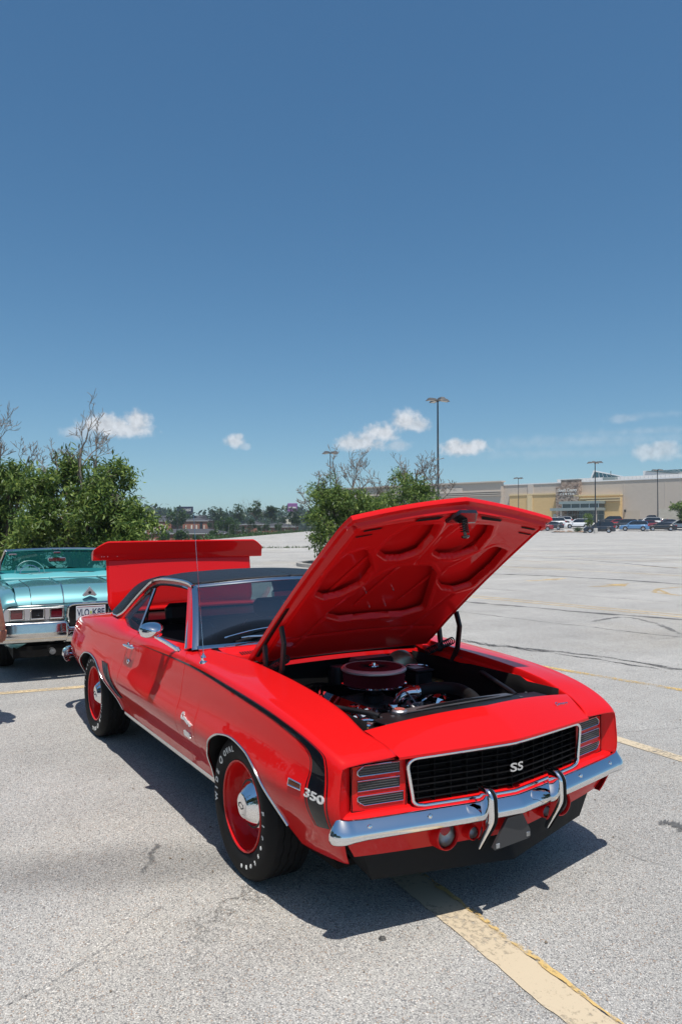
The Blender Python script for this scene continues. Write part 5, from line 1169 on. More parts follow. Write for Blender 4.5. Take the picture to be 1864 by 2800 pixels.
def tuft(name,pts,n,h,label,m=LEAFM,kind='stuff',cat='weeds',z=0,w_=.012):
    pts=np.array(pts);i=rng.integers(0,len(pts)-1,n);t=rng.random(n)[:,None];c_=pts[i]*(1-t)+pts[i+1]*t+np.concatenate([rng.normal(0,.12,(n,2)),np.zeros((n,1))],1);hh=h*rng.uniform(.3,1.2,n)[:,None]
    a=rng.uniform(0,6.28,n);e=np.stack([np.cos(a),np.sin(a),0*a],1)*w_;ln=rng.normal(0,.35,(n,3))*hh;ln[:,2]=0;V=np.stack([c_-e,c_+e,c_+ln+np.array([0,0,1])*hh],1).reshape(-1,3);k=np.arange(n)*3
    o=MB().add(V,np.stack([k,k+1,k+2],1).tolist()).build(name,m,smooth=False);tag(o,label,cat,kind=kind);return o
tuft('weed_strip',[gp(-5.5,49.5),gp(-3,50.2),gp(-1,50.5),gp(3,50.8)],260,.16,'thin strip of weeds growing in a joint of the far lot',w_=.03)
tuft('weed_strip',[gp(-30,41.2),gp(-22,41.3),gp(-17,41.4)],700,.3,'weeds along the kerb at the far left',w_=.03)
tuft('weed_strip',[gp(-13.4,78),gp(-10,114),gp(-7.2,148)],900,.4,'weeds along the foot of the chain link fence',w_=.05)
# ================================================================= FAR TREES, FENCE, HOUSES
def far_tree(u,vt,wpx,vb,d,label,m=LEAFD,n=2600,seed=0,sparse=False,group='trees beyond the lot'):
    s=(u-932)/FPX*d;zt=1.652+(1430.5-vt)/FPX*d;zb=1.652+(1430.5-vb)/FPX*d;W=wpx/FPX*d/2;H=zt-zb;b=gp(s,d,zb);r_=random.Random(seed)
    t=thing('leafy_tree',label,'tree',b,0,group);mb=MB();mb.tube(bez([(0,0,-.4),(.1,0,H*.3),(0,.1,H*.6)],5),np.linspace(.028*H,.012*H,6),6);out=[];tips=[]
    if sparse:
        for k in range(6):grow((0,0,H*.3),[r_.gauss(0,.6),r_.gauss(0,.6),1],H*.42,.012*H,3,out,tips,3,.2,.1,.6,4,r_)
        branches(mb,out)
    mb.build('trunk',BARK,t);cent=[]
    for k in range(16 if not sparse else 7):
        a=r_.uniform(0,6.28);q=r_.uniform(.1,.72);zz=r_.uniform(.30,.84);rad=(1-abs(zz-.5)*1.1)*W
        c0=np.array([math.cos(a)*rad*q*1.1,math.sin(a)*rad*q*1.1,zz*H]);br=W*r_.uniform(.26,.42)
        for j in range(20):
            v=rng.normal(0,1,3);v/=np.linalg.norm(v);cent.append(c0+v*br*np.array([1,1,.75])*rng.uniform(.75,1.05))
    mb=MB();leaves(mb,cent,n if not sparse else n//2,W*.13,W*.035,1.5,.2);mb.build('crown',m,t,smooth=False,kind='stuff');return t
ZB=lambda a,b:(350+a/3.136,1330+b/3.136)
FT=[(430,168,215,375,196,LEAFM,'round mid green tree between the two brick blocks',False),(775,155,165,370,230,LEAFD,'dark round tree right of the brick block',False),(948,122,160,370,232,LEAFM,'tall bright green tree in the middle of the far row',False),(1100,100,200,360,225,LEAFM,'thin grey tree with see-through crown',True),(1235,150,160,340,228,LEAFD,'dark broad tree at the right end of the far row',False),
 (850,255,240,420,165,LEAFM,'low wide tree in front of the grey roofs',False),(1050,268,110,415,150,LEAFD,'narrow upright tree by the fence',False),(1190,310,95,400,140,LEAFM,'small pale bush tree by the fence',False),(1290,310,110,395,146,LEAFM,'small round tree beside the grey roofs',False),(1440,160,170,380,170,LEAFD,'dark tree just left of the twiggy ash',False),
 (310,372,130,480,120,LEAFM,'small bush left of the low brick house',False),(462,355,175,480,118,LEAFM,'wide bush in front of the low brick house',False),(590,405,105,480,117,LEAFM,'low bush beside the brick house',False),(740,368,110,450,112,LEAFM,'leafy sapling by the light pole',False),(905,300,120,445,110,LEAFM,'bushy young tree hanging over the fence',False),(1330,245,90,330,260,LEAFM,'rounded tree below the purple sign',False),(120,400,140,480,95,LEAFM,'grey green bush at the edge of the left ash',False),(1130,330,80,410,145,LEAFD,'dark shrub behind the fence',False),(980,330,70,400,150,LEAFD,'dark slim shrub behind the fence posts',False),(700,300,60,360,190,LEAFM,'small tree at the corner of the brick block',False)]
for k,(a,b,w_,bb,d,m,lb,spz) in enumerate(FT):
    u,v=ZB(a,b);vb=ZB(0,bb)[1];far_tree(u,v,w_/3.136,vb,d,lb,m,2400,30+k,spz)
# unseen trees added so dark shapes reflect in the red car's flank
for k in range(9):
    x_=14-6.0*k;t=far_tree(932,1300,200,1445,28,['first','second','third','fourth','fifth','sixth','seventh','eighth','ninth'][k]+' tree of an unseen row added for reflections in the red paint',LEAFD,1500,300+k);t.location=(x_,-19-1.2*math.sin(k*2.1),0);t.scale=(3.9,3.9,4.4);t['group']='unseen trees added for reflections'
# continuous far wood
mb=MB();cent=[]
for k in range(240):
    u=rng.uniform(280,900);d=rng.uniform(430,520);v=1400+6*math.sin(u*.013)+rng.uniform(-4,5)-(6 if u<460 else 0);s=(u-932)/FPX*d;z=1.652+(1430.5-v)/FPX*d
    for j in range(14):
        q=rng.normal(0,1,3);q/=np.linalg.norm(q);cent.append(gp(s,d,z-5)+q*np.array([6,6,5]))
        cent.append(gp(s,d,z-12)+q*np.array([6,6,5]))
leaves(mb,np.array(cent),14000,3.0,1.3,1.4,.2);fw_=mb.build('far_wood',LEAFD,smooth=False);tag(fw_,'low dark green wooded ridge on the horizon','woodland',kind='stuff')
mb=MB();cent=[]
for k in range(80):
    s=rng.uniform(-16,-8)-rng.uniform(0,6);d=rng.uniform(88,150);s=np.interp(d,[80,150],[-14.5,-8.2])-rng.uniform(.3,3.5)
    for j in range(10):
        q=rng.normal(0,1,3);q/=np.linalg.norm(q);cent.append(gp(s,d,-.9+rng.uniform(-.4,.5))+q*np.array([1.2,1.2,.7]))
leaves(mb,np.array(cent),9000,.38,.25,1.8);o=mb.build('scrub',LEAFM,smooth=False);tag(o,'tangled green scrub behind the chain link fence','shrubs',kind='stuff')
mb=MB();cent=[]
for k in range(60):
    s=rng.uniform(-42,-18);cent+= [gp(s,rng.uniform(43,50),rng.uniform(0,1.1))+rng.normal(0,.4,3) for _ in range(8)]
leaves(mb,np.array(cent),6000,.22,.3,1.8);o=mb.build('scrub',LEAFM,smooth=False);tag(o,'green hedge growth along the far left edge of the lot','shrubs',kind='stuff')
POST=mat('galvanised_post',(.15,.155,.15),.5,metal=.4);fn=thing('chain_link_fence','chain link fence along the far edge of the lot','fence',gp(-10,115,0));fo=gp(-10,115,0)
pts_=[(float(np.interp(d,[62,80,150,165],[-15.0,-13.5,-7.4,-2.5])),d) for d in np.arange(86,166,3.3)]
for s,d in pts_:
    p=gp(s,d,-.1)-fo;MB().tube([p,p+[0,0,1.6]],.028,6).build('post',POST,fn)
P=np.array([gp(s,d,0)-fo for s,d in pts_]);MB().tube(P+[0,0,1.5],.012,4).build('top_rail',POST,fn)
WIRE=mat('fence_wire',(.09,.095,.09),.6,metal=.4);wm=MB()
for (p,q) in zip(P[:-1],P[1:]):
    L_=np.linalg.norm(q-p);n=int((L_+1.7)/.28);e=(q-p)/L_
    for k in range(-5,n):
        for sg in(1,-1):
            a0=k*.28;x0,z0,x1,z1=a0,0,a0+1.45,1.45
            if x0<0:z0-=x0;x0=0
            if x1>L_:z1-=(x1-L_);x1=L_
            if x1-x0<.05:continue
            A,B=(p+e*x0+[0,0,z0+.05],p+e*x1+[0,0,z1+.05]) if sg>0 else (p+e*x0+[0,0,1.5-z0],p+e*x1+[0,0,1.5-z1])
            wm.add([A,B,B+[0,0,.008],A+[0,0,.008]],[(0,1,2,3)])
wm.build('chain_mesh',WIRE,fn,smooth=False,kind='stuff')
# --- lamps
LAMP=mat('lamp_metal',(.045,.048,.052),.5,metal=.3,var=.2,vscale=1);LAMPH=mat('lamp_head',(.085,.085,.085),.6,var=.2,vscale=2);GLS=mat('lamp_glass',(.55,.52,.47),.3);CONC=mat('concrete_base',(.40,.38,.35),.85,var=.2,vscale=3)
def lamp(s,d,h,label,heads=4,rz=0,ps=1.0,z0=0,head=1.0):
    t=thing('parking_lot_lamp',label,'street lamp',gp(s,d,z0),rz,'parking lot lamps')
    MB().lathe([(.30,0),(.30,.75),(.27,.80),(.001,.80)],(0,0,0),'z',1,16).build('concrete_base',CONC,t)
    MB().tube([(0,0,.8),(0,0,h-.1)],[.11*ps,.062*ps],8).build('pole',LAMP,t)
    MB().lathe([(.001,.02),(.10,.0),(.13,-.10),(.09,-.16),(.001,-.18)][::-1],(0,0,h+.02),'z',1,12).build('hub',LAMP,t)
    for k in range(heads):
        a=k*2*math.pi/heads;rt=np.array(Matrix.Rotation(a,3,'Z')@Matrix.Rotation(R(4),3,'Y'))
        m_=MB();q=head
        V=np.array([[.16,-.20,-.06],[.16,.20,-.06],[1.02,.27,-.06],[1.02,-.27,-.06],[.22,-.12,.10],[.22,.12,.10],[.80,.15,.16],[.80,-.15,.16]])*[q,q,q]
        m_.add(V@rt.T+[0,0,h+.04],[(0,1,2,3)[::1],(4,7,6,5),(0,4,5,1),(1,5,6,2),(2,6,7,3),(3,7,4,0)]);hd=m_.build('lamp_head',LAMPH,t,smooth=False)
        V=np.array([[.30,-.15,-.066],[.30,.15,-.066],[.92,.19,-.066],[.92,-.19,-.066]])*q;MB().add(V@rt.T+[0,0,h+.04],[(0,1,2,3)]).build('lens',GLS,hd,smooth=False)
    return t
lamp(7.97,61,11.75,'tallest light pole in view with four wing heads, right of the clouds',4,R(-10))
lamp(-1.51,107,11.8,'light pole with twin wing heads rising behind the twiggy ash',4,R(20),.95,0,1.3)
lamp(38.3,112,10.7,'light pole on a concrete base in front of the entrance canopy',4,R(25),1.1,0,1.15)
lamp(60.9,143,11.2,'light pole near the right edge in front of the plain grey wall',4,R(60),1.1,.5,1.1)
lamp(38.9,183-20,10.4,'slim light pole between the bonnet and the tan wall',4,R(15),.9,1.0,1.1)
lamp(-54,200,14.6,'lone light pole above the distant trees left of the boot lid',2,R(32),1.2,-6,1.5)
for u,v,d,lb in((485,1401,150,'short pole in front of the left brick block'),(575,1406,160,'pole between the brick block and the dark tree'),(611,1422,140,'dark pole beside the low grey roof'),(507,1416,190,'thin pole near the right brick block'),(772,1412,180,'thin pole at the right of the grey roofs'),(371,1397,230,'thin pale pole left of the brick blocks')):
    s=(u-932)/FPX*d;z=1.652+(1430.5-v)/FPX*d
    t=thing('utility_pole',lb,'pole',gp(s,d,-5.5));MB().tube([(0,0,0),(0,0,z+5.5)],[.10,.07],6).build('pole',LAMP,t);MB().box((-.7,-.12,z+5.4),(.7,.12,z+5.52)).build('crossarm',LAMPH,t)
# --- brick blocks, houses, signs
def brick_mat(name,c1,c2,mort,sx=4.2):
    m=bpy.data.materials.new(name);m.use_nodes=True;N=m.node_tree.nodes;L=m.node_tree.links;b=N['Principled BSDF'];b.inputs['Roughness'].default_value=.9;tc=N.new('ShaderNodeTexCoord');mp=N.new('ShaderNodeMapping');mp.inputs['Rotation'].default_value=(R(90),0,0);L.new(tc.outputs['Object'],mp.inputs[0])
    br=N.new('ShaderNodeTexBrick');br.inputs['Scale'].default_value=sx;br.inputs['Color1'].default_value=(*c1,1);br.inputs['Color2'].default_value=(*c2,1);br.inputs['Mortar'].default_value=(*mort,1);L.new(mp.outputs[0],br.inputs[0]);L.new(br.outputs['Color'],b.inputs['Base Color']);return m
BRICK=brick_mat('red_brick',(.27,.085,.05),(.33,.11,.065),(.30,.22,.18));ROOFG=mat('grey_shingle',(.052,.053,.060),.9,var=.15,vscale=2);CREAMW=mat('cream_panel',(.62,.58,.48),.8);DKGL=mat('dark_window',(.02,.024,.03),.15,coat=.5);WHT=mat('white_trim',(.66,.66,.64),.7)
yawS=math.atan2(S2[1],S2[0])
def block(label,u0,u1,vt,vr,d,wins,dark=(),base=-6,name='brick_apartment_block',wall=BRICK,dep=14,hip=True,group=None):
    s0_,s1=[(u-932)/FPX*d for u in(u0,u1)];ze,zr=[1.652+(1430.5-v)/FPX*d for v in(vt,vr)];W=s1-s0_;t=thing(name,label,'building',gp(s0_,d,base),yawS,group);H=ze-base
    MB().box((0,0,0),(W,dep,H)).build('wall',wall,t,smooth=False)
    o=.25;r=dep/2 if hip else 0;a=[(-o,-o,H),(W+o,-o,H),(W+o,dep+o,H),(-o,dep+o,H)];b=[(r*.8,dep/2,zr-base),(W-r*.8,dep/2,zr-base)]
    MB().add([(x,y,z-.02) for x,y,z in a]+b,[(0,1,5,4),(1,2,5),(2,3,4,5),(3,0,4),(3,2,1,0)]).build('roof',ROOFG,t,smooth=False)
    MB().box((-o,-o-.05,H-.12),(W+o,-o,H-.02)).build('fascia',WHT,t,smooth=False)
    for (x0,x1,z0,z1) in wins:
        w_=MB().box((W*x0,-.08,H*z0),(W*x1,-.01,H*z1)).build('window',CREAMW,t,smooth=False);MB().box((W*x0+.12,-.12,H*(z0*.55+z1*.45)),(W*x1-.12,-.085,H*z1-.15)).build('pane',WHT,w_,smooth=False)
    for (x0,x1,z0,z1) in dark:
        w_=MB().box((W*x0,-.06,H*z0),(W*x1,-.01,H*z1)).build('balcony_opening',DKGL,t,smooth=False)
        for q in(.33,.66): MB().box((W*x0,-.2,H*(z0+(z1-z0)*q)-.1),(W*x1,-.065,H*(z0+(z1-z0)*q)+.1)).build('balcony_edge',WHT,w_,smooth=False)
    return t
u=lambda a:350+a/3.136
v=lambda b:1330+b/3.136
block('brick apartment block with hipped grey roof, left one of the pair',u(160),u(372),v(292),v(245),222,[(.15,.2,.55,.85),(.34,.39,.55,.85),(.72,.78,.55,.85),(.15,.2,.15,.42),(.34,.39,.15,.42),(.72,.78,.15,.42),(.55,.59,.55,.85)],dark=[(.44,.5,.1,.9)],group='brick apartment blocks')
block('brick apartment block with a dark stair opening, right one of the pair',u(470),u(684),v(291),v(244),218,[(.33,.39,.5,.85),(.53,.58,.5,.85),(.84,.88,.5,.85),(.33,.39,.1,.4),(.53,.58,.1,.4),(.10,.15,.5,.85)],dark=[(.68,.80,.08,.95)],group='brick apartment blocks')
block('long low brick house with grey roof in front of the apartment blocks',u(195),u(830),v(400),v(362),150,[(.055,.085,.55,.85),(.20,.225,.5,.8),(.42,.45,.5,.8),(.60,.63,.5,.8)],base=-5.6,name='brick_house',dep=9)
block('pale gabled house end with white trim left of the long roof',u(205),u(262),v(392),v(372),146,[(.30,.48,.45,.75),(.6,.78,.45,.75)],base=-5.4,name='gabled_house',dep=6,hip=False)
block('low grey roofed house behind the fence, left one',u(835),u(1010),v(378),v(345),168,[(.3,.36,.5,.8)],base=-6,name='grey_roof_house',dep=9)
block('grey roofed house with a white gable behind the fence',u(1120),u(1440),v(345),v(308),178,[(.3,.33,.5,.8),(.7,.73,.5,.8)],base=-6,name='grey_roof_house',dep=10)
block('upper grey roof behind the sparse tree',u(960),u(1180),v(325),v(295),200,[],base=-6,name='grey_roof_house',dep=10)
block('white flat warehouse far off at the left',u(95),u(210),v(288),v(275),250,[(.2,.3,.3,.6)],base=-6,name='white_warehouse',wall=WHT,dep=12)
block('beige building with a square chimney under the purple sign',u(1340),u(1400),v(258),v(250),270,[],base=-6,name='beige_building',wall=CREAMW,dep=12)
d=258;t=thing('billboard','dark navy billboard with white lettering above the round tree','billboard',gp((512-932)/FPX*d,d,-6),yawS);zt=1.652+(1430.5-1384)/FPX*d+6;zb=1.652+(1430.5-1400)/FPX*d+6
MB().box((-3.6,0,zb),(2.0,.5,zt),.05).build('panel',mat('navy_board',(.02,.025,.06),.4),t)
for x in(-1.5,1.0):MB().tube([(x,.3,0),(x,.3,zb)],.18,6).build('post',LAMP,t)
MB().box((-.8,.0,zb-.5),(1.9,.35,zb-.02)).build('catwalk',LAMP,t)
for q,(x,z,w_) in enumerate(((.1,zt-1.0,2.3),(.35,zb+.62,1.5))):
    V,F=text_vf('COUNTY' if q==0 else 'SHOPS',.62,.05,.2,.02);V=V[:,[0,2,1]]*[1,1,1];MB().add(V+[x,-.05,z],F).build('lettering',WHT,t,smooth=False)
d=262;s,z=pxs(799,1391,d);t=thing('pole_sign','purple sign panel high on a pale pole','sign',gp(s,d,-6),yawS);MB().tube([(0,0,0),(0,0,z+4.4)],.22,6).build('pole',CREAMW,t);MB().box((-1.6,-.2,z+5.0),(1.8,.2,z+8.0),.1).build('sign_panel',mat('purple_sign',(.25,.10,.28),.5),t)
MB().box((-1.2,-.26,z+6.2),(1.3,-.205,z+6.7)).build('sign_band',WHT,t,smooth=False)
# ================================================================= SHOPPING CENTRE
FA=gp(39.7,181,0);FB=gp(69.8,152,0);fe=(FB-FA)/np.linalg.norm(FB-FA);fo_=np.array([fe[1],-fe[0],0]);
if fo_@(CP-FA)*np.array(1)<0:fo_=-fo_
mall=thing('shopping_mall','long beige shopping centre with a stone entrance tower and yellow walls','building',FA,math.atan2(fe[1],fe[0]))
sgn=1 if np.cross(fe,fo_)[2]>0 else -1   # local y of "out toward the lot"
def fbox(name,a0,a1,h0,h1,o0,o1,m,par=None,**k):
    y0,y1=sorted((sgn*o0,sgn*o1));return MB().box((a0,y0,h0),(a1,y1,h1)).build(name,m,par or mall,smooth=False,**k)
BLOCKW=brick_mat('taupe_block',(.50,.435,.365),(.53,.46,.39),(.44,.38,.32),1.2);YB=brick_mat('yellow_block',(.62,.43,.20),(.66,.46,.22),(.54,.38,.18),1.2);YL=mat('yellow_cap',(.66,.52,.30),.8);TAUP=mat('taupe_pilaster',(.54,.475,.41),.85);WMET=mat('white_metal_roof',(.72,.73,.73),.5);GMET=mat('grey_green_metal',(.30,.35,.34),.4,metal=.3)
MGL=mat('entrance_glass',(.05,.07,.075),.12,coat=.6);TGL=mat('teal_skylight',(.06,.16,.19),.15,coat=.6)
def stone_mat():
    m=bpy.data.materials.new('rubble_stone');m.use_nodes=True;N=m.node_tree.nodes;L=m.node_tree.links;b=N['Principled BSDF'];b.inputs['Roughness'].default_value=.9;tc=N.new('ShaderNodeTexCoord');mp=N.new('ShaderNodeMapping');mp.inputs['Scale'].default_value=(2.2,2.2,4.4);L.new(tc.outputs['Object'],mp.inputs[0])
    v_=N.new('ShaderNodeTexVoronoi');v_.inputs['Scale'].default_value=1;L.new(mp.outputs[0],v_.inputs['Vector']);s_=N.new('ShaderNodeSeparateColor');L.new(v_.outputs['Color'],s_.inputs[0]);r=N.new('ShaderNodeValToRGB');e=r.color_ramp.elements;e[0].color=(.10,.075,.06,1);e[1].color=(.50,.43,.36,1);x=e.new(.4);x.color=(.27,.20,.155,1);x=e.new(.7);x.color=(.34,.25,.19,1);L.new(s_.outputs[0],r.inputs[0]);L.new(r.outputs[0],b.inputs['Base Color']);return m
STONE=stone_mat()
fbox('wall',-60,45,1.0,10.7,-30,0,BLOCKW);fbox('parapet_cap',-60,45.3,10.7,10.95,-.6,.15,WMET)
fbox('wall_pilaster',6.6,8.0,1.0,10.65,0,.25,TAUP)
fbox('yellow_wall',1.7,14.5,1.0,8.15,.02,.35,YB);fbox('yellow_cap',1.6,14.6,8.15,8.45,.02,.5,YL);fbox('yellow_pilaster',6.6,7.9,1.0,8.1,.36,.6,YL)
st=fbox('stone_tower',14.5,20.0,1.0,9.85,.0,1.6,STONE);fbox('stone_tower_top',15.6,20.0,9.85,11.25,.0,1.2,STONE,st);fbox('tower_cap',15.5,20.1,11.25,11.4,-.1,1.3,GMET,st)
fbox('yellow_wall',19.6,29.3,1.9,7.55,.02,1.4,YB);fbox('stone_base',20,29.3,1.0,1.9,.02,1.6,STONE);fbox('yellow_cap',18.7,29.4,7.5,7.8,.0,1.6,YL)
for z,a in((6.85,20.4),(6.35,22.0)): fbox('cornice',a,29.6,z,z+.22,1.4,1.9,YL);fbox('cornice_shadow_gap',a+.1,29.4,z-.12,z,1.41,1.5,BLOCKW)
ent=fbox('entrance_glazing',17.3,25.9,1.0,5.9,1.45,1.6,MGL)
fbox('entrance_roof',16.8,26.2,5.75,6.35,1.4,4.6,GMET);cn=fbox('entrance_canopy',15.4,26.2,4.25,4.85,1.6,6.0,GMET)
fbox('clerestory_glass',17.4,26.0,4.85,5.75,1.6,4.2,MGL)
for k in range(8): fbox('mullion',17.3+1.23*k-.04,17.3+1.23*k+.04,1.0,5.75,1.6,1.7,GMET,ent)
for z in(2.2,3.4): fbox('transom',17.3,25.9,z-.04,z+.04,1.61,1.68,GMET,ent)
for k in range(5): fbox('clerestory_bar',17.4+2.1*k,17.5+2.1*k,4.85,5.75,4.2,4.28,WMET,cn)
for a in(17.6,25.6): fbox('canopy_column',a,a+.35,1.0,4.25,5.2,5.55,TAUP,cn)
fbox('stone_panel',37.0,45,1.0,4.5,.0,.3,brick_mat('cream_split_block',(.50,.46,.38),(.56,.52,.44),(.40,.36,.30),1.0));fbox('tan_panel',29.6,33.0,1.6,4.2,.02,.12,mat('tan_patch',(.47,.40,.32),.85))
fbox('service_door',13.2,14.1,1.4,3.6,.36,.5,mat('pale_door',(.45,.50,.47),.6));fbox('wall_lamp',29.8,30.1,3.9,4.4,.02,.4,LAMP)
for a in(29.6,38.3,10.0): fbox('downpipe',a,a+.08,4.5,10.6,.0,.06,TAUP)
# left wing with stepped cornice
fbox('wing_wall',-60,-.1,1.0,11.55,.02,1.2,BLOCKW);fbox('wing_parapet',-60,0.2,11.55,11.85,-.4,1.6,TAUP)
for z in(8.3,8.75,9.2): fbox('wing_cornice',-60,0.0,z,z+.18,1.2,1.65,TAUP);fbox('wing_cornice_shadow',-60,-.05,z-.16,z,1.2,1.26,BLOCKW)
fbox('wing_panel',-30,-11.3,9.3,10.5,1.2,1.4,TAUP)
# roof structures set back from the parapet
fbox('roof_screen',10.6,52,10.9,12.0,-9,-6.5,WMET)
for k in range(46): fbox('screen_rib',10.8+.9*k,10.88+.9*k,10.9,12.0,-6.5,-6.42,mat('rib_shade',(.6,.62,.62),.5) if k==0 else bpy.data.materials['rib_shade'])
def fpr(name,pts,o0,o1,m,par=None):
    return MB().prism(pts,(0,sgn*o0,0),(1,0,0),(0,0,1),(0,sgn*(o1-o0),0)).build(name,m,par or mall,smooth=False)
sk=fpr('skylight',[(17.6,12.0),(18.3,13.75),(25.5,12.0)],-14,-10,TGL);fpr('skylight_frame',[(17.4,12.0),(18.2,13.95),(18.5,13.95),(26.4,12.0),(25.6,12.0),(18.45,13.65),(17.75,12.0)],-10,-9.7,WMET,sk)
for k in range(5): fpr('skylight_bar',[(18.4+1.1*k,12.0),(18.5+1.1*k,12.0),(18.6+.9*k,13.6-.25*k),(18.5+.9*k,13.6-.25*k)],-10,-9.85,WMET,sk)
s2=fpr('skylight',[(29,12),(29,13.4),(39.2,13.4),(40,12)],-16,-12,WMET);fpr('skylight_glass',[(29.6,13.3),(37.5,13.35),(39.0,13.2),(36.6,12.4)],-12,-11.8,TGL,s2)
for k in range(6): fpr('skylight_bar',[(30.5+1.2*k,13.3),(30.6+1.2*k,13.3),(37.0+.2*k,12.5),(36.9+.2*k,12.5)],-11.8,-11.75,WMET,s2)
fpr('roof_box',[(42.5,12),(42.5,13.4),(52,13.4),(52,12)],-14,-9,WMET);fbox('roof_unit',24.2,27,10.95,11.7,-3,-1.5,GMET);fbox('roof_mast',25.4,25.5,11.7,13.1,-3,-2.9,LAMP)
V,F=text_vf('South County',.98,.12,.18,.012);V=np.array(V)
def face(V,a,h,o): # letters readable from the lot
    dx=V[:,0];return np.stack([a+dx,np.full(len(V),sgn*o)+sgn*V[:,2],h+V[:,1]],1)
flip=1
V[:,0]*=(4.6/(V[:,0].max()-V[:,0].min()));MB().add(face(V,17.4,8.95,1.72),F).build('sign_lettering',WHT,mall,smooth=False)
V,F=text_vf('C E N T E R',.62,.12,0,.012);V[:,0]*=(3.4/(V[:,0].max()-V[:,0].min()));MB().add(face(V,17.3,8.05,1.72),F).build('sign_lettering',WHT,mall,smooth=False)
# walk and kerb in front
fbox('walkway',-10,60,1.35,1.50,1.5,7.5,KERB)
for a in(13.0,14.2,11.8): 
    p=FA+fe*a+fo_*9.5;t=thing('bollard',{13.0:'middle',14.2:'right',11.8:'left'}[a]+' of the three yellow bollards standing before the stone tower','bollard',(p[0],p[1],1.35),0,'yellow bollards by the entrance');MB().lathe([(.11,0),(.11,1.0),(.08,1.08),(.001,1.1)],(0,0,0),'z',1,12).build('post',mat('bollard_yellow',(.55,.42,.15),.6),t)
# ================================================================= PARKED MODERN CARS
TYRE2=mat('modern_tyre',(.012,.012,.013),.8);ALLOY=mat('alloy',(.5,.5,.52),.3,metal=.9);CGL=mat('car_glass',(.012,.016,.02),.06,coat=.8);TAILR=mat('tail_red',(.30,.01,.012),.2,coat=.5);HEADL=mat('head_white',(.6,.62,.64),.15,coat=.5);CLAD=mat('cladding',(.02,.02,.022),.6)
PROF={'suv':dict(L=4.75,H=1.74,W=.93,belt=1.05,body=[(-2.37,.40),(-2.38,.75),(-2.33,1.02),(-2.22,1.08),(.95,1.06),(1.15,1.04),(2.05,.98),(2.30,.86),(2.38,.62),(2.36,.36)],gh=[(-2.22,1.06),(-1.98,1.62),(-1.75,1.72),(.05,1.74),(.40,1.66),(1.18,1.05)],wx=(-1.38,1.42),r=.37),
 'sedan':dict(L=4.85,H=1.45,W=.91,belt=.95,body=[(-2.40,.38),(-2.42,.70),(-2.36,.95),(-2.20,1.02),(-1.55,1.03),(1.0,.95),(2.0,.84),(2.30,.72),(2.42,.55),(2.38,.32)],gh=[(-1.85,1.01),(-1.15,1.36),(-.75,1.44),(.05,1.45),(.35,1.40),(1.22,.95)],wx=(-1.42,1.40),r=.33),
 'pickup':dict(L=5.7,H=1.9,W=.98,belt=1.2,body=[(-2.85,.50),(-2.86,.9),(-2.84,1.18),(-.75,1.20),(1.2,1.18),(2.45,1.15),(2.78,1.02),(2.86,.7),(2.84,.45)],gh=[(-.75,1.18),(-.62,1.80),(-.40,1.90),(.55,1.90),(.80,1.84),(1.40,1.18)],wx=(-1.75,1.85),r=.40)}
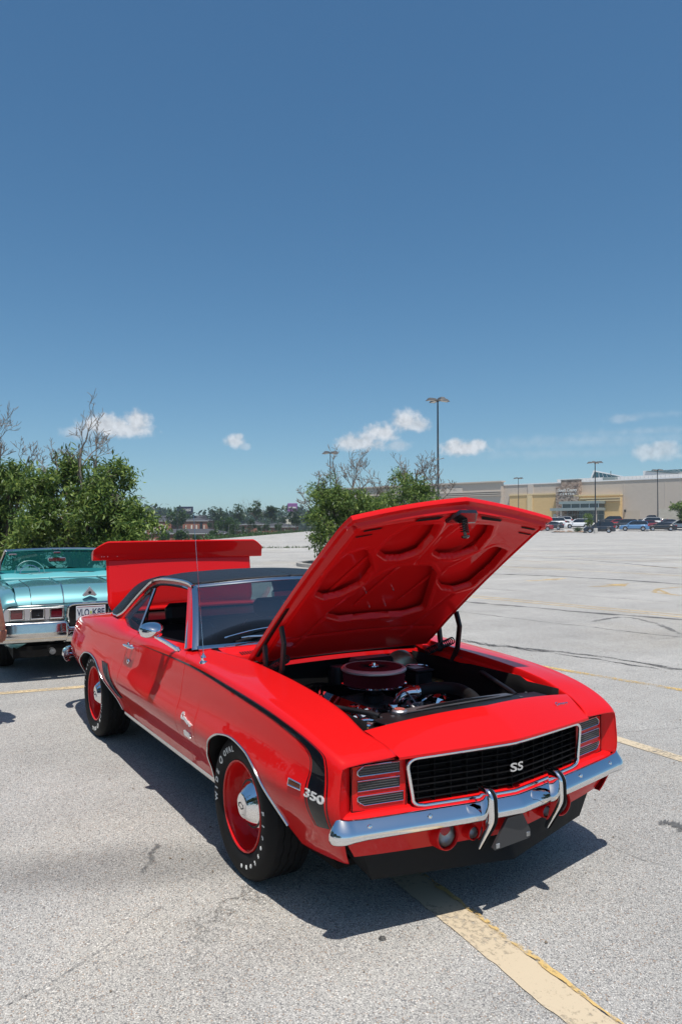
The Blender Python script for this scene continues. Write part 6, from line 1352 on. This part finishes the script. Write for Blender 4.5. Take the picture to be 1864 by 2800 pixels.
def modern_car(kind,col,s,d,head,label,rough=.3,met=.0):
    p=PROF[kind];z=float(hz(s,d));t=thing({'suv':'parked_suv','sedan':'parked_sedan','pickup':'parked_pickup'}[kind],label,{'suv':'SUV','sedan':'car','pickup':'pickup truck'}[kind],gp(s,d,z),yawS+R(head))
    m_=mat('car_paint',col,rough,coat=1,coat_rough=.05,metal=met);W=p['W'];r=p['r'];b=np.array(p['body']);
    # lower body: outline with wheel arches, crowned across the width
    xs=[];top=bez([(x,0,z_) for x,z_ in p['body']],60)
    low=[]
    def arch(x):
        for wx in p['wx']:
            if abs(x-wx)<r*1.14:return .30+0*x+math.sqrt(max(0,(r*1.14)**2-(x-wx)**2))+ (r-.30)*.9
        return .27
    X=np.unique(np.concatenate([np.linspace(b[0,0],b[-1,0],70)]+[np.linspace(w_-r*1.15,w_+r*1.15,22) for w_ in p['wx']]))
    ordr=np.argsort(top[:,0]);tx=[];tzz=[]
    bb=np.array(sorted([(a_,c_) for a_,c_ in p['body'][1:-1]]));bb=np.concatenate([[[b[0,0]-.03,bb[0,1]-.05]],bb,[[b[-1,0]+.05,bb[-1,1]-.1]]]);zt=np.interp(X,bb[:,0],bb[:,1]);zt=np.convolve(np.pad(zt,2,'edge'),np.ones(5)/5,'valid')
    rows=[]
    for x,ztp in zip(X,zt):
        e=min(1,(X[-1]-abs(x))/.35)if True else 1;w_=W*(1-.13*(1-max(0,e))**2);lo=min(arch(x),ztp-.1);row=[]
        for sd in(-1,1):
            seq=[(w_*.97,lo),(w_,lo+(ztp-lo)*.3),(w_*.985,lo+(ztp-lo)*.62),(w_*.955,ztp-.10),(w_*.90,ztp-.02),(w_*.5,ztp+.015)]
            if sd<0:row+=[(x,-a,c_) for a,c_ in seq]
            else:row+=[(x,a,c_) for a,c_ in seq[::-1]]
        rows.append(row)
    rows=np.array(rows);bd=MB().grid(rows);n=rows.shape[1];bd.F+=[tuple(range(n))[::-1],tuple(bd.n-n+i for i in range(n))]
    body=bd.build('body',m_,t,ang=40)
    g=p['gh'];gg=[];
    for sd in(-1,1):
        gg.append([(x,sd*(W*.90-(z_-g[0][1])*.26),z_) for x,z_ in g])
    gg=np.array(gg);MB().grid(gg).grid(np.stack([gg[0],gg[0]*[1,0,1]])).build('windows',CGL,t,smooth=False)
    for sd in(0,1):MB().add(gg[sd],[tuple(range(len(g)))[::1 if sd else -1]]).build('side_window',CGL,t,smooth=False)
    k=[i for i,(x,z_) in enumerate(g) if z_>g[0][1]+.35];rf=gg[:,k[0]:k[-1]+1];MB().grid(np.concatenate([rf[:1]+[0,-.012,-.05],rf+[0,0,.012],rf[1:]+[0,.012,-.05]])).build('roof',m_,t,ang=30)
    for sd in(-1,1):
        for a,c_ in((g[0],g[1]),(g[-1],g[-2])):
            P=[(q[0],sd*(W*.90-(q[1]-g[0][1])*.26+.006),q[1]) for q in(a,c_)];MB().tube(P,.045,5).build('pillar',m_,t)
        if kind!='pickup':
            x=-.35;MB().tube([(x,sd*(W*.90+.004),p['belt']),(x-.02,sd*(W*.90-(g[2][1]-g[0][1])*.26+.004),g[2][1]-.05)],.028,4).build('door_post',CLAD,t)
        MB().box((.78,sd*(W+.08)-.08,p['belt']+.02),(.95,sd*(W+.08)+.08,p['belt']+.15),.03).build('mirror',m_,t)
        MB().box((b[-1,0]-.30,sd*W*.72-.17,.62 if kind=='sedan' else .78),(b[-1,0]-.02,sd*W*.72+.17,.74 if kind=='sedan' else .93),.03).build('headlight',HEADL,t)
        MB().box((b[0,0]-.02,sd*W*.74-.17,.78 if kind=='sedan' else .85),(b[0,0]+.28,sd*W*.74+.21,.95 if kind=='sedan' else 1.12),.03).build('taillight',TAILR,t)
        if kind=='suv':MB().box((p['wx'][0]+.4,sd*W*.97-.03,.26),(p['wx'][1]-.4,sd*W*.97+.03,.42),.02).build('sill_cladding',CLAD,t)
        for wx in p['wx']:
            w_=MB().lathe([(.22,-.02),(r,.0),(r,.20),(.22,.22)][::1],(wx,sd*(W-.20),r),'y',sd,24).build('wheel',TYRE2,t)
            MB().lathe([(.23,.215),(.24,.19),(.10,.17),(.05,.20),(.001,.205)],(wx,sd*(W-.20),r),'y',sd,20).build('rim',ALLOY,w_)
    MB().box((b[0,0]-.03,-.26,.72),(b[0,0]+.03,.26,.86)).build('number_plate',WHT,t);MB().box((b[0,0]+.15,-W*.85,.22),(b[-1,0]-.15,W*.85,.40)).build('underbody',CLAD,t)
    MB().box((b[-1,0]-.10,-.5,.42),(b[-1,0]+.005,.5,.62),.02).build('grille',CLAD,t)
    return t
CARS=[('suv',(.70,.71,.72),850,128,-172,'white SUV showing its tail beside the bonnet tip, left end of the row',0),
('suv',(.62,.63,.64),855,152,-178,'white SUV further back behind the grey sedan',0),
('sedan',(.05,.055,.065),0,124,-168,'dark grey sedan just right of the bonnet tip',.3),
('sedan',(.30,.02,.025),0,122,-170,'dark red car half hidden behind the bonnet corner',0)]
def car_px(kind,col,u,vb,d,head,label,met=0):
    s=(u-932)/FPX*d;modern_car(kind,col,s,d,head,label,.3,met)
X3=lambda a:1164+a/2.24
car_px('suv',(.68,.69,.70),X3(778),0,143,168,'white SUV at the left end of the row, nearest the bonnet tip')
car_px('suv',(.66,.66,.66),X3(822),0,150,160,'white SUV mostly hidden behind the first white one')
car_px('sedan',(.045,.05,.06),X3(758),0,131.5,162,'dark grey sedan just right of the bonnet corner',.3)
car_px('sedan',(.26,.015,.02),X3(690),0,128,165,'dark red sedan cut by the bonnet corner')
car_px('suv',(.72,.73,.74),X3(927),0,136,165,'white SUV standing alone left of the small round tree')
car_px('suv',(.025,.03,.04),X3(1062),0,118,158,'charcoal SUV parked behind the concrete lamp base',.3)
car_px('suv',(.012,.013,.016),X3(1128),0,150,160,'black SUV behind the charcoal one, under the canopy')
car_px('sedan',(.33,.015,.02),X3(1172),0,141,158,'bright red car between the charcoal and blue SUVs')
car_px('suv',(.045,.048,.052),X3(1216),0,134,156,'dark grey SUV behind the blue one',.3)
car_px('suv',(.10,.22,.40),X3(1272),0,126.5,160,'light blue SUV in the front row',.2)
car_px('suv',(.70,.71,.72),X3(1362),0,143,160,'white SUV behind the black sedan')
car_px('sedan',(.18,.012,.02),X3(1352),0,135,158,'maroon car peeking out left of the black sedan')
car_px('pickup',(.010,.011,.013),X3(1385),0,150,160,'black pickup truck at the back right')
car_px('sedan',(.008,.009,.011),X3(1438),0,127,162,'black sedan with red tail lamps in the front row')
car_px('sedan',(.05,.07,.11),X3(1478),0,140,160,'dark blue car behind the black sedan')
car_px('suv',(.72,.72,.71),X3(1556),0,131,162,'white SUV cut by the right edge')
modern_car('sedan',(.02,.05,.12),0,0,0,'x') if False else None
def car_at(kind,col,x,y,rz,label):  # places unseen dark cars, added to give the red paint something to mirror
    t=modern_car(kind,col,0,0,0,label,.3,.2);t.location=(x,y,0);t.rotation_euler=(0,0,R(rz));return t
car_at('sedan',(.015,.03,.07),-1.6,-6.3,0,'unseen dark blue car added on the near side for reflections in the red door')
car_at('suv',(.03,.03,.032),-1.9,-9.2,0,'unseen black SUV added beyond the dark blue car for reflections in the red paint')
island('planted_island',34.5,40.0,118.5,124.5,'kerbed stone island with a small shrub in front of the charcoal SUV')
far_tree(1608,1397,37,1452,125,'small round green tree in front of the mall entrance',LEAF,2600,71)
far_tree(1868,1364,82,1440,128,'leafy green tree at the right edge before the mall',LEAF,3800,72)
mb=MB()
for k in range(26):
    q=gp(rng.uniform(35.2,39.2),rng.uniform(119,124),.12);r=rng.uniform(.12,.3);rr=MB().lathe([(r*.2,0),(r,.02),(r*.8,r*.6),(.001,r*.8)],q,'z',1,7);mb.add(np.concatenate(rr.V)+rng.normal(0,.03,(len(rr.V[0]),3)),rr.F)
o=mb.build('island_rocks',mat('pink_rock',(.33,.22,.16),.9),smooth=False);tag(o,'pinkish rocks scattered on the small island','rocks',kind='stuff')
cent=[gp(38.6+rng.normal(0,.3),121+rng.normal(0,.3),.5) for _ in range(30)];mb=MB();leaves(mb,np.array(cent),500,.25,.2);o=mb.build('shrub',LEAFM,smooth=False);tag(o,'small green shrub on the rocky island','shrub')
# ================================================================= TURQUOISE CONVERTIBLE
TEAL=mat('turquoise_paint',(.13,.33,.36),.36,coat=1,coat_rough=.04,metal=.4);TEALV=mat('turquoise_vinyl',(.10,.36,.38),.45,bump=.1,bscale=150);TGLASS=glass_mat('teal_windscreen',(.14,.46,.45),1.45,refl=.25)
OLDCH=mat('old_chrome',(.62,.60,.57),.10,metal=1,var=.08,vscale=10);SILV=mat('silver_panel',(.60,.60,.60),.35,metal=.7,bump=.05,bscale=80);TLR=mat('tail_lens_dark',(.10,.006,.012),.12,coat=1)
T0=np.array([-5.06,-.335,0])
T=thing('convertible_car','turquoise open top convertible seen from behind beside the red car','car',T0,R(176))
XT=[0,.04,.15,.5,1.2,2.0,2.9,3.6,4.6,5.1,5.25]
YTT=[[.60,.66,.72,.74,.76,.76,.76,.76,.74,.66,.60],[.74,.80,.84,.85,.85,.85,.85,.85,.84,.76,.66],[.84,.90,.93,.945,.95,.95,.95,.95,.93,.84,.70],[.87,.925,.95,.96,.965,.965,.96,.96,.94,.85,.70],[.85,.90,.925,.935,.94,.94,.94,.93,.90,.82,.68],[.80,.84,.86,.87,.875,.875,.86,.85,.83,.76,.62],[.72,.74,.75,.76,.79,.80,.78,.70,.68,.62,.5]]
ZTT=[[.40,.36,.32,.28,.26,.25,.25,.25,.27,.34,.38],[.46,.43,.40,.36,.34,.33,.33,.33,.35,.40,.44],[.56,.55,.55,.55,.55,.55,.55,.54,.53,.53,.53],[.68,.69,.70,.71,.72,.72,.72,.70,.66,.62,.60],[.76,.785,.81,.84,.86,.86,.85,.83,.77,.70,.66],[.80,.845,.90,.925,.94,.94,.94,.91,.84,.76,.70],[.80,.86,.925,.955,.965,.965,.965,.93,.86,.78,.71]]
TSF=section(XT,YTT,ZTT)
def tal(x):
    for wx in(1.15,4.30):
        if abs(x-wx)<.38:return .33+math.sqrt(.38**2-(x-wx)**2)*.82
    return 0
for sd in(-1,1):
    X=dens((0,5.25),[.77,1.53,3.92,4.68],.03,.006);rows=[]
    for x in X:
        zl=tal(x);tt=np.linspace(0,4,120);zz=TSF(np.full(120,x),tt)[1];tl=float(np.interp(zl,zz,tt)) if zl>0 else .2
        t=tl+(6-tl)*np.linspace(0,1,34);y,z=TSF(np.full(34,x),t);rows.append(np.stack([np.full(34,x),sd*y,z],1))
    solid(MB().grid(np.array(rows),flip=sd>0).build('body_side',TEAL,T,ang=50),.01)
    for wx in(1.15,4.30):
        w_=MB().lathe([(.19,.10),(.21,.12),(.28,.125),(.32,.11),(.335,.09),(.338,.05),(.332,.045),(.338,.04),(.338,0),(.332,-.005),(.338,-.01),(.338,-.06),(.33,-.09),(.28,-.11),(.19,-.10)],(wx,sd*.78,.338),'y',sd,56).build('tyre',RUBBER,T,ang=30)
        MB().lathe([(.19,.10),(.195,.115),(.16,.09),(.13,.08),(.10,.10),(.001,.12)],(wx,sd*.78,.338),'y',sd,40).build('wheel_cover',OLDCH,w_)
        G=[[(wx+.37*math.cos(a),sd*q,.33+.33*math.sin(a)) for a in np.linspace(-.1,math.pi+.1,20)] for q in(.93,.5)];MB().grid(np.array(G)).build('wheel_well',MATTE,T)
    xs=np.linspace(.1,5.0,60);y,z=TSF(xs,np.full(60,3.0));MB().tube(np.stack([xs,sd*(y+.004),z],1),.008,6).build('side_moulding',OLDCH,T)
# rear deck and boot lid
def deck(v,s,w0=.755):
    x=.06+1.22*s;y=v*(w0-.02*(1-s)+.02*s);a=1-abs(v)**2.4
    z=.80+.165*(1-(1-min(1,s/.22))**2.2)**.8 if s<.22 else .965+.018*(s-.22)
    return [x,y,z+.018*a*min(1,s/.2)+0.012*math.exp(-(v/.02)**2)*0]
G=np.array([[deck(v,s) for s in np.concatenate([np.linspace(0,.25,18),np.linspace(.28,1,14)])] for v in np.linspace(-1,1,61)])
MB().grid(G).build('rear_deck',TEAL,T,ang=50)
lp=[deck(v,.0) for v in np.linspace(-.80,.80,20)]+[deck(.80,s) for s in np.linspace(.05,.95,14)]+[deck(v,.95) for v in np.linspace(.80,-.80,20)]+[deck(-.80,s) for s in np.linspace(.95,.05,14)]
MB().tube(np.array(lp)+[-.002,0,.0],.0045,5,closed=True).build('boot_lid_gap',SATIN,T)
for vc in(-.36,.36):
    P=[deck(vc*(1-.12*(1-s)*0+.14*0),s) for s in np.linspace(.0,.95,30)];MB().tube(np.array(P)+[-.004,0,.006],.0075,6).build('boot_crease_moulding',OLDCH,T)
# emblem: chrome delta
E0=deck(0,.045);em=np.array([[0,.0,.078],[.0,-.078,-.018],[0,-.06,-.032],[0,0,-.016],[0,.06,-.032],[0,.078,-.018]])
MB().add(np.concatenate([em+[.062,0,.895],em*[1,.9,.9]+[.044,0,.893]])+[0,0,0],[(0,1,2,3,4,5),(6,11,10,9,8,7)]+[(i,(i+1)%6+0,6+(i+1)%6,6+i) for i in range(6)]).build('boot_emblem',SILV,T,smooth=False)
MB().lathe([(.016,0),(.001,.004)],(.042,0,.905),'x',-1,12).build('emblem_centre',SATIN,T)
# tail panel
G=np.array([[[.030+.09*max(0,(abs(y)-.70)/.2)**2,y,z] for z in(.60,.80)] for y in np.linspace(-.80,.80,41)]);MB().grid(G).build('rear_panel',TEAL,T)
for sd in(-1,1):
    a,b=sorted((sd*.265,sd*.865));fr=np.array([[.015,a,.635],[.015,b,.635],[.015,b,.775],[.015,a,.775]])
    MB().box((.005,a,.640),(.028,b,.772),.004).build('silver_applique',SILV,T)
    MB().tube(bez(np.array([[.006+.04*(abs(y)>.8),y,z] for y,z in((a,.635),(b,.635),(b,.778),(a,.778),(a,.635))]),80),.006,6).build('applique_moulding',OLDCH,T)
    for k,yc in enumerate((.735,.535,.345)):
        y=sd*yc;r_=MB().tube([(-.008,y-.068,.655),(-.008,y+.068,.655),(-.008,y+.068,.762),(-.008,y-.068,.762)],.010,6,closed=True).build('lamp_bezel' if k!=1 else 'reversing_lamp_bezel',OLDCH,T)
        MB().box((-.006,y-.056,.664),(.002,y+.056,.752),.006).build('lens',TLR if k!=1 else SATIN,r_)
        if k==1:
            MB().tube([(-.010,y-.02,.69),(-.010,y+.02,.69),(-.010,y-.02,.72),(-.010,y,.735),(-.010,y+.02,.72),(-.010,y-.02,.69)],.002,4).build('fratzog_mark',OLDCH,r_)
# plate in its niche
MB().tube(bez([(-.01,-.225,.60),(-.01,-.235,.70),(-.01,-.20,.785),(-.01,0,.792),(-.01,.20,.785),(-.01,.235,.70),(-.01,.225,.60)],50),.014,8).build('plate_surround',OLDCH,T)
MB().box((.0,-.215,.57),(.02,.215,.785)).build('plate_niche',SATIN,T)
pl=MB().box((-.030,-.1525,.615),(-.024,.1525,.770),.004).build('licence_plate',mat('plate_white',(.52,.54,.58),.5),T)
for txt,yy,w_ in(('VLO',.078,.125),('K8F',-.078,.125)):
    V,F=text_vf(txt,.105,.002,0,.002);V[:,0]*=w_/(V[:,0].max()-V[:,0].min());P=np.stack([-.0312-V[:,2]*0-.0005*0+0*V[:,0],yy-V[:,0],.695+V[:,1]*.98],1);MB().add(P,F).build('plate_text',mat('plate_blue',(.03,.05,.14),.5) if yy>0 else bpy.data.materials['plate_blue'],pl,smooth=False)
MB().box((-.0318,-.010,.682),(-.0302,.010,.712)).build('plate_sticker',mat('plate_yellow',(.35,.40,.08),.6),pl)
MB().box((-.0315,-.14,.757),(-.0302,.14,.763)).build('plate_line',mat('plate_redline',(.35,.10,.10),.6),pl)
# bumper
P=bez([(.55,-.99,.52),(.20,-.99,.52),(.02,-.97,.52),(-.06,-.88,.52),(-.10,-.5,.52),(-.115,-.28,.52),(-.09,-.22,.50),(-.09,.22,.50),(-.115,.28,.52),(-.10,.5,.52),(-.06,.88,.52),(.02,.97,.52),(.20,.99,.52),(.55,.99,.52)],140)
Td=np.gradient(P,axis=0);Td/=np.linalg.norm(Td,axis=1)[:,None];Nn=np.stack([-Td[:,1],Td[:,0],0*Td[:,0]],1)
dip=np.where(np.abs(P[:,1])<.24,-.045,0)*(P[:,0]<0)
bm=solid(MB().grid(np.array([P+Nn*dx+np.stack([0*dip,0*dip,dz+dip*(dz>.03)],1) for dx,dz in((-.05,.108),(-.01,.112),(.006,.104),(.012,.085),(.010,.05),(.022,.01),(.020,-.04),(.0,-.085),(-.03,-.10))])).build('rear_bumper',OLDCH,T,ang=60),.004)
for y_ in(-.33,.33,-.78,.78):MB().lathe([(.018,0),(.016,.008),(.006,.014),(.001,.015)],(-.118+.045*(abs(y_)>.5),y_,.50),'x',-1,14).build('bumper_bolt',CHROME,bm)
MB().box((.1,-.76,.24),(5.0,.76,.36)).build('chassis',MATTE,T);MB().box((.15,-.72,.30),(.9,.72,.62)).build('fuel_tank',MATTE,T)
for y_ in(-.30,.38):MB().tube([(.02,y_,.30),(.9,y_,.30)],.032,10).build('exhaust_pipe',ALU,T)
# cabin
G=np.array([[[1.28+.38*s,v*(.80),.975+.045*math.sin(math.pi*s)+.012*math.sin(v*9)*math.sin(math.pi*s)] for s in np.linspace(0,1,8)] for v in np.linspace(-1,1,41)]);solid(MB().grid(G).build('folded_top_boot',TEALV,T),.02)
MB().box((1.68,-.66,.50),(1.86,.66,.93),.05).build('rear_seat_back',TEALV,T)
MB().box((2.35,-.64,.50),(2.50,.64,.96),.05).build('front_seat_back',TEALV,T);MB().box((1.6,-.78,.36),(3.1,.78,.42)).build('cabin_floor',MATTE,T)
G=np.array([[[2.86+.30*s,v*.80,.955+.03*s+.012*(1-v*v)] for s in np.linspace(0,1,4)] for v in np.linspace(-1,1,13)]);MB().grid(G).build('dash_top',TEALV,T);MB().box((2.80,-.76,.72),(2.90,.76,.955),.02).build('dash_face',TEALV,T)
def tws(v,s):
    a=abs(v);return np.array([3.08-.40*s+.14*(1-a**2)*1.0,v*(.74-.075*s),.965+.315*s+.012*(1-a*a)])
G=np.array([[tws(v,s) for s in np.linspace(0,1,8)] for v in np.linspace(-1,1,25)]);MB().grid(G).build('windscreen',TGLASS,T)
MB().tube(np.array([tws(v,1.02) for v in np.linspace(-1,1,40)]),.018,8).build('header_bar',OLDCH,T);MB().tube(np.array([tws(v,.0) for v in np.linspace(-1,1,40)]),.012,8).build('cowl_moulding',OLDCH,T)
for sd in(-1,1):
    MB().tube(np.array([tws(sd,s) for s in np.linspace(-.05,1.03,8)]),.024,8).build('windscreen_post',OLDCH,T)
    MB().tube([tws(sd,.0)+[-.06,sd*.01,0],tws(sd,1)+[-.05,sd*.01,-.03]],.014,6).build('vent_window_post',SATIN,T)
    MB().box((2.60,sd*.58-.05,1.225),(2.70,sd*.58+.05,1.25),.008).build('top_latch',OLDCH,T)
MB().box((2.72,-.05,1.235),(2.78,.05,1.262),.008).build('top_catch',OLDCH,T);MB().box((2.74,-.12,1.12),(2.77,.12,1.18),.012).build('rear_view_mirror',OLDCH,T)
G=np.array([[[3.2+1.9*s,v*.72,.975-.11*s**1.5+.02*(1-v*v)-.12*max(0,s-.85)/.15] for s in np.linspace(0,1,14)] for v in np.linspace(-1,1,21)]);MB().grid(G).build('bonnet',TEAL,T,ang=50)
c_=np.array([2.66,.36,.965]);ax1=np.array([0,1,0.]);ax2=np.array([.35,0,.93]);sw=MB().tube(np.array([c_+.19*(ax1*math.cos(t)+ax2*math.sin(t)) for t in np.linspace(0,2*math.pi,44,endpoint=False)]),.007,8,closed=True).build('steering_wheel',mat('turquoise_plastic',(.10,.28,.28),.3,coat=.5),T)
MB().tube(np.array([c_+[-.01,0,0]+.125*(ax1*math.cos(t)+ax2*math.sin(t)) for t in np.linspace(.1,math.pi-.1,24)]),.006,6).build('horn_ring',CHROME,sw)
for t in(-.3,math.pi+.3,math.pi/2*3):MB().tube([c_,c_+.2*(ax1*math.cos(t)+ax2*math.sin(t))],.009,6).build('wheel_spoke',TEALV,sw)
MB().box((2.95,.20,.990),(2.975,.50,1.03)).build('paper_card',WHT,T)
# ================================================================= PERSON at the left edge
SKIN=mat('skin',(.42,.20,.13),.5,var=.12,vscale=20);SHIRT=mat('grey_shirt',(.16,.16,.18),.85,var=.25,vscale=60);SHORT=mat('dark_shorts',(.05,.055,.07),.85);SHOE=mat('shoe',(.30,.29,.28),.7);HAIR=mat('grey_hair',(.16,.14,.12),.8)
PZ=thing('person','person in a grey short sleeved shirt standing at the left edge, arm hanging','person',gp(-2.975,5.95,0),math.atan2(F2[1],F2[0])-R(15))
def skin(name,verts,edges,radii,m,parent,root=0,sub=2):
    me=bpy.data.meshes.new(name);me.from_pydata([tuple(v) for v in verts],edges,[]);o=bpy.data.objects.new(name,me);lnk(o,parent);me.materials.append(m)
    md=o.modifiers.new('skin','SKIN');md.use_smooth_shade=True
    sv_=me.skin_vertices[0].data
    for i,r in enumerate(radii):
        r=(r,r) if not isinstance(r,tuple) else r;sv_[i].radius=r;sv_[i].use_root=(i==root)
    s=o.modifiers.new('sub','SUBSURF');s.levels=sub;s.render_levels=sub;return o
# local: x forward, y left
V=[(0,0,.96),(0,0,1.10),(.01,0,1.26),(0,0,1.42),(0,0,1.50),(.01,0,1.56),(.015,0,1.64),(.01,0,1.72)];Rr=[(.16,.115),(.15,.115),(.17,.12),(.13,.10),(.055,.055),(.065,.07),(.075,.095),(.06,.075)]
E_=[(i,i+1) for i in range(7)]
def addc(p,pts,rs):
    for q,r in zip(pts,rs):V.append(q);Rr.append(r);E_.append((p,len(V)-1));p=len(V)-1
    return p
for sd in(-1,1):
    addc(3,[(0,sd*.16,1.43),(-.01,sd*.205,1.40),(-.02,sd*.235,1.25),(-.02,sd*.25,1.10),(.01,sd*.26,.98),(.05,sd*.265,.86),(.07,sd*.262,.80)],[.062,.060,.053,.044,.042,.030,.036])
    addc(0,[(0,sd*.10,.90),(.01,sd*.11,.70),(.02,sd*.115,.48),(0,sd*.10,.34),(-.01,sd*.08,.10),(.03,sd*.08,.045),(.10,sd*.085,.035)],[.095,.085,.062,.058,.040,.042,.035])
    w_=(.075,sd*.262,.80)
skin('body',V,E_,Rr,SKIN,PZ)
for sd in(-1,1):
    for k,(dx,l) in enumerate(((.034,.066),(.012,.076),(-.010,.072),(-.030,.058))):
        b=np.array([.072+dx,sd*.262,.775]);skin('finger',[b+[0,0,.03],b,b+[.006,-sd*.006,-l*.5],b+[.002,-sd*.020,-l]],[(0,1),(1,2),(2,3)],[.011,.0095,.0085,.0075],SKIN,PZ,0,1)
    b=np.array([.10,sd*.250,.815]);skin('thumb',[b+[-.03,0,.01],b,b+[.018,-sd*.012,-.028],b+[.022,-sd*.022,-.052]],[(0,1),(1,2),(2,3)],[.014,.012,.010,.0085],SKIN,PZ,0,1)
sv2=[(0,0,.93),(0,0,1.10),(.01,0,1.26),(0,0,1.42),(0,0,1.475)];e2=[(0,1),(1,2),(2,3),(3,4)];r2=[(.185,.14),(.175,.135),(.19,.14),(.15,.115),(.075,.07)]
for sd in(-1,1):
    i=len(sv2);sv2+=[(0,sd*.17,1.435),(-.01,sd*.21,1.40),(-.02,sd*.238,1.24)];e2+=[(3,i),(i,i+1),(i+1,i+2)];r2+=[.078,.078,.074]
skin('shirt',sv2,e2,r2,SHIRT,PZ)
sh=[(0,0,.98),(0,0,.92)];e3=[(0,1)];r3=[(.175,.13),(.17,.13)]
for sd in(-1,1):
    i=len(sh);sh+=[(0,sd*.105,.86),(.01,sd*.115,.66),(.015,sd*.118,.52)];e3+=[(1,i),(i,i+1),(i+1,i+2)];r3+=[.115,.105,.10]
    MB().box((-.06,sd*.08-.045,0),(.20,sd*.08+.045,.09),.03).build('shoe',SHOE,PZ)
skin('shorts',sh,e3,r3,SHORT,PZ)
MB().lathe([(.001,.105),(.05,.095),(.082,.06),(.092,.0),(.088,-.05),(.07,-.08)],(-.005,0,1.70),'z',1,20).build('hair',HAIR,PZ)
hd=MB().box((.075,-.010,1.625),(.105,.010,1.665),.008).build('nose',SKIN,PZ)
for sd in(-1,1):
    MB().lathe([(.012,0),(.008,.006),(.001,.008)],(.078,sd*.032,1.672),'x',1,10).build('eye',mat('eye_white',(.5,.5,.5),.3) if sd<0 else bpy.data.materials['eye_white'],PZ);MB().lathe([(.012,-.01),(.022,.0),(.012,.012)],(0,sd*.088,1.655),'y',sd,10).build('ear',SKIN,PZ)
MB().box((.078,-.022,1.594),(.088,.022,1.602),.003).build('mouth',mat('lips',(.30,.11,.09),.5),PZ)
MB().tube([(-.02+.048*math.cos(t),-.255+.046*math.sin(t)*.9,1.03) for t in np.linspace(0,6.283,20,endpoint=False)],.006,6,closed=True).build('wristband',mat('grey_band',(.3,.3,.3),.5),PZ)

# ================================================================= AIR
hm=bpy.data.materials.new('haze');hm.use_nodes=True;N=hm.node_tree.nodes;L=hm.node_tree.links
for n in list(N):N.remove(n)
o=N.new('ShaderNodeOutputMaterial');pv=N.new('ShaderNodeVolumePrincipled');pv.inputs['Density'].default_value=.0004;pv.inputs['Color'].default_value=(.80,.88,1,1);pv.inputs['Anisotropy'].default_value=.3;L.new(pv.outputs[0],o.inputs['Volume'])
hzo=MB().box((-1700,-1200,-9),(1200,1700,24)).build('haze',hm,smooth=False);hzo['kind']='stuff';hzo['label']='thin summer haze over the parking lot and far trees';hzo['category']='haze'
